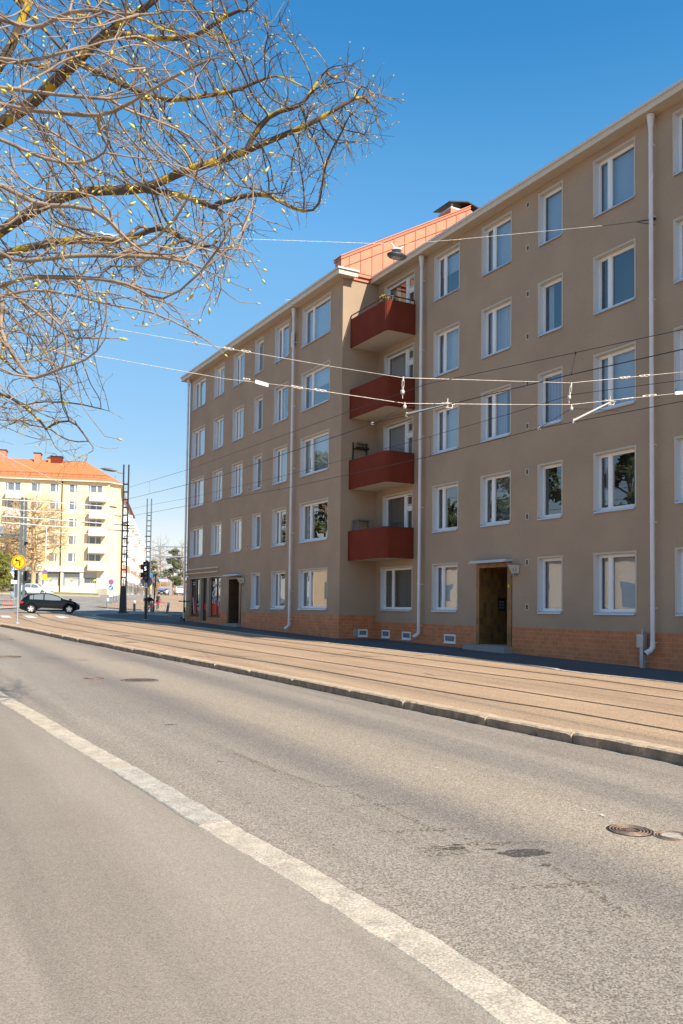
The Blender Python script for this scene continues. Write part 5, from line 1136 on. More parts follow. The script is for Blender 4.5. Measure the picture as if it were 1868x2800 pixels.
# ------------------------------------------------------------------ vehicles
def make_car(name, label, cat, paint, L=4.06, Wd=1.73, H=1.45, prof=None, wheels=(.78, 3.37), wr=.31, group=None, hatch=True):
    t = thing(name, label, cat, (0, 0, 0), 0, group)                 # nose towards +x, origin under the middle
    # key rows: x, hood/roof height (top), belt height, half width at belt, half width at top
    top = prof['top']; belt = prof['belt']; gh = prof['gh']            # gh: (x windscreen base, x roof front, x roof rear, x rear-glass base)
    def lerp(tab, x):
        for (a, b), (c, d) in zip(tab, tab[1:]):
            if a <= x <= c: s = (x-a)/(c-a); s = s*s*(3-2*s)*.5+s*.5; return b+(d-b)*s
        return tab[-1][1] if x > tab[-1][0] else tab[0][1]
    def hwid(x):
        e = min(x, L-x); return Wd/2*(1-.26*max(0, 1-e/.55)**2.2)
    xs = sorted(set([0, .03, .08, .16]+[round(.16+(L-.32)*i/46, 3) for i in range(47)]+[L-.16, L-.08, L-.03, L]))
    mb = MB(); rows = []
    for x in xs:
        e = min(x, L-x); w = hwid(x); zb = .22+.10*max(0, 1-e/.25); zlow = zb
        for wx in wheels:
            r = wr+.055; dx = abs(x-wx)
            if dx < r: zlow = max(zlow, wr+math.sqrt(r*r-dx*dx))
        bz = lerp(belt, x); tz = max(lerp(top, x), bz+.01); inside = tz-bz > .12
        wt = w*(.80 if inside else .9)-(.0 if not inside else .05*(tz-bz))
        pr = [(0, zb), (w*.86, zb), (w*.93, zlow), (w*.985, max(zlow+.005, .45)), (w, max(zlow+.01, .62)), (w*.985, max(zlow+.015, bz-.06)), (w*.95, max(zlow+.02, bz)), (wt if inside else w*.86, tz-.03 if inside else max(bz+.005, tz-.02)), (wt*.86 if inside else w*.6, tz-.004), (0, tz+.008)]
        rows.append([(x-L/2, y, z) for y, z in pr]+[(x-L/2, -y, z) for y, z in reversed(pr[1:-1])])
    n = len(rows[0]); vs = [p for r in rows for p in r]; fs = [(i*n+j, i*n+(j+1) % n, (i+1)*n+(j+1) % n, (i+1)*n+j) for i in range(len(rows)-1) for j in range(n)]
    fs += [tuple(range(n)), tuple((len(rows)-1)*n+j for j in reversed(range(n)))]
    mb.add(vs, fs, True); mb.build('body', paint, t)
    # dark underbody and arches
    mb = MB(); mb.box((-L/2+.35, -Wd/2+.12, .16), (L/2-.35, Wd/2-.12, .5)); mb.build('underbody', 'rubber', t)
    # side windows, two per side, following the roof line
    xa, xb, xc, xd = gh
    def sidez(x, z, out=.012):
        w = hwid(x); bz = lerp(belt, x); tz = lerp(top, x); f = (z-bz)/max(.05, tz-.03-bz); wt = w*.80-.05*(tz-bz)
        return w*.95+(wt-w*.95)*f+out
    splits = prof['split']
    for sgn in (-1, 1):
        for a, b in splits:
            mb = MB(); k = 8; lo, hi = [], []
            for i in range(k+1):
                x = a+(b-a)*i/k; bz = lerp(belt, x)+.035; tz = max(bz+.02, lerp(top, x)-.075)
                lo.append((x-L/2, sgn*sidez(x, bz), bz)); hi.append((x-L/2, sgn*sidez(x, tz), tz))
            v = lo+hi; mb.add(v, [(i, i+1, k+2+i, k+1+i) for i in range(k)]); mb.build('side_window', 'window_grey' if paint != 'car_black' else 'carpane', t)
    for (a, b, nm) in ((xa, xb, 'windscreen'), (xd, xc, 'rear_window')):
        mb = MB(); k = 6; v = []
        for i in range(k+1):
            f = .06+.86*i/k; x = a+(b-a)*f; tz = lerp(top, x)+.012; w = (hwid(x)*.80-.05)*(.98 if 1 else 1)
            sx = .012 if nm == 'windscreen' else -.012
            for y in (-w, -w*.5, 0, w*.5, w): v.append((x-L/2+sx, y, tz+(.006 if abs(y) < w*.9 else -.02)))
        mb.add(v, [(i*5+j, i*5+j+1, (i+1)*5+j+1, (i+1)*5+j) for i in range(k) for j in range(4)], True); mb.build(nm, 'window_grey' if paint != 'car_black' else 'carpane', t)
    for wx in wheels:
        for sgn in (-1, 1):
            y = sgn*(Wd/2-.10); c = (wx-L/2, y, wr)
            mb = MB(); mb.lathe([(wr*.64, -.10), (wr*.95, -.10), (wr, -.06), (wr, .06), (wr*.95, .10), (wr*.64, .10)], c, 28, True, 'y'); wh = mb.build('wheel', 'rubber', t)
            mb = MB(); o = y+sgn*.07
            mb.lathe([(wr*.66, 0), (wr*.58, sgn*.02)], (c[0], o, wr), 28, True, 'y'); mb.lathe([(wr*.0, sgn*.018), (wr*.16, sgn*.015)], (c[0], o, wr), 12, False, 'y')
            for q in range(5):
                A = q*2*math.pi/5+.3; d = Vector((math.cos(A), 0, math.sin(A))); n_ = Vector((-d.z, 0, d.x))
                cc = Vector((c[0], o+sgn*.012, wr)); mb.prism([cc+d*wr*.1+n_*.045, cc+d*wr*.62+n_*.065, cc+d*wr*.62-n_*.065, cc+d*wr*.1-n_*.045], (0, sgn*.012, 0))
            mb.build('rim', 'rim', wh); mb = MB(); mb.lathe([(0, 0), (wr*.6, 0)], (c[0], o-sgn*.03, wr), 20, False, 'y'); mb.build('brake', 'black', wh)
    zl = lerp(belt, L-.25)-.10
    for sgn in (-1, 1):
        mb = MB(); x = L-.12; w = hwid(L-.25); mb.prism([(L/2-.42, sgn*(w*.985), zl+.02), (L/2-.16, sgn*(hwid(L-.16)*.97), zl+.02), (L/2-.02, sgn*(hwid(L-.02)*.80), zl-.07), (L/2-.015, sgn*w*.55, zl-.04), (L/2-.12, sgn*w*.6, zl+.05)], (0, sgn*.012, .015)); mb.build('headlight', 'lamp_clear', t)
        zt = lerp(belt, .15)-.06; mb = MB(); mb.box((-L/2+.02, sgn*(w*.52), zt-.10), (-L/2+.30, sgn*(hwid(.22)+.012), zt+.03)); mb.build('taillight', 'lamp_red', t)
        mb = MB(); mb.T = Matrix.Translation((xa+.32-L/2, sgn*(Wd/2+.07), lerp(belt, xa)+.07)) @ Matrix.Diagonal((.6, 1, .75, 1)); mb.lathe([(0, -.10), (.09, -.08), (.12, 0), (.09, .08), (0, .10)], n=12, axis='y'); mb.build('mirror', paint, t)
        for xx in prof['handles']: mb = MB(); mb.box((xx-L/2, sgn*(hwid(xx)+.004), lerp(belt, xx)-.13), (xx+.16-L/2, sgn*(hwid(xx)+.022), lerp(belt, xx)-.10)); mb.build('door_handle', paint, t)
        for xx in prof['seams']: mb = MB(); mb.box((xx-L/2, sgn*(Wd/2*.97), .30), (xx+.012-L/2, sgn*(Wd/2+.003), lerp(belt, xx)-.02)); mb.build('door_seam', 'black', t)
        mb = MB(); mb.prism([(wheels[0]+.42-L/2, sgn*(Wd/2-.01), .27), (wheels[1]-.42-L/2, sgn*(Wd/2-.01), .27), (wheels[1]-.45-L/2, sgn*(Wd/2-.01), .33), (wheels[0]+.7-L/2, sgn*(Wd/2-.01), .40)], (0, sgn*.012, 0)); mb.build('sill_trim', 'grey_plastic', t)
    mb = MB(); mb.box((-L/2-.012, -.26, .55), (-L/2+.03, .26, .66)); mb.build('number_plate', 'sign_white', t)
    mb = MB(); mb.box((L/2-.03, -.26, .36), (L/2+.012, .26, .47)); mb.build('number_plate', 'sign_white', t)
    mb = MB(); mb.box((L/2-.03, -.5, .50), (L/2+.006, .5, .60)); mb.build('grille', 'black', t)
    return t
hat = dict(top=[(0, .50), (.04, .84), (.10, .98), (.30, 1.13), (.58, 1.31), (1.0, 1.40), (1.6, 1.45), (2.0, 1.435), (2.4, 1.33), (3.1, 1.01), (3.55, .93), (3.85, .82), (4.02, .66), (4.06, .45)], belt=[(0, .48), (.05, .80), (.3, .97), (1.0, .955), (2.4, .90), (3.15, .91), (3.6, .86), (3.85, .78), (4.02, .62), (4.06, .42)], gh=(3.1, 2.1, .62, .12), split=[(.68, .92), (.96, 1.60), (1.68, 2.78)], handles=(1.15, 1.95), seams=(1.66, 2.80))
suv = dict(top=[(0, .55), (.05, .95), (.12, 1.05), (.35, 1.42), (.7, 1.58), (1.2, 1.63), (2.1, 1.63), (2.5, 1.55), (3.15, 1.13), (3.6, 1.06), (4.15, .95), (4.36, .75), (4.4, .5)], belt=[(0, .53), (.06, .92), (.3, 1.10), (1.0, 1.06), (2.4, 1.02), (3.15, 1.03), (3.7, .98), (4.15, .88), (4.36, .7), (4.4, .48)], gh=(3.15, 2.4, .65, .18), split=[(.6, .95), (1.0, 1.75), (1.82, 2.85)], handles=(1.3, 2.15), seams=(1.78, 2.85))
pa, pb = gp(82, 1677), gp(187, 1679); d = (pb-pa); car = make_car('parked_car', 'black hatchback crossing the tram tracks at the junction', 'car', 'car_black', prof=hat)
sc_ = d.to_2d().length/(3.37-.78); ang = math.atan2(d.y, d.x); n_ = Vector((-d.y, d.x, 0)).normalized()
cmid = (pa+pb)/2+n_*.80; car.location = (cmid.x, cmid.y, G(cmid.x, cmid.y)+.0); car.rotation_euler = (0, 0, ang); car.name = 'hatchback_car'; car.scale = (sc_,)*3
wcar = make_car('white_car', 'white SUV waiting behind the black hatchback below the lawn', 'car', 'car_white', L=4.4, Wd=1.84, H=1.65, prof=suv, wheels=(.85, 3.5), wr=.36)
b = onD(99, 1634, 116); wcar.location = (b.x, b.y, G(b.x, b.y)); wcar.rotation_euler = (0, 0, -YAW+R(-4))
bcar = make_car('blue_car', 'dark blue car with lit headlights coming down the side street', 'car', 'car_blue', L=4.1, Wd=1.75, prof=hat, wheels=(.78, 3.37), wr=.32)
def far(o, px, py, D_, face):                                      # face: +1 nose to the camera
    b = onD(px, py, D_); o.location = (b.x, b.y, b.z); o.rotation_euler = (0, 0, math.atan2(-b.y, -b.x)+(0 if face > 0 else math.pi))
far(bcar, 442, 1626.5, 190, 1)
c = dup(wcar, None, None, None, 'white SUV seen from behind at the corner of the brown building', None); far(c, 490, 1626.5, 165, -1); c.rotation_euler.z += .1
hcar = make_car('white_car', 'small white car half hidden behind the dark blue car', 'car', 'car_white', L=4.0, Wd=1.7, prof=hat, wheels=(.78, 3.37)); far(hcar, 450, 1626, 200, 1)
rc = dup(hcar, None, None, None, 'white car parked on the unseen side of the street', None); rc.location = (-5.5, 42, G(-5.5, 42)-.13); rc.rotation_euler = (0, 0, math.pi/2)
# ------------------------------------------------------------------ people and bicycles
def skinned(verts, edges, radii, mname, name, parent, sub=1, root=0):
    me = bpy.data.meshes.new(name); me.from_pydata([tuple(v) for v in verts], edges, []); o = bpy.data.objects.new(name, me); COL.objects.link(o)
    o.modifiers.new('s', 'SKIN'); sv = me.skin_vertices[0].data
    for i, r in enumerate(radii): sv[i].radius = (r, r) if not isinstance(r, tuple) else r; sv[i].use_root = (i == root)
    s = o.modifiers.new('u', 'SUBSURF'); s.levels = sub; s.render_levels = sub
    dg = bpy.context.evaluated_depsgraph_get(); m2_ = bpy.data.meshes.new_from_object(o.evaluated_get(dg)); bpy.data.objects.remove(o)
    m2_.materials.clear(); m2_.materials.append(M[mname]); m2_.polygons.foreach_set('use_smooth', [True]*len(m2_.polygons)); m2_.name = name
    q = bpy.data.objects.new(name, m2_); COL.objects.link(q); q.parent = parent; return q
def person(label, loc, rz, J, cl, size=1.0, hat=None):
    """J: joints (x right, y forward, z up) of a 1.75 m body; cl: jacket, trouser, shoe materials"""
    t = thing('person', label, 'person', loc, rz); t.scale = (size,)*3; J = {k: Vector(v) for k, v in J.items()}
    hd = J['head']; nk = J['neck']
    V, E, Rr = [], [], []
    def ad(p, r, par=None): V.append(p); Rr.append(r); (E.append((par, len(V)-1)) if par is not None else None); return len(V)-1
    pel = ad(J['pelvis'], .12); ch = ad(J['chest'], .135, pel); nb = ad(nk, .05, ch); h0 = ad(hd-Vector((0, 0, .07)), .065, nb); h1 = ad(hd+Vector((0, .01, .02)), .085, h0); ad(hd+Vector((0, 0, .10)), .065, h1)
    for s in ('l', 'r'):
        sh = ad(J['sh'+s], .055, ch); el = ad(J['el'+s], .038, sh); wr = ad(J['wr'+s], .026, el); dv = (J['wr'+s]-J['el'+s]).normalized(); pm = ad(J['wr'+s]+dv*.07, .032, wr)
        sd = dv.cross(Vector((0, 1, 0))); sd = sd.normalized() if sd.length > .1 else Vector((1, 0, 0))
        for k, ln in enumerate((.07, .085, .08, .06)):
            f = ad(J['wr'+s]+dv*.11+sd*(.024*(k-1.5)), .009, pm); ad(J['wr'+s]+dv*(.11+ln*.9)+sd*(.026*(k-1.5))+Vector((0, .02, 0)), .007, f)
        ad(J['wr'+s]+dv*.06+sd*-.055, .009, pm)
        hp = ad(J['hip'+s], .085, pel); kn = ad(J['kn'+s], .055, hp); an = ad(J['an'+s], .035, kn); ad(J['an'+s]+Vector((0, .12, -.05)), .035, an)
    body = skinned(V, E, Rr, 'skin', 'body', t)
    # face
    f = MB(); 
    fy = hd.y+.085
    f.mat(0); f.add([(hd.x-.012, fy, hd.z+.0), (hd.x+.012, fy, hd.z), (hd.x, fy+.03, hd.z-.035), (hd.x, fy, hd.z+.03)], [(0, 1, 2), (0, 2, 3), (1, 3, 2)]); f.mat(1)
    for s in (-1, 1): f.box((hd.x+s*.032-.012, fy-.006, hd.z+.012), (hd.x+s*.032+.012, fy+.004, hd.z+.024))
    f.mat(2); f.box((hd.x-.025, fy-.008, hd.z-.062), (hd.x+.025, fy+.002, hd.z-.052)); f.build('face', ['skin', 'black', 'lamp_red'], t)
    V, E, Rr = [], [], []
    pel = ad(J['pelvis']+Vector((0, 0, .0)), .155); ch = ad(J['chest'], .165, pel); ad(nk-Vector((0, 0, .03)), .075, ch)
    for s in ('l', 'r'): sh = ad(J['sh'+s], .08, ch); el = ad(J['el'+s], .062, sh); ad(J['wr'+s], .045, el)
    skinned(V, E, Rr, cl[0], 'jacket', t)
    V, E, Rr = [], [], []
    pel = ad(J['pelvis']-Vector((0, 0, .03)), .135)
    for s in ('l', 'r'): hp = ad(J['hip'+s], .105, pel); kn = ad(J['kn'+s], .078, hp); ad(J['an'+s]+Vector((0, 0, .02)), .06, kn)
    skinned(V, E, Rr, cl[1], 'trousers', t)
    for s in ('l', 'r'):
        mb = MB(); a = J['an'+s]; mb.T = Matrix.Translation(a+Vector((0, .06, -.055))) @ Matrix.Diagonal((.055, .15, .045, 1)); mb.lathe([(0, -1), (.8, -.9), (1, -.2), (.7, .6), (0, 1)], n=10); mb.build('shoe', cl[2], t)
    mb = MB(); mb.T = Matrix.Translation(hd+Vector((0, -.012, .045))) @ Matrix.Diagonal((.098, .112, .10, 1))
    mb.lathe([(1.0, -.25), (1.05, .1), (.85, .6), (.5, .95), (0, 1.08)], n=14); mb.build('helmet' if hat == 'helmet' else 'hair', 'helmet' if hat == 'helmet' else ('black' if hat == 'cap' else 'hair'), t)
    return t
def pose(**k):
    J = dict(pelvis=(0, 0, .95), chest=(0, 0, 1.32), neck=(0, 0, 1.50), head=(0, .02, 1.64), shl=(-.19, 0, 1.42), shr=(.19, 0, 1.42), ell=(-.25, -.02, 1.14), elr=(.25, -.02, 1.14), wrl=(-.25, .06, .90), wrr=(.25, .06, .90), hipl=(-.09, 0, .90), hipr=(.09, 0, .90), knl=(-.10, .02, .49), knr=(.10, .02, .49), anl=(-.10, -.02, .09), anr=(.10, -.02, .09)); J.update(k); return J
b = gp(33, 1637.5); k = b.dot(FW)/FPX
person('man walking in a dark jacket and light jeans at the left edge', b, math.atan2(-b.y, -b.x)-math.pi/2, pose(knl=(-.10, .16, .51), anl=(-.10, .10, .13), knr=(.10, .02, .48), anr=(.09, -.26, .13), ell=(-.30, -.08, 1.15), elr=(.31, .08, 1.15), wrl=(-.34, .03, .93), wrr=(.35, .22, .97)), ('jacket', 'jeans', 'black'), 34.5*k/1.75)
def bicycle(label, loc, rz, m, s=1.0, basket=False):
    t = thing('bicycle', label, 'bicycle', loc, rz, None); t.scale = (s,)*3; wr = .335
    for y in (-.52, .52):
        mb = MB(); P = [(0, y+wr*math.cos(a), wr+wr*math.sin(a)) for a in [2*math.pi*i/24 for i in range(25)]]; mb.tube(P, .018, 6, False); wh = mb.build('wheel', 'sign_grey', t)
        mb = MB()
        for i in range(14): a = math.pi*2*i/14; mb.tube([(0, y, wr), (0, y+wr*math.cos(a), wr+wr*math.sin(a))], .003, 3, False)
        mb.tube([(-.04, y, wr), (.04, y, wr)], .02, 8); mb.build('spokes', 'galv', wh)
        mb = MB(); P = [(0, y+(wr+.035)*math.cos(a), wr+(wr+.035)*math.sin(a)) for a in [math.pi*(.05+.75*i/10) for i in range(11)]]; mb.tube(P, .02, 6); mb.build('mudguard', m, t)
    bb, st, hd_, hb = (0, -.08, .30), (0, -.24, .82), (0, .36, .72), (0, .33, .98)
    mb = MB()
    for a, c in ((bb, st), (bb, hd_), ((0, -.18, .62), hd_), (bb, (0, -.52, wr)), ((0, -.2, .68), (0, -.52, wr)), (hb, (0, .52, wr))): mb.tube([a, c], .022, 6)
    mb.build('frame', m, t)
    mb = MB(); mb.tube([hb, (0, .34, 1.05)], .014, 6); mb.tube([(-.29, .20, 1.05), (-.15, .33, 1.06), (.15, .33, 1.06), (.29, .20, 1.05)], .014, 6); mb.build('handlebar', 'black', t)
    mb = MB(); mb.T = Matrix.Translation((0, -.26, .86)) @ Matrix.Diagonal((.11, .15, .035, 1)); mb.lathe([(0, -1), (1, -.3), (.9, .6), (0, 1)], n=10); mb.build('saddle', 'black', t)
    mb = MB(); mb.lathe([(0, 0), (.09, 0), (.09, .01), (0, .01)], (.03, -.08, .30), 14, False, 'x'); mb.tube([(-.08, -.08, .30), (-.08, .06, .22)], .012, 5); mb.tube([(.08, -.08, .30), (.08, -.22, .38)], .012, 5); mb.build('crank', 'galv', t)
    mb = MB(); mb.box((-.07, -.85, .70), (.07, -.35, .72)); mb.tube([(.06, -.8, .71), (.05, -.52, wr)], .008, 4); mb.build('rack', 'white', t)
    if basket:
        mb = MB(); z = .76
        mb.prism([(-.16, -.88, .73), (.16, -.88, .73), (.16, -.40, .73), (-.16, -.40, .73)], (0, 0, .04))
        for a, c in (((-.2, -.92), (.2, -.90)), ((-.2, -.38), (.2, -.36)), ((-.2, -.90), (-.18, -.38)), ((.18, -.90), (.2, -.38))): mb.box((a[0], a[1], .76), (c[0], c[1], .98))
        mb.build('basket', 'black', t)
    return t
b = gp(408, 1676); k = b.dot(FW)/FPX; toc = math.atan2(-b.y, -b.x)-math.pi/2
seat = pose(pelvis=(0, -.22, .93), chest=(0, -.04, 1.25), neck=(0, .05, 1.42), head=(0, .10, 1.55), shl=(-.18, .0, 1.35), shr=(.18, .0, 1.35), ell=(-.27, .16, 1.17), elr=(.27, .16, 1.17), wrl=(-.28, .22, 1.08), wrr=(.28, .22, 1.08), hipl=(-.10, -.2, .88), hipr=(.10, -.2, .88), knl=(-.13, .15, .62), knr=(.16, .05, .50), anl=(-.12, .06, .28), anr=(.24, .0, .10))
bk = bicycle('red bicycle under the child in the green helmet', b, toc+R(28), 'bike_red', .95)
person('child in a green helmet, black jacket and yellow trousers straddling a red bicycle', b, toc+R(28), seat, ('jacket', 'yellowtrouser', 'black'), 52*k/1.72, 'helmet')
b2 = gp(425, 1671); k = b2.dot(FW)/FPX; toc2 = math.atan2(-b2.y, -b2.x)-math.pi/2
bicycle('red city bicycle with a black rear basket beside the person in black', b2, toc2+R(62), 'bike_red', 1.05, True)
stand = pose(chest=(0, .05, 1.30), head=(0, .10, 1.62), neck=(0, .06, 1.47), wrl=(-.22, .28, 1.0), ell=(-.25, .02, 1.13), wrr=(.22, .28, 1.0), elr=(.25, .02, 1.13))
b3 = gp(431, 1669.5); person('person in black jacket and dark cap standing over a red city bicycle, turned away', b3, toc2+R(60), stand, ('jacket', 'darktrouser', 'black'), 50*k/1.75, 'cap')
# ------------------------------------------------------------------ trees
def colonize(attr, seeds, step, di, dk, iters=80, jit=.25, grav=0):
    """space colonisation: attr points, seeds [(pos,parent index or None)] -> nodes, parents"""
    N = [Vector(p) for p, _ in seeds]; P = [q for _, q in seeds]; A = list(attr); dead = set()
    for it in range(iters):
        kd = kdtree.KDTree(len(N)); [kd.insert(p, i) for i, p in enumerate(N)]; kd.balance(); g = {}; keep = []
        for a in A:
            p, i, d_ = kd.find(a)
            if d_ < dk: continue
            keep.append(a)
            if d_ < di: g.setdefault(i, Vector((0, 0, 0))).__iadd__((a-p).normalized())
        A = keep; new = 0
        for i, v in g.items():
            if v.length < .05: continue
            v = v.normalized()+Vector((random.gauss(0, jit), random.gauss(0, jit), random.gauss(0, jit)+grav))
            q = N[i]+v.normalized()*step
            pp, j, dd = kd.find(q)
            if dd < step*.45: continue
            N.append(q); P.append(i); new += 1
        if not new or not A: break
    return N, P
def relax(N, P, it=2, lock=0):
    ch = [None]*len(N)
    for i, p in enumerate(P):
        if p is not None and (ch[p] is None): ch[p] = i
    for _ in range(it):
        M_ = [q.copy() for q in N]
        for i in range(lock, len(N)):
            if P[i] is None: continue
            N[i] = M_[i]*.5+(M_[P[i]]+(M_[ch[i]] if ch[i] is not None else M_[i]))*.25
def twigs(N, P, count, lo, hi, pick, up=.0, sub=.6, seg=.05, spread=.9):
    """adds short nearly straight twigs (and side twigs) to thin nodes"""
    n0 = len(N)
    for k in range(count):
        i = random.randrange(pick, n0) if k < n0*3 else random.randrange(len(N))
        p = P[i]
        if p is None: continue
        d = (N[i]-N[p]); d = d.normalized() if d.length > 1e-5 else Vector((1, 0, 0))
        r_ = Vector((random.gauss(0, 1), random.gauss(0, 1), random.gauss(0, 1))).normalized(); d = (d+r_*spread+Vector((0, 0, up))).normalized()
        L = random.uniform(lo, hi); m = max(2, int(L/seg)); prev = i; q = N[i].copy(); bend = Vector((random.gauss(0, 1), random.gauss(0, 1), random.gauss(0, 1)))*.06
        for j in range(m):
            d = (d+bend+Vector((random.gauss(0, .10), random.gauss(0, .10), random.gauss(0, .10)))).normalized(); q = q+d*(L/m); N.append(q.copy()); P.append(prev); prev = len(N)-1
            if random.random() < sub/m*1.5:
                e = (d+Vector((random.gauss(0, .8), random.gauss(0, .8), random.gauss(0, .8)))).normalized(); N.append(q+e*seg*random.uniform(.7, 1.6)); P.append(prev)
def tree_mesh(N, P, mats, rtip=.004, exp=2.3, rmax=.3, sides=4, base_r=None, buds=None, fork=0, minr=None, rfun=None):
    n = len(N); ch = [[] for _ in N]
    for i, p in enumerate(P):
        if p is not None: ch[p].append(i)
    r = [0.0]*n; order = sorted(range(n), key=lambda i: -i)
    for i in order:
        r[i] = rtip if not ch[i] else min(rmax, sum(r[c]**exp for c in ch[i])**(1/exp)+rtip*.012)
    if rfun: r = [rfun(i, q) for i, q in enumerate(r)]
    mb = MB(); starts = [i for i, p in enumerate(P) if p is None]; stack = [(s, None) for s in starts]
    while stack:
        i, par = stack.pop(); pts = []; rr = []
        if par is not None: pts.append(N[par]); rr.append(min(r[par], r[i]*1.25))
        cur = i
        while True:
            pts.append(N[cur]); rr.append(r[cur])
            if not ch[cur]: break
            c = sorted(ch[cur], key=lambda k: -r[k])
            for k in c[1:]: stack.append((k, cur))
            cur = c[0]
        if len(pts) > 1:
            rr[-1] *= .6; s = 10 if max(rr) > .05 else (6 if max(rr) > .02 else sides); mb.tube(pts, rr, s, False)
        if not ch[cur] and buds and random.random() < buds[0]:
            mb.mat(1); d = (pts[-1]-pts[-2]).normalized(); bs = buds[1]*random.uniform(.7, 1.3); c = pts[-1]+d*bs; u = d.orthogonal().normalized(); w = d.cross(u)
            mb.add([c-d*bs, c+u*bs*.42, c+w*bs*.42, c-u*bs*.42, c-w*bs*.42, c+d*bs*1.3], [(0, 2, 1), (0, 3, 2), (0, 4, 3), (0, 1, 4), (1, 2, 5), (2, 3, 5), (3, 4, 5), (4, 1, 5)], True); mb.mat(0)
    return mb
def inpoly(x, y, poly):
    c = False; j = len(poly)-1
    for i in range(len(poly)):
        (xi, yi), (xj, yj) = poly[i], poly[j]
        if (yi > y) != (yj > y) and x < (xj-xi)*(y-yi)/(yj-yi)+xi: c = not c
        j = i
    return c
def seedlines(lines, step):
    S = []
    for ln in lines:                                               # ln: (attach index or None, [points])
        par, pts = ln; prev = par; first = len(S)
        for a, b in zip(pts, pts[1:]):
            k = max(1, int((b-a).length/step))
            for i in range(k):
                q = a.lerp(b, i/k); q = q+Vector((mnoise.noise(q*2.1), mnoise.noise(q*2.3+Vector((5, 0, 0))), mnoise.noise(q*2.2+Vector((0, 7, 0)))))*.04
                if prev is None and S and par == 'near':
                    pass
                S.append((q, prev)); prev = len(S)-1
        S.append((pts[-1], prev))
    return S
def attach(lines, step):
    """first line is the trunk; every further line starts from the nearest existing node"""
    S = []
    for k, pts in enumerate(lines):
        prev = None
        if k: 
            d0, prev = min(((S[i][0]-pts[0]).length, i) for i in range(len(S)))
            if d0 > step: pts = [S[prev][0]]+pts
        n0 = len(S)
        for j, (a, b) in enumerate(zip(pts, pts[1:])):
            m = max(1, int((b-a).length/step))
            for i in range(m):
                if k and j == 0 and i == 0 and (S[prev][0]-a).length < 1e-4: continue
                q = a.lerp(b, i/m); q = q+Vector((mnoise.noise(q*2.1), mnoise.noise(q*2.3+Vector((5, 0, 0))), mnoise.noise(q*2.2+Vector((0, 7, 0)))))*.035
                S.append((q, prev)); prev = len(S)-1
        S.append((pts[-1], prev))
    return S
def D3(c, lst): return [onD(*c((x, y))[0], d) for x, y, d in lst]
def c1(x0, y0, s): return crop(x0, y0, s)
k7 = crop(0, 0, .7015); k8 = crop(0, 600, .5102); k9 = crop(0, 700, .3189)
# --- big lichened tree, trunk just outside the left edge, crown over the street
random.seed(21)
TA = Vector((-1.2, 10.6, 0)); TA.z = G(TA.x, TA.y)-.12
trunk = [TA, TA+Vector((.05, -.05, 2.4)), TA+Vector((-.1, .1, 4.6))]
limbs = [D3(k7, [(-260, 900, 10.8), (-40, 930, 10.4), (180, 790, 10), (330, 750, 9.8), (560, 740, 9.6), (700, 670, 9.4), (850, 625, 9.3), (960, 590, 9.2), (1080, 540, 9.1), (1200, 490, 9.1), (1290, 430, 9.0), (1390, 370, 9.0)]),
         D3(k7, [(560, 740, 9.6), (700, 755, 9.5), (830, 800, 9.4), (945, 845, 9.3)]),
         D3(k7, [(830, 800, 9.4), (905, 770, 9.2), (1045, 745, 9.0), (1140, 815, 8.9), (1240, 835, 8.8)]),
         D3(k7, [(-300, 700, 10.9), (0, 480, 10.6), (60, 440, 10.5), (130, 395, 10.4), (210, 320, 10.3), (300, 240, 10.1), (410, 130, 10.0), (600, 10, 9.8), (720, -120, 9.8)]),
         D3(k7, [(-200, 600, 11), (0, 250, 11), (50, 170, 11), (115, 20, 11), (190, -220, 11)]),
         D3(k7, [(300, 240, 10.1), (480, 330, 9.9), (640, 395, 9.7), (760, 380, 9.5), (900, 360, 9.4), (1040, 300, 9.3)]),
         D3(k7, [(960, 590, 9.2), (1010, 480, 9.1), (1100, 420, 9.0), (1180, 440, 8.9), (1210, 370, 8.9), (1260, 280, 8.9)]),
         D3(k7, [(410, 130, 10.0), (600, 150, 9.7), (760, 140, 9.5), (870, 60, 9.3), (1000, 20, 9.3)]),
         D3(k7, [(-150, 1050, 10.5), (0, 1000, 10.2), (120, 960, 10), (300, 930, 9.8), (500, 940, 9.5), (620, 880, 9.3), (760, 960, 9.1)]),
         D3(k9, [(-300, 700, 10.6), (0, 850, 10.2), (80, 930, 10.1), (180, 1040, 10), (420, 1030, 9.8)]),
         D3(k9, [(-200, 1100, 10.4), (0, 1180, 10.2), (120, 1200, 10.1), (190, 1290, 10), (300, 1350, 9.9), (410, 1470, 9.8), (440, 1560, 9.7), (470, 1690, 9.7)]),
         D3(k9, [(410, 1470, 9.8), (530, 1410, 9.7), (600, 1400, 9.6), (690, 1450, 9.6), (740, 1530, 9.6), (735, 1620, 9.5), (860, 1650, 9.4)]),
         D3(k9, [(300, 1240, 10), (500, 1245, 9.9), (720, 1275, 9.8), (870, 1325, 9.7), (935, 1293, 9.7), (1010, 1350, 9.7), (1092, 1427, 9.7)])]
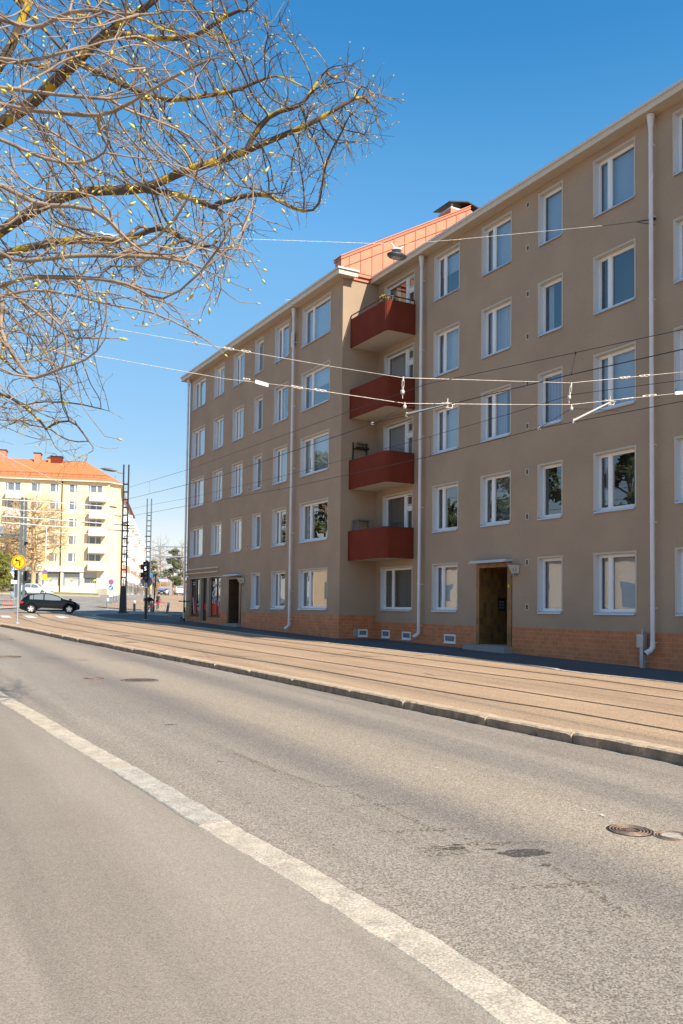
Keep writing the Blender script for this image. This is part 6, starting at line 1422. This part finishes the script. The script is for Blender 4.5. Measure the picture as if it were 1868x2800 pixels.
# each limb starts at the trunk: bend the off-frame start towards it
for q in (0, 3, 4, 8, 9, 10): limbs[q] = [trunk[2]+Vector((random.uniform(-.1, .1), random.uniform(-.1, .1), random.uniform(-1.5, .4) if q not in (9, 10) else -1.9))]+limbs[q]
SA = attach([trunk]+limbs, .13)
polyA = [(-700, -600), (500, -600), (700, -160), (737, 0), (800, 30), (815, 55), (765, 100), (745, 140), (770, 175), (830, 190), (880, 225), (905, 175), (955, 145), (985, 190), (1020, 205), (1070, 285), (1035, 370), (990, 415), (925, 430), (900, 470), (895, 525), (830, 505), (880, 585), (800, 570), (740, 540), (715, 600), (700, 640), (640, 770), (560, 800), (380, 770), (330, 800), (270, 920), (240, 1000), (200, 1120), (270, 1230), (240, 1330), (60, 1250), (-300, 1150), (-700, 900)]
polyC = [(840, 250), (860, 190), (905, 170), (955, 145), (990, 185), (1030, 210), (1068, 285), (1045, 330), (1035, 370), (990, 415), (925, 420), (860, 480), (780, 420), (740, 330)]
att = []
while len(att) < 5200:
    x, y = random.uniform(-700, 1080), random.uniform(-600, 1340)
    if not inpoly(x, y, polyA): continue
    if (x < 0 or y < 0) and random.random() > .22: continue
    if 0 < x < 250 and 1000 < y < 1340 and random.random() > (.85 if y < 1150 else .3): continue
    if x > 700 and random.random() > .8: continue
    if x < 560 and y > 0 and mnoise.noise(Vector((x*.009, y*.009, 1))) < -.08: continue
    d_ = random.gauss(9.6, .9) if x < 640 else random.gauss(9.1, .45); att.append(onD(x, y, max(7.6, min(12, d_))))
while len(att) < 6100:
    x, y = random.uniform(-250, 270), random.uniform(760, 1170)
    if x < 240-(y-760)*.05+30*mnoise.noise(Vector((0, y*.02, 3))): att.append(onD(x, y, random.gauss(9.9, .5)))
while len(att) < 6900:
    x, y = random.uniform(740, 1080), random.uniform(140, 600)
    if inpoly(x, y, polyC): att.append(onD(x, y, random.gauss(9.0, .35)))
N1, P1 = colonize(att, SA, .10, .75, .14, 90, .16); relax(N1, P1, 2); twigs(N1, P1, 5600, .12, .36, len(SA), spread=.75)
def split_tree(root, N, P, ntrunk, mats, label_part, **kw):
    mb = tree_mesh(N, P, mats, **kw); return mb
ta = thing('big_tree', 'big bare tree with yellow-lichened limbs reaching over the street, trunk outside the left edge', 'tree', TA)
mb = MB(); mb.tube(trunk[:3], [.30, .24, .20], 14); mb.build('trunk', 'bark_lichen', ta, True)
mb = tree_mesh(N1, P1, None, rtip=.0024, exp=2.4, rmax=.12, sides=3, buds=(.26, .014), rfun=lambda i, q: q if N1[i].z > 2.9 else max(.0022, q*.55)); mb.build('crown', ['bark_lichen', 'bud'], ta, True)
print('treeA nodes', len(N1))
# --- nearer shrubby tree: tan twigs with opening buds
random.seed(5)
TB = Vector((-1.15, 5.4, 0)); TB.z = G(TB.x, TB.y)-.12
tb = thing('budding_tree', 'nearer budding tree with tan branches and pale green buds in the upper left', 'tree', TB)
t2 = [TB, TB+Vector((.1, 0, 1.4)), TB+Vector((.25, -.1, 2.6))]
lb_ = [D3(k8, [(-300, 60, 4.9), (0, 180, 4.7), (60, 225, 4.6), (120, 235, 4.6), (250, 190, 4.5), (500, 205, 4.4), (700, 215, 4.3), (870, 205, 4.25), (1100, 265, 4.2), (1250, 350, 4.1), (1360, 380, 4.1)]),
       D3(k8, [(-300, 380, 4.8), (0, 400, 4.6), (50, 400, 4.5), (90, 370, 4.5), (180, 358, 4.5), (330, 390, 4.4), (520, 440, 4.3), (620, 490, 4.2), (820, 485, 4.1), (940, 540, 4.0), (1040, 590, 3.95), (1100, 630, 3.9), (1140, 680, 3.9), (1240, 750, 3.85)]),
       D3(k8, [(-300, 420, 4.9), (0, 350, 4.7), (80, 300, 4.6), (150, 290, 4.6), (400, 310, 4.5), (600, 325, 4.4), (740, 380, 4.3), (800, 410, 4.25), (850, 490, 4.2)]),
       D3(k8, [(60, 400, 4.5), (130, 440, 4.4), (230, 520, 4.3), (330, 650, 4.2), (430, 655, 4.15), (512, 672, 4.1), (560, 600, 4.1), (605, 550, 4.1)]),
       D3(k7, [(-200, 20, 4.5), (0, 70, 4.4), (90, 95, 4.3), (130, 110, 4.3), (180, 118, 4.3), (200, 75, 4.3), (270, 35, 4.2), (400, 60, 4.1), (520, 75, 4.0), (640, 50, 4.0), (720, 20, 4.0)]),
       D3(k7, [(-200, 160, 4.6), (0, 230, 4.5), (60, 255, 4.4), (180, 235, 4.4), (350, 170, 4.3), (430, 220, 4.2), (500, 262, 4.2), (600, 270, 4.1)]),
       D3(k7, [(-200, 380, 4.7), (0, 410, 4.6), (180, 432, 4.5), (340, 450, 4.4), (380, 470, 4.4), (520, 410, 4.3), (600, 345, 4.2), (660, 320, 4.2), (760, 262, 4.1), (905, 195, 4.0)]),
       D3(k7, [(-200, 320, 4.8), (0, 340, 4.7), (130, 340, 4.6), (200, 375, 4.5), (330, 375, 4.5), (440, 400, 4.4), (600, 345, 4.2)]),
       D3(k7, [(-200, 480, 4.6), (0, 545, 4.5), (70, 570, 4.5), (160, 620, 4.4), (300, 640, 4.3), (430, 600, 4.2)]),
       D3(k7, [(-100, 700, 4.5), (0, 725, 4.4), (90, 760, 4.4), (170, 822, 4.3), (280, 790, 4.3), (380, 800, 4.2), (440, 850, 4.15), (490, 950, 4.1), (500, 968, 4.1), (560, 970, 4.1), (680, 860, 4.0), (760, 760, 3.9)]),
       D3(k7, [(700, 1000, 3.6), (790, 940, 3.6), (860, 880, 3.6), (905, 830, 3.55), (980, 740, 3.5), (1050, 640, 3.5)]),
       D3(k9, [(0, 760, 4.2), (100, 900, 4.1), (250, 1060, 4), (340, 1200, 3.95), (460, 1290, 3.9), (530, 1370, 3.9)]),
       D3(k9, [(220, 1100, 4.0), (430, 990, 4.0), (510, 950, 3.9), (600, 925, 3.9), (700, 900, 3.85), (860, 840, 3.8)]),
       D3(k9, [(510, 950, 3.9), (550, 830, 3.9), (620, 700, 3.9)]),
       D3(k9, [(0, 1250, 4.2), (60, 1340, 4.1), (200, 1460, 4.1), (380, 1570, 4), (480, 1610, 4)]),
       D3(k8, [(850, 490, 4.2), (960, 400, 4.1), (1100, 280, 4.0), (1200, 130, 3.9), (1240, 0, 3.8)])]
base = t2[2]
for i in (0, 1, 2, 4, 5, 6, 7, 8, 9): lb_[i] = [base+Vector((0, 0, random.uniform(-.9, .25)))]+lb_[i]
lb_[10] = [lb_[9][-4]]+lb_[10]
lb_[11] = [lb_[1][2]]+lb_[11]; lb_[14] = [base+Vector((0, 0, -1.2))]+lb_[14]
SB = attach([t2]+lb_, .10)
polyB = [(-500, -300), (500, -300), (560, 0), (640, 140), (600, 300), (740, 430), (700, 660), (705, 740), (690, 810), (560, 800), (600, 930), (640, 985), (500, 930), (330, 900), (290, 1000), (230, 1060), (220, 1120), (170, 1110), (100, 1060), (0, 1080), (-500, 1050)]
att = []
while len(att) < 650:
    x, y = random.uniform(-500, 760), random.uniform(-300, 1130)
    if not inpoly(x, y, polyB) or ((x < 0 or y < 0) and random.random() > .3): continue
    if y < 450 and random.random() > .6: continue
    att.append(onD(x, y, random.uniform(3.6, 5.4)))
N2, P2 = colonize(att, SB, .075, .8, .07, 60, .22); relax(N2, P2, 2); twigs(N2, P2, 420, .10, .30, 40, spread=.8, up=.15)
# side twigs with buds along the limbs
mb = MB(); mb.tube(t2, [.09, .075, .06], 10); mb.build('trunk', 'bark_near', tb, True)
mb = tree_mesh(N2, P2, None, rtip=.0020, exp=2.45, rmax=.0125, sides=5, buds=(.5, .016)); mb.build('crown', ['bark_near', 'bud'], tb, True)
print('treeB nodes', len(N2))
# --- background trees
def bare_tree(name, label, base, H, rad, n, trunk_h, mats, rtip, seed, flat=1.0, group=None, tr=.25, dy=None):
    random.seed(seed); t = thing(name, label, 'tree', base, 0, group)
    S = attach([[base, base+Vector((rad*.03, 0, trunk_h)), base+Vector((-rad*.05, 0, H*.75))]], H*.03)
    att = []
    while len(att) < n:
        v = Vector((random.uniform(-1, 1), random.uniform(-1, 1), random.uniform(-1, 1)))
        if v.length > 1 or (v.length < .45 and random.random() < .5): continue
        att.append(base+Vector((v.x*rad, v.y*rad, trunk_h*.8+(H-trunk_h*.8)*(v.z+1)/2)))
    N, P = colonize(att, S, H*.024, H*.22, H*.026, 70, .2, .12); relax(N, P, 1); twigs(N, P, n//2, H*.03, H*.08, 10, up=.3, seg=H*.02)
    mb = MB(); mb.tube([base-Vector((0, 0, .5)), base+Vector((0, 0, trunk_h))], [tr*1.2, tr], 8); mb.build('trunk', mats, t, True)
    mb = tree_mesh(N, P, None, rtip=rtip, exp=2.3, rmax=tr, sides=3); mb.build('crown', mats, t, True); return t
b = onD(90, 1613, 128); bare_tree('bare_tree', 'bare spreading tree with golden twigs in front of the yellow block', b, 14.6, 5.4, 4200, 4.2, 'bark_far', .014, 3, tr=.30)
b = onD(18, 1613, 131); bare_tree('bare_tree', 'second bare tree at the left edge before the yellow block', b, 10.5, 3.6, 1800, 3.2, 'bark_far', .014, 4, tr=.2)
for i, (px, D_, H_, rd, lb) in enumerate(((437, 215, 15, 3.6, 'tall pale birch left of the far pine'), (430, 230, 11, 3.0, 'smaller birch behind the blue direction board'), (500, 200, 13, 3.6, 'pale birch at the corner of the brown building'), (412, 240, 9, 3, 'bare bush-like tree right of the tram signal'))):
    b = onD(px, 1626, D_); bare_tree('birch_tree', lb, b, H_, rd, 600, H_*.3, 'birch', .013, 11+i, tr=.13)
def conifer(name, label, base, H, rad, n, leaf, mats, seed, trunk_m='pinkbark', low=.25, clump=16, column=False):
    random.seed(seed); t = thing(name, label, 'tree', base); mb = MB(); mb.tube([base-Vector((0, 0, .5)), base+Vector((.1, 0, H*.5)), base+Vector((0, .1, H*.95))], [H*.018, H*.012, H*.004], 8)
    cs = []
    for i in range(clump):
        f = low+(1-low)*(i+random.random())/clump; r = rad*(1-f)**.55 if not column else rad*(1-((f-.45)/.62)**2)**.5 if abs(f-.45) < .62 else .2; a = random.uniform(0, 6.28); q = r*random.uniform(.35, .9)
        c = base+Vector((math.cos(a)*q, math.sin(a)*q, H*f)); cs.append((c, rad*(.35 if not column else .45)*random.uniform(.7, 1.2)*(1.15-f*.5))); mb.tube([base+Vector((0, 0, H*f*.9)), c], [H*.006, H*.002], 5)
    mb.build('trunk', trunk_m, t, True); mb = MB()
    for k in range(n):
        c, r = random.choice(cs); v = Vector((random.gauss(0, 1), random.gauss(0, 1), random.gauss(0, .6))); v = v.normalized()*random.random()**.4*r; v.z *= .6 if not column else 1.1; p = c+v
        d1 = Vector((random.gauss(0, 1), random.gauss(0, 1), random.gauss(0, 1))).normalized(); d2 = d1.orthogonal().normalized(); s_ = leaf*random.uniform(.6, 1.4); mb.add([p-d1*s_, p+d2*s_*.5, p+d1*s_, p-d2*s_*.5], [(0, 1, 2, 3)])
    mb.build('crown', mats, t, True); return t
b = onD(472, 1626, 200); conifer('pine_tree', 'tall green pine left of the brown building far down the street', b, 10.6, 4.0, 3200, .22, 'pine', 31)
b = onD(414, 1626, 225); conifer('pine_tree', 'smaller olive pine just right of the tram signal', b, 9.0, 3.2, 2000, .22, 'pine', 32)
b = onD(492, 1626, 215); conifer('pine_tree', 'dark pine half hidden by the corner of the brown building', b, 9.8, 3.2, 1800, .22, 'pine', 33)
b = onD(6, 1610, 112); conifer('thuja_bush', 'dense green conical thuja at the left edge', b+Vector((0, 0, 0)), 4.6, 1.25, 5200, .10, 'thuja', 34, low=.04, clump=46, column=True)
# scrub and distant wood closing the side street
random.seed(50); mb = MB()
for i in range(900):
    px = random.uniform(398, 512); D_ = random.uniform(235, 300); p = onD(px, 1626, D_); h = random.uniform(2, 8)*(.6+.4*mnoise.noise(Vector((px*.05, 0, 0)))); 
    mb.mat(0 if random.random() < .6 else 1)
    a = p+Vector((random.gauss(0, .6), random.gauss(0, .6), h)); mb.tube([p-Vector((0, 0, 1)), p.lerp(a, .5)+Vector((random.gauss(0, .3), 0, 0)), a], [.05, .04, .02], 3, False)
    for j in range(5): q = p.lerp(a, random.uniform(.4, 1)); d_ = Vector((random.gauss(0, 1), random.gauss(0, 1), .6)).normalized()*random.uniform(.6, 1.6); mb.tube([q, q+d_], [.03, .015], 3, False)
struct(mb.build('distant_woodland', ['bark_far', 'pinkbark']), 'stuff')
# opposite side of the street, seen only in the window glass
for i, (x, y, ln, lb) in enumerate(((-11, 40, 16, 'nearer'), (-11, 64, 20, 'farther'))):
    b = Vector((x, y, 0)); b.z = G(b.x, b.y); hs = thing('house', lb+' tan rendered house with a tiled roof on the unseen side of the street', 'house', b, R(-48))
    mb = MB(); mb.box((-8, -ln/2, -1), (0, ln/2, 4.6)); mb.build('wall', 'tan_wall', hs); mb = MB(); mb.prism([(.5, -ln/2-.5, 4.6), (-4, -ln/2-.5, 7.2), (-8.5, -ln/2-.5, 4.6)], (0, ln+1, 0)); mb.build('roof', 'roof_tile', hs)
    for q in range(int(ln/4)): mb = MB(); mb.box((.0, -ln/2+1.4+4*q, 1.2), (.05, -ln/2+2.8+4*q, 2.8)); mb.build('window', 'window_grey', hs)
for i, (x, y, h, r) in enumerate(((-16, 47, 15, 4.2), (-17, 60, 18, 5.2), (-16, 74, 18, 5.2), (-14, 90, 18, 5), (-15, 104, 19, 5.2), (-19, 38, 12, 3.6))):
    conifer('pine_tree', ('pine behind the nearer tan house', 'spreading pine between the two tan houses', 'tall pine behind the farther tan house', 'tallest pine past the farther tan house', 'bushy pine far past the tan houses', 'small pine nearest the camera')[i]+' on the unseen side of the street', Vector((x, y, G(x, y))), h, r, 2600, .34, 'pine', 60+i, low=.2, clump=26)
# ------------------------------------------------------------------ overhead line
def wire_thing(name, label, pts, r, m, cat='overhead wire', group=None, sag=0, n=24):
    r = r*(.72 if m == 'wire_light' else 1)
    pts = [Vector(p) for p in pts]; t = thing(name, label, cat, pts[0], 0, group); out = []
    for a, b in zip(pts, pts[1:]):
        for i in range(n): f = i/n; q = a.lerp(b, f); q.z -= sag*4*f*(1-f); out.append(q)
    out.append(pts[-1]); mb = MB(); mb.tube(out, r, 5); mb.build('wire', m, t, True); return t
X1, X2 = 10.3, 13.4
S2x = YC-14.6
def wpts(lst, X): return [onX(x, y, X) for x, y in lst]
cw2 = wpts([(400, 1404), (480, 1389), (792, 1333), (1168, 1250), (1474, 1172), (1868, 1097)], X2)
cw1 = wpts([(520, 1323), (614, 1298), (1016, 1160), (1237, 1104), (1563, 1024), (1868, 955)], X1)
ms2 = wpts([(520, 1361), (792, 1297), (1168, 1196), (1396, 1131), (1565, 1079), (1868, 1039)], X2)
ms1 = wpts([(511, 1285), (953, 1126), (1168, 1050), (1574, 964), (1868, 901)], X1)
def ext(p, back=25, fwd=None):
    e = p[-1]+(p[-1]-p[-2]).normalized()*back; return p+[Vector((p[-1].x, e.y, p[-1].z-.0*back))]
# towards the junction they run on to the far masts (measured ends at their own distances)
m1top = onD(338, 1400, 58)
fa = {'cw2': [(411, 1401, 56), (250, 1432, 70), (60, 1450, 80)], 'ms2': [(404, 1382, 56), (340, 1395, 60), (130, 1420, 78)], 'cw1': [(345, 1366, 50), (235, 1385, 62), (100, 1405, 75)], 'ms1': [(348, 1334, 50), (220, 1366, 62), (60, 1385, 75)]}
def withfar(p, k): return [onD(*q) for q in reversed(fa[k])]+p
wt1 = wire_thing('contact_wire', 'thicker black contact wire over the nearer tram track', withfar(ext(cw1), 'cw1'), .0095, 'wire', n=3)
wt2 = wire_thing('contact_wire', 'black contact wire over the farther tram track, lowest of the four', withfar(ext(cw2), 'cw2'), .0085, 'wire', n=3)
wt3 = wire_thing('messenger_wire', 'uppermost thin dark messenger wire over the nearer track', withfar(ext(ms1), 'ms1'), .0065, 'wire', n=3)
wt4 = wire_thing('messenger_wire', 'thin dark messenger wire above the farther contact wire', withfar(ext(ms2), 'ms2'), .0065, 'wire', n=3)
def dropper(t, a, b):
    mb = MB(); mb.tube([a, b], .004, 4); mb.tube([a-Vector((0, 0, .03)), a+Vector((0, 0, .02))], .012, 5); mb.tube([b-Vector((0, 0, .02)), b+Vector((0, 0, .03))], .012, 5); mb.build('dropper', 'wire', t, True)
dropper(wt3, onX(1574, 965, X1), onX(1563, 1022, X1)); dropper(wt4, onX(1177, 1195, X2), onX(1177, 1246, X2)); dropper(wt4, onX(763, 1302, X2), onX(763, 1340, X2)); dropper(wt3, onD(410, 1318, 46), onD(410, 1345, 46))
ya = 14.4
def span_wire(name, label, pts, Y0, Y1, r=.008, m='wire_light', left=None, right=None):
    P = []
    for i, (x, y) in enumerate(pts): f = i/(len(pts)-1); P.append(onY(x, y, Y0+(Y1-Y0)*f))
    if left: P = [left]+P
    if right: P = P+[right]
    return wire_thing(name, label, P, r, m, n=4), P
lp_b = Vector((-3.2, 16.5, 0)); lp_b.z = G(lp_b.x, lp_b.y)
s1, _ = span_wire('span_wire', 'upper pale span wire with pulleys crossing the street', [(219, 883), (617, 952), (900, 1001), (1103, 1033), (1563, 1047), (1868, 1017)], 16.2, 13.0, left=Vector((-3.1, 16.5, 5.6)), right=Vector((18.9, 13.0, 6.5)))
s2, _ = span_wire('span_wire', 'lower pale span wire with white plate and steady arms', [(275, 975), (617, 1036), (801, 1057), (1107, 1103), (1400, 1106), (1563, 1106), (1868, 1074)], 16.2, 13.0, left=Vector((-3.1, 16.5, 4.6)), right=Vector((18.9, 13.0, 5.6)))
s3, _ = span_wire('lamp_span_wire', 'thin grey wire carrying the hanging street lamps to the wall', [(295, 640), (690, 654), (1088, 668), (1250, 655), (1648, 617), (1773, 602)], 17.6, 15.4, r=.006, left=Vector((-3.1, 17, 6.9)), right=Vector((XM, 15.4, onY(1785, 601, 15.4).z)))
mb = MB(); q = onY(1648, 617, 15.45); q2 = Vector((XM-.01, 15.35, onY(1785, 601, 15.4).z)); mb.tube([q, q2], .013, 6); mb.tube([q.lerp(q2, .6), q2-Vector((0, 0, .15))], .01, 5); mb.tube([q2-Vector((.05, 0, 0)), q2], .04, 8); mb.build('wall_anchor', 'wire', s3, True)
def Ys(x, a=16.2, b=13.0): return a+(b-a)*(x-219)/(1868-219)
def fitting(t, pts, name, r=.022, m='wire_light'):
    """turnbuckles: pairs of short rods with eyes"""
    for x, y, x2, y2 in pts:
        a, b = onY(x, y, Ys(x)), onY(x2, y2, Ys(x2)); mb = MB(); u = Vector((0, 0, .018))
        mb.tube([a+u, b+u], .006, 5); mb.tube([a-u, b-u], .006, 5); mb.tube([a, a.lerp(b, .15)], r*.9, 6); mb.tube([a.lerp(b, .85), b], r*.9, 6); mb.tube([a.lerp(b, .45), a.lerp(b, .55)], r*.8, 6); mb.build(name, m, t, True)
fitting(s1, [(612, 951, 640, 956), (660, 959, 685, 963), (1694, 1034, 1722, 1031), (1748, 1029, 1776, 1026)], 'turnbuckle')
fitting(s2, [(665, 1036, 684, 1039), (797, 1056, 828, 1062), (860, 1065, 892, 1070), (1700, 1093, 1732, 1089), (1757, 1084, 1794, 1080)], 'turnbuckle')
for x0, y0, x1, y1 in ((699, 1043, 734, 1053), (1847, 1075, 1885, 1072)):
    a, b = onY(x0, y0, Ys(x0)), onY(x1, y1, Ys(x1)); mb = MB(); d = (b-a); mb.prism([a+Vector((0, 0, .035)), b+Vector((0, 0, .035)), b-Vector((0, 0, .035)), a-Vector((0, 0, .035))], (0, .03, 0)); mb.build('white_plate', 'sign_white', s2, True)
def pulley(t, x, y, x2, y2, X):
    Y = Ys(x); a, b = onY(x, y, Y), onY(x2, y2, Y); mb = MB(); mb.tube([a, a.lerp(b, .25)], .018, 6); s = Vector((.022, 0, 0))
    mb.tube([a.lerp(b, .2)+s, a.lerp(b, .55)+s], .007, 5); mb.tube([a.lerp(b, .2)-s, a.lerp(b, .55)-s], .007, 5); mb.tube([a.lerp(b, .55), a.lerp(b, .68)], .02, 6); mb.tube([b, b-Vector((0, 0, .07))], .01, 5); mb.build('hanger', 'wire_light', t, True)
    c = a.lerp(b, .84); mb = MB(); mb.T = Matrix.Translation(c) @ Matrix.Rotation(R(25), 4, 'Z'); mb.lathe([(0, -.018), (.055, -.018), (.03, 0), (.055, .018), (0, .018)], n=16, axis='y'); mb.build('pulley', 'insul', t, True)
pulley(s1, 1103, 1030, 1101, 1080, X1); pulley(s1, 1563, 1046, 1556, 1095, X2)
def steady(t, xa, ya_, xb, yb, wx, wy):
    """steady arm: pale tube from the span wire down to the contact wire"""
    a = onY(xa, ya_, Ys(xa)); k = X1 if xb < 1300 else X2; b = onX(xb, yb, k); mb = MB(); mb.tube([a, b], [.022, .024], 8); mb.build('steady_arm', 'insul', t, True)
    mb = MB(); mb.tube([b+Vector((0, 0, .04)), b-Vector((0, 0, .06))], .02, 6); mb.tube([b-Vector((.04, .04, .05)), b+Vector((.04, .04, -.05))], .018, 6); mb.tube([a+Vector((-.05, 0, .05)), a+Vector((.1, 0, .05)), a+Vector((.13, 0, 0)), a+Vector((.1, 0, -.05)), a+Vector((-.05, 0, -.05))], .012, 5); mb.tube([a-Vector((.15, 0, -.03)), a+Vector((.18, 0, .03))], .01, 5); mb.tube([a+Vector((0, 0, -.05)), a+Vector((0, 0, .14))], .014, 6); mb.build('clamp', 'wire_light', t, True)
steady(s2, 1224, 1108, 1112, 1132, 0, 0); steady(s2, 1668, 1100, 1568, 1150, 0, 0)
for x, y, xe, ye, xc, yc in ((1107, 1112, 1018, 1160, 1195, 1106), (1563, 1117, 1474, 1173, 1697, 1123)):
    Y = Ys(x); a = onY(x, y, Y); mb = MB(); mb.tube([onY(x, y-12, Y), a], .012, 6); mb.lathe([(0, -.045), (.03, -.03), (.035, 0), (.03, .03), (0, .045)], a, 10); mb.build('insulator', 'insul', s2, True)
    k = X1 if x < 1300 else X2; e = onX(xe, ye-2, k); mb = MB(); mb.tube([a, e], .006, 4); mb.tube([a, onY(xc, yc, Y)], .005, 4); mb.tube([e-(e-a)*.06, e], .012, 5); mb.build('bridle', 'wire', s2, True); mb = MB(); mb.box(e-Vector((.02, .03, .03)), e+Vector((.02, .03, .03))); mb.build('clamp', 'wire_light', s2, True)
# hanging street lamps
def street_lamp(px, py, Y, w, label, wirey):
    c = onY(px, py, Y); t = thing('street_lamp', label, 'street lamp', c, 0, 'street lamps hanging over the street')
    s = w/2; mb = MB(); mb.T = Matrix.Diagonal((s, s*.62, s*.46, 1)); mb.lathe([(.86, -.42), (1.0, -.1), (.96, .15), (.7, .45), (.3, .6), (0, .62)], n=24); mb.build('housing', 'mast_black', t)
    mb = MB(); mb.T = Matrix.Diagonal((s, s*.62, s*.46, 1)); mb.lathe([(.86, -.42), (0, -.44)], n=24, smooth=False); mb.mat(1); mb.box((-.45, -.5, -.56), (.35, .5, -.45)); mb.build('diffuser', ['grey_plastic', 'lamp_clear'], t)
    top = onY(px, wirey, Y).z-c.z; mb = MB(); mb.tube([(-.0, 0, s*.25), (0, 0, top*.5), (-.16, 0, top)], .014, 6); mb.tube([(0, 0, top*.5), (.18, 0, top*.95)], .012, 5); mb.lathe([(.12, top*.45), (.10, top*.6), (0, top*.62)], n=10); mb.build('hanger', 'sign_white', t)
street_lamp(1085, 699, 16.3, .50, 'flat dark street lamp hanging in front of the red gable', 668)
street_lamp(295, 656, 17.6, .50, 'flat dark street lamp hanging behind the tree branches', 638)
# the pole that the span wires hang from, just outside the left edge
t = thing('span_pole', 'grey pole holding the span wires on the near side of the street', 'pole', lp_b); mb = MB(); mb.tube([(0, 0, 0), (0, 0, 9.5)], [.12, .08], 12); mb.build('shaft', 'galv', t)
# white fibre rods between the black mast and the far side of the junction
def rod(label, pts, r=.04, m='white_rod', gr='white rods over the junction'):
    P = [onD(x, y, d) for x, y, d in pts]; t = thing('cross_rod', label, 'cross-span rod', P[0], 0, gr); mb = MB(); mb.tube(P, r, 6); mb.build('rod', m, t, True); mb = MB(); mb.tube([P[-1], P[-1]+(P[-1]-P[-2]).normalized()*.5], r*1.5, 6); mb.build('end_fitting', 'wire', t, True); return t
k1 = crop(0, 1200, .3316)
def kk(x, y, d): q = k1((x, y))[0]; return (q[0], q[1], d)
rod('topmost pale rod crossing in front of the yellow block', [kk(-60, 494, 62), kk(0, 500, 62), kk(400, 522, 62), kk(905, 560, 62)])
rod('second pale rod from the top before the yellow block', [kk(-60, 574, 66), kk(0, 580, 66), kk(640, 612, 66), kk(945, 634, 66)], .028)
rod('third pale rod, ending at the black mast', [kk(20, 637, 58), kk(440, 668, 58), kk(860, 698, 58), kk(1005, 710, 58)])
rod('fourth pale rod, ending lower on the black mast', [kk(20, 690, 58), kk(440, 722, 58), kk(860, 748, 58), kk(1005, 757, 58)])
rod('thin pale rod between the white post and the far mast, upper', [kk(430, 770, 68), kk(1195, 803, 68)], .022)
rod('thin pale rod between the white post and the far mast, lower', [kk(420, 875, 68), kk(1195, 902, 68)], .022)
wire_thing('guy_wire', 'steep white wire crossing the orange tiled roof, left one', [onD(0, 1241, 55), onD(88, 1315, 70), onD(120, 1343, 78)], .02, 'white_rod', n=2)
wire_thing('guy_wire', 'white wire crossing the orange tiled roof to the right', [onD(0, 1241, 55), onD(160, 1318, 75), onD(215, 1345, 80)], .02, 'white_rod', n=2)
wire_thing('stay_wire', 'black stay wires meeting above the side street junction', [onD(200, 1400, 62), onD(222, 1412, 62), onD(206, 1425, 62), onD(240, 1432, 64), onD(290, 1428, 66)], .015, 'wire', n=2)
# catenary portals over the side street
def portal(y0, y1, D_, label):
    a, b = onD(425, y0, D_), onD(520, y1, D_); t = thing('catenary_portal', label, 'catenary beam', a, 0, 'catenary beams over the side street'); mb = MB(); mb.tube([a, b], .07, 6); mb.build('beam', 'sign_grey', t, True)
    for x in (435, 447, 498): mb = MB(); mb.tube([onD(x, y0+.5, D_), onD(x, y0+(10 if x == 447 else 26), D_)], .025, 4); mb.build('hanger', 'sign_grey', t, True)
portal(1494, 1496, 88, 'upper grey catenary beam over the side street'); portal(1521, 1523, 88, 'lower grey catenary beam over the side street')
wire_thing('side_street_wire', 'thin wire dipping between the catenary beams, upper', [onD(402, 1507, 80), onD(447, 1502, 88), onD(500, 1523, 95)], .015, 'mast_grey', n=2)
wire_thing('side_street_wire', 'thin wire low over the side street', [onD(402, 1517, 80), onD(440, 1523, 88), onD(505, 1535, 95)], .015, 'mast_grey', n=2)
wire_thing('side_street_wire', 'thin level wire below the catenary beams', [onD(402, 1525, 80), onD(510, 1524, 90)], .012, 'mast_grey', n=2)
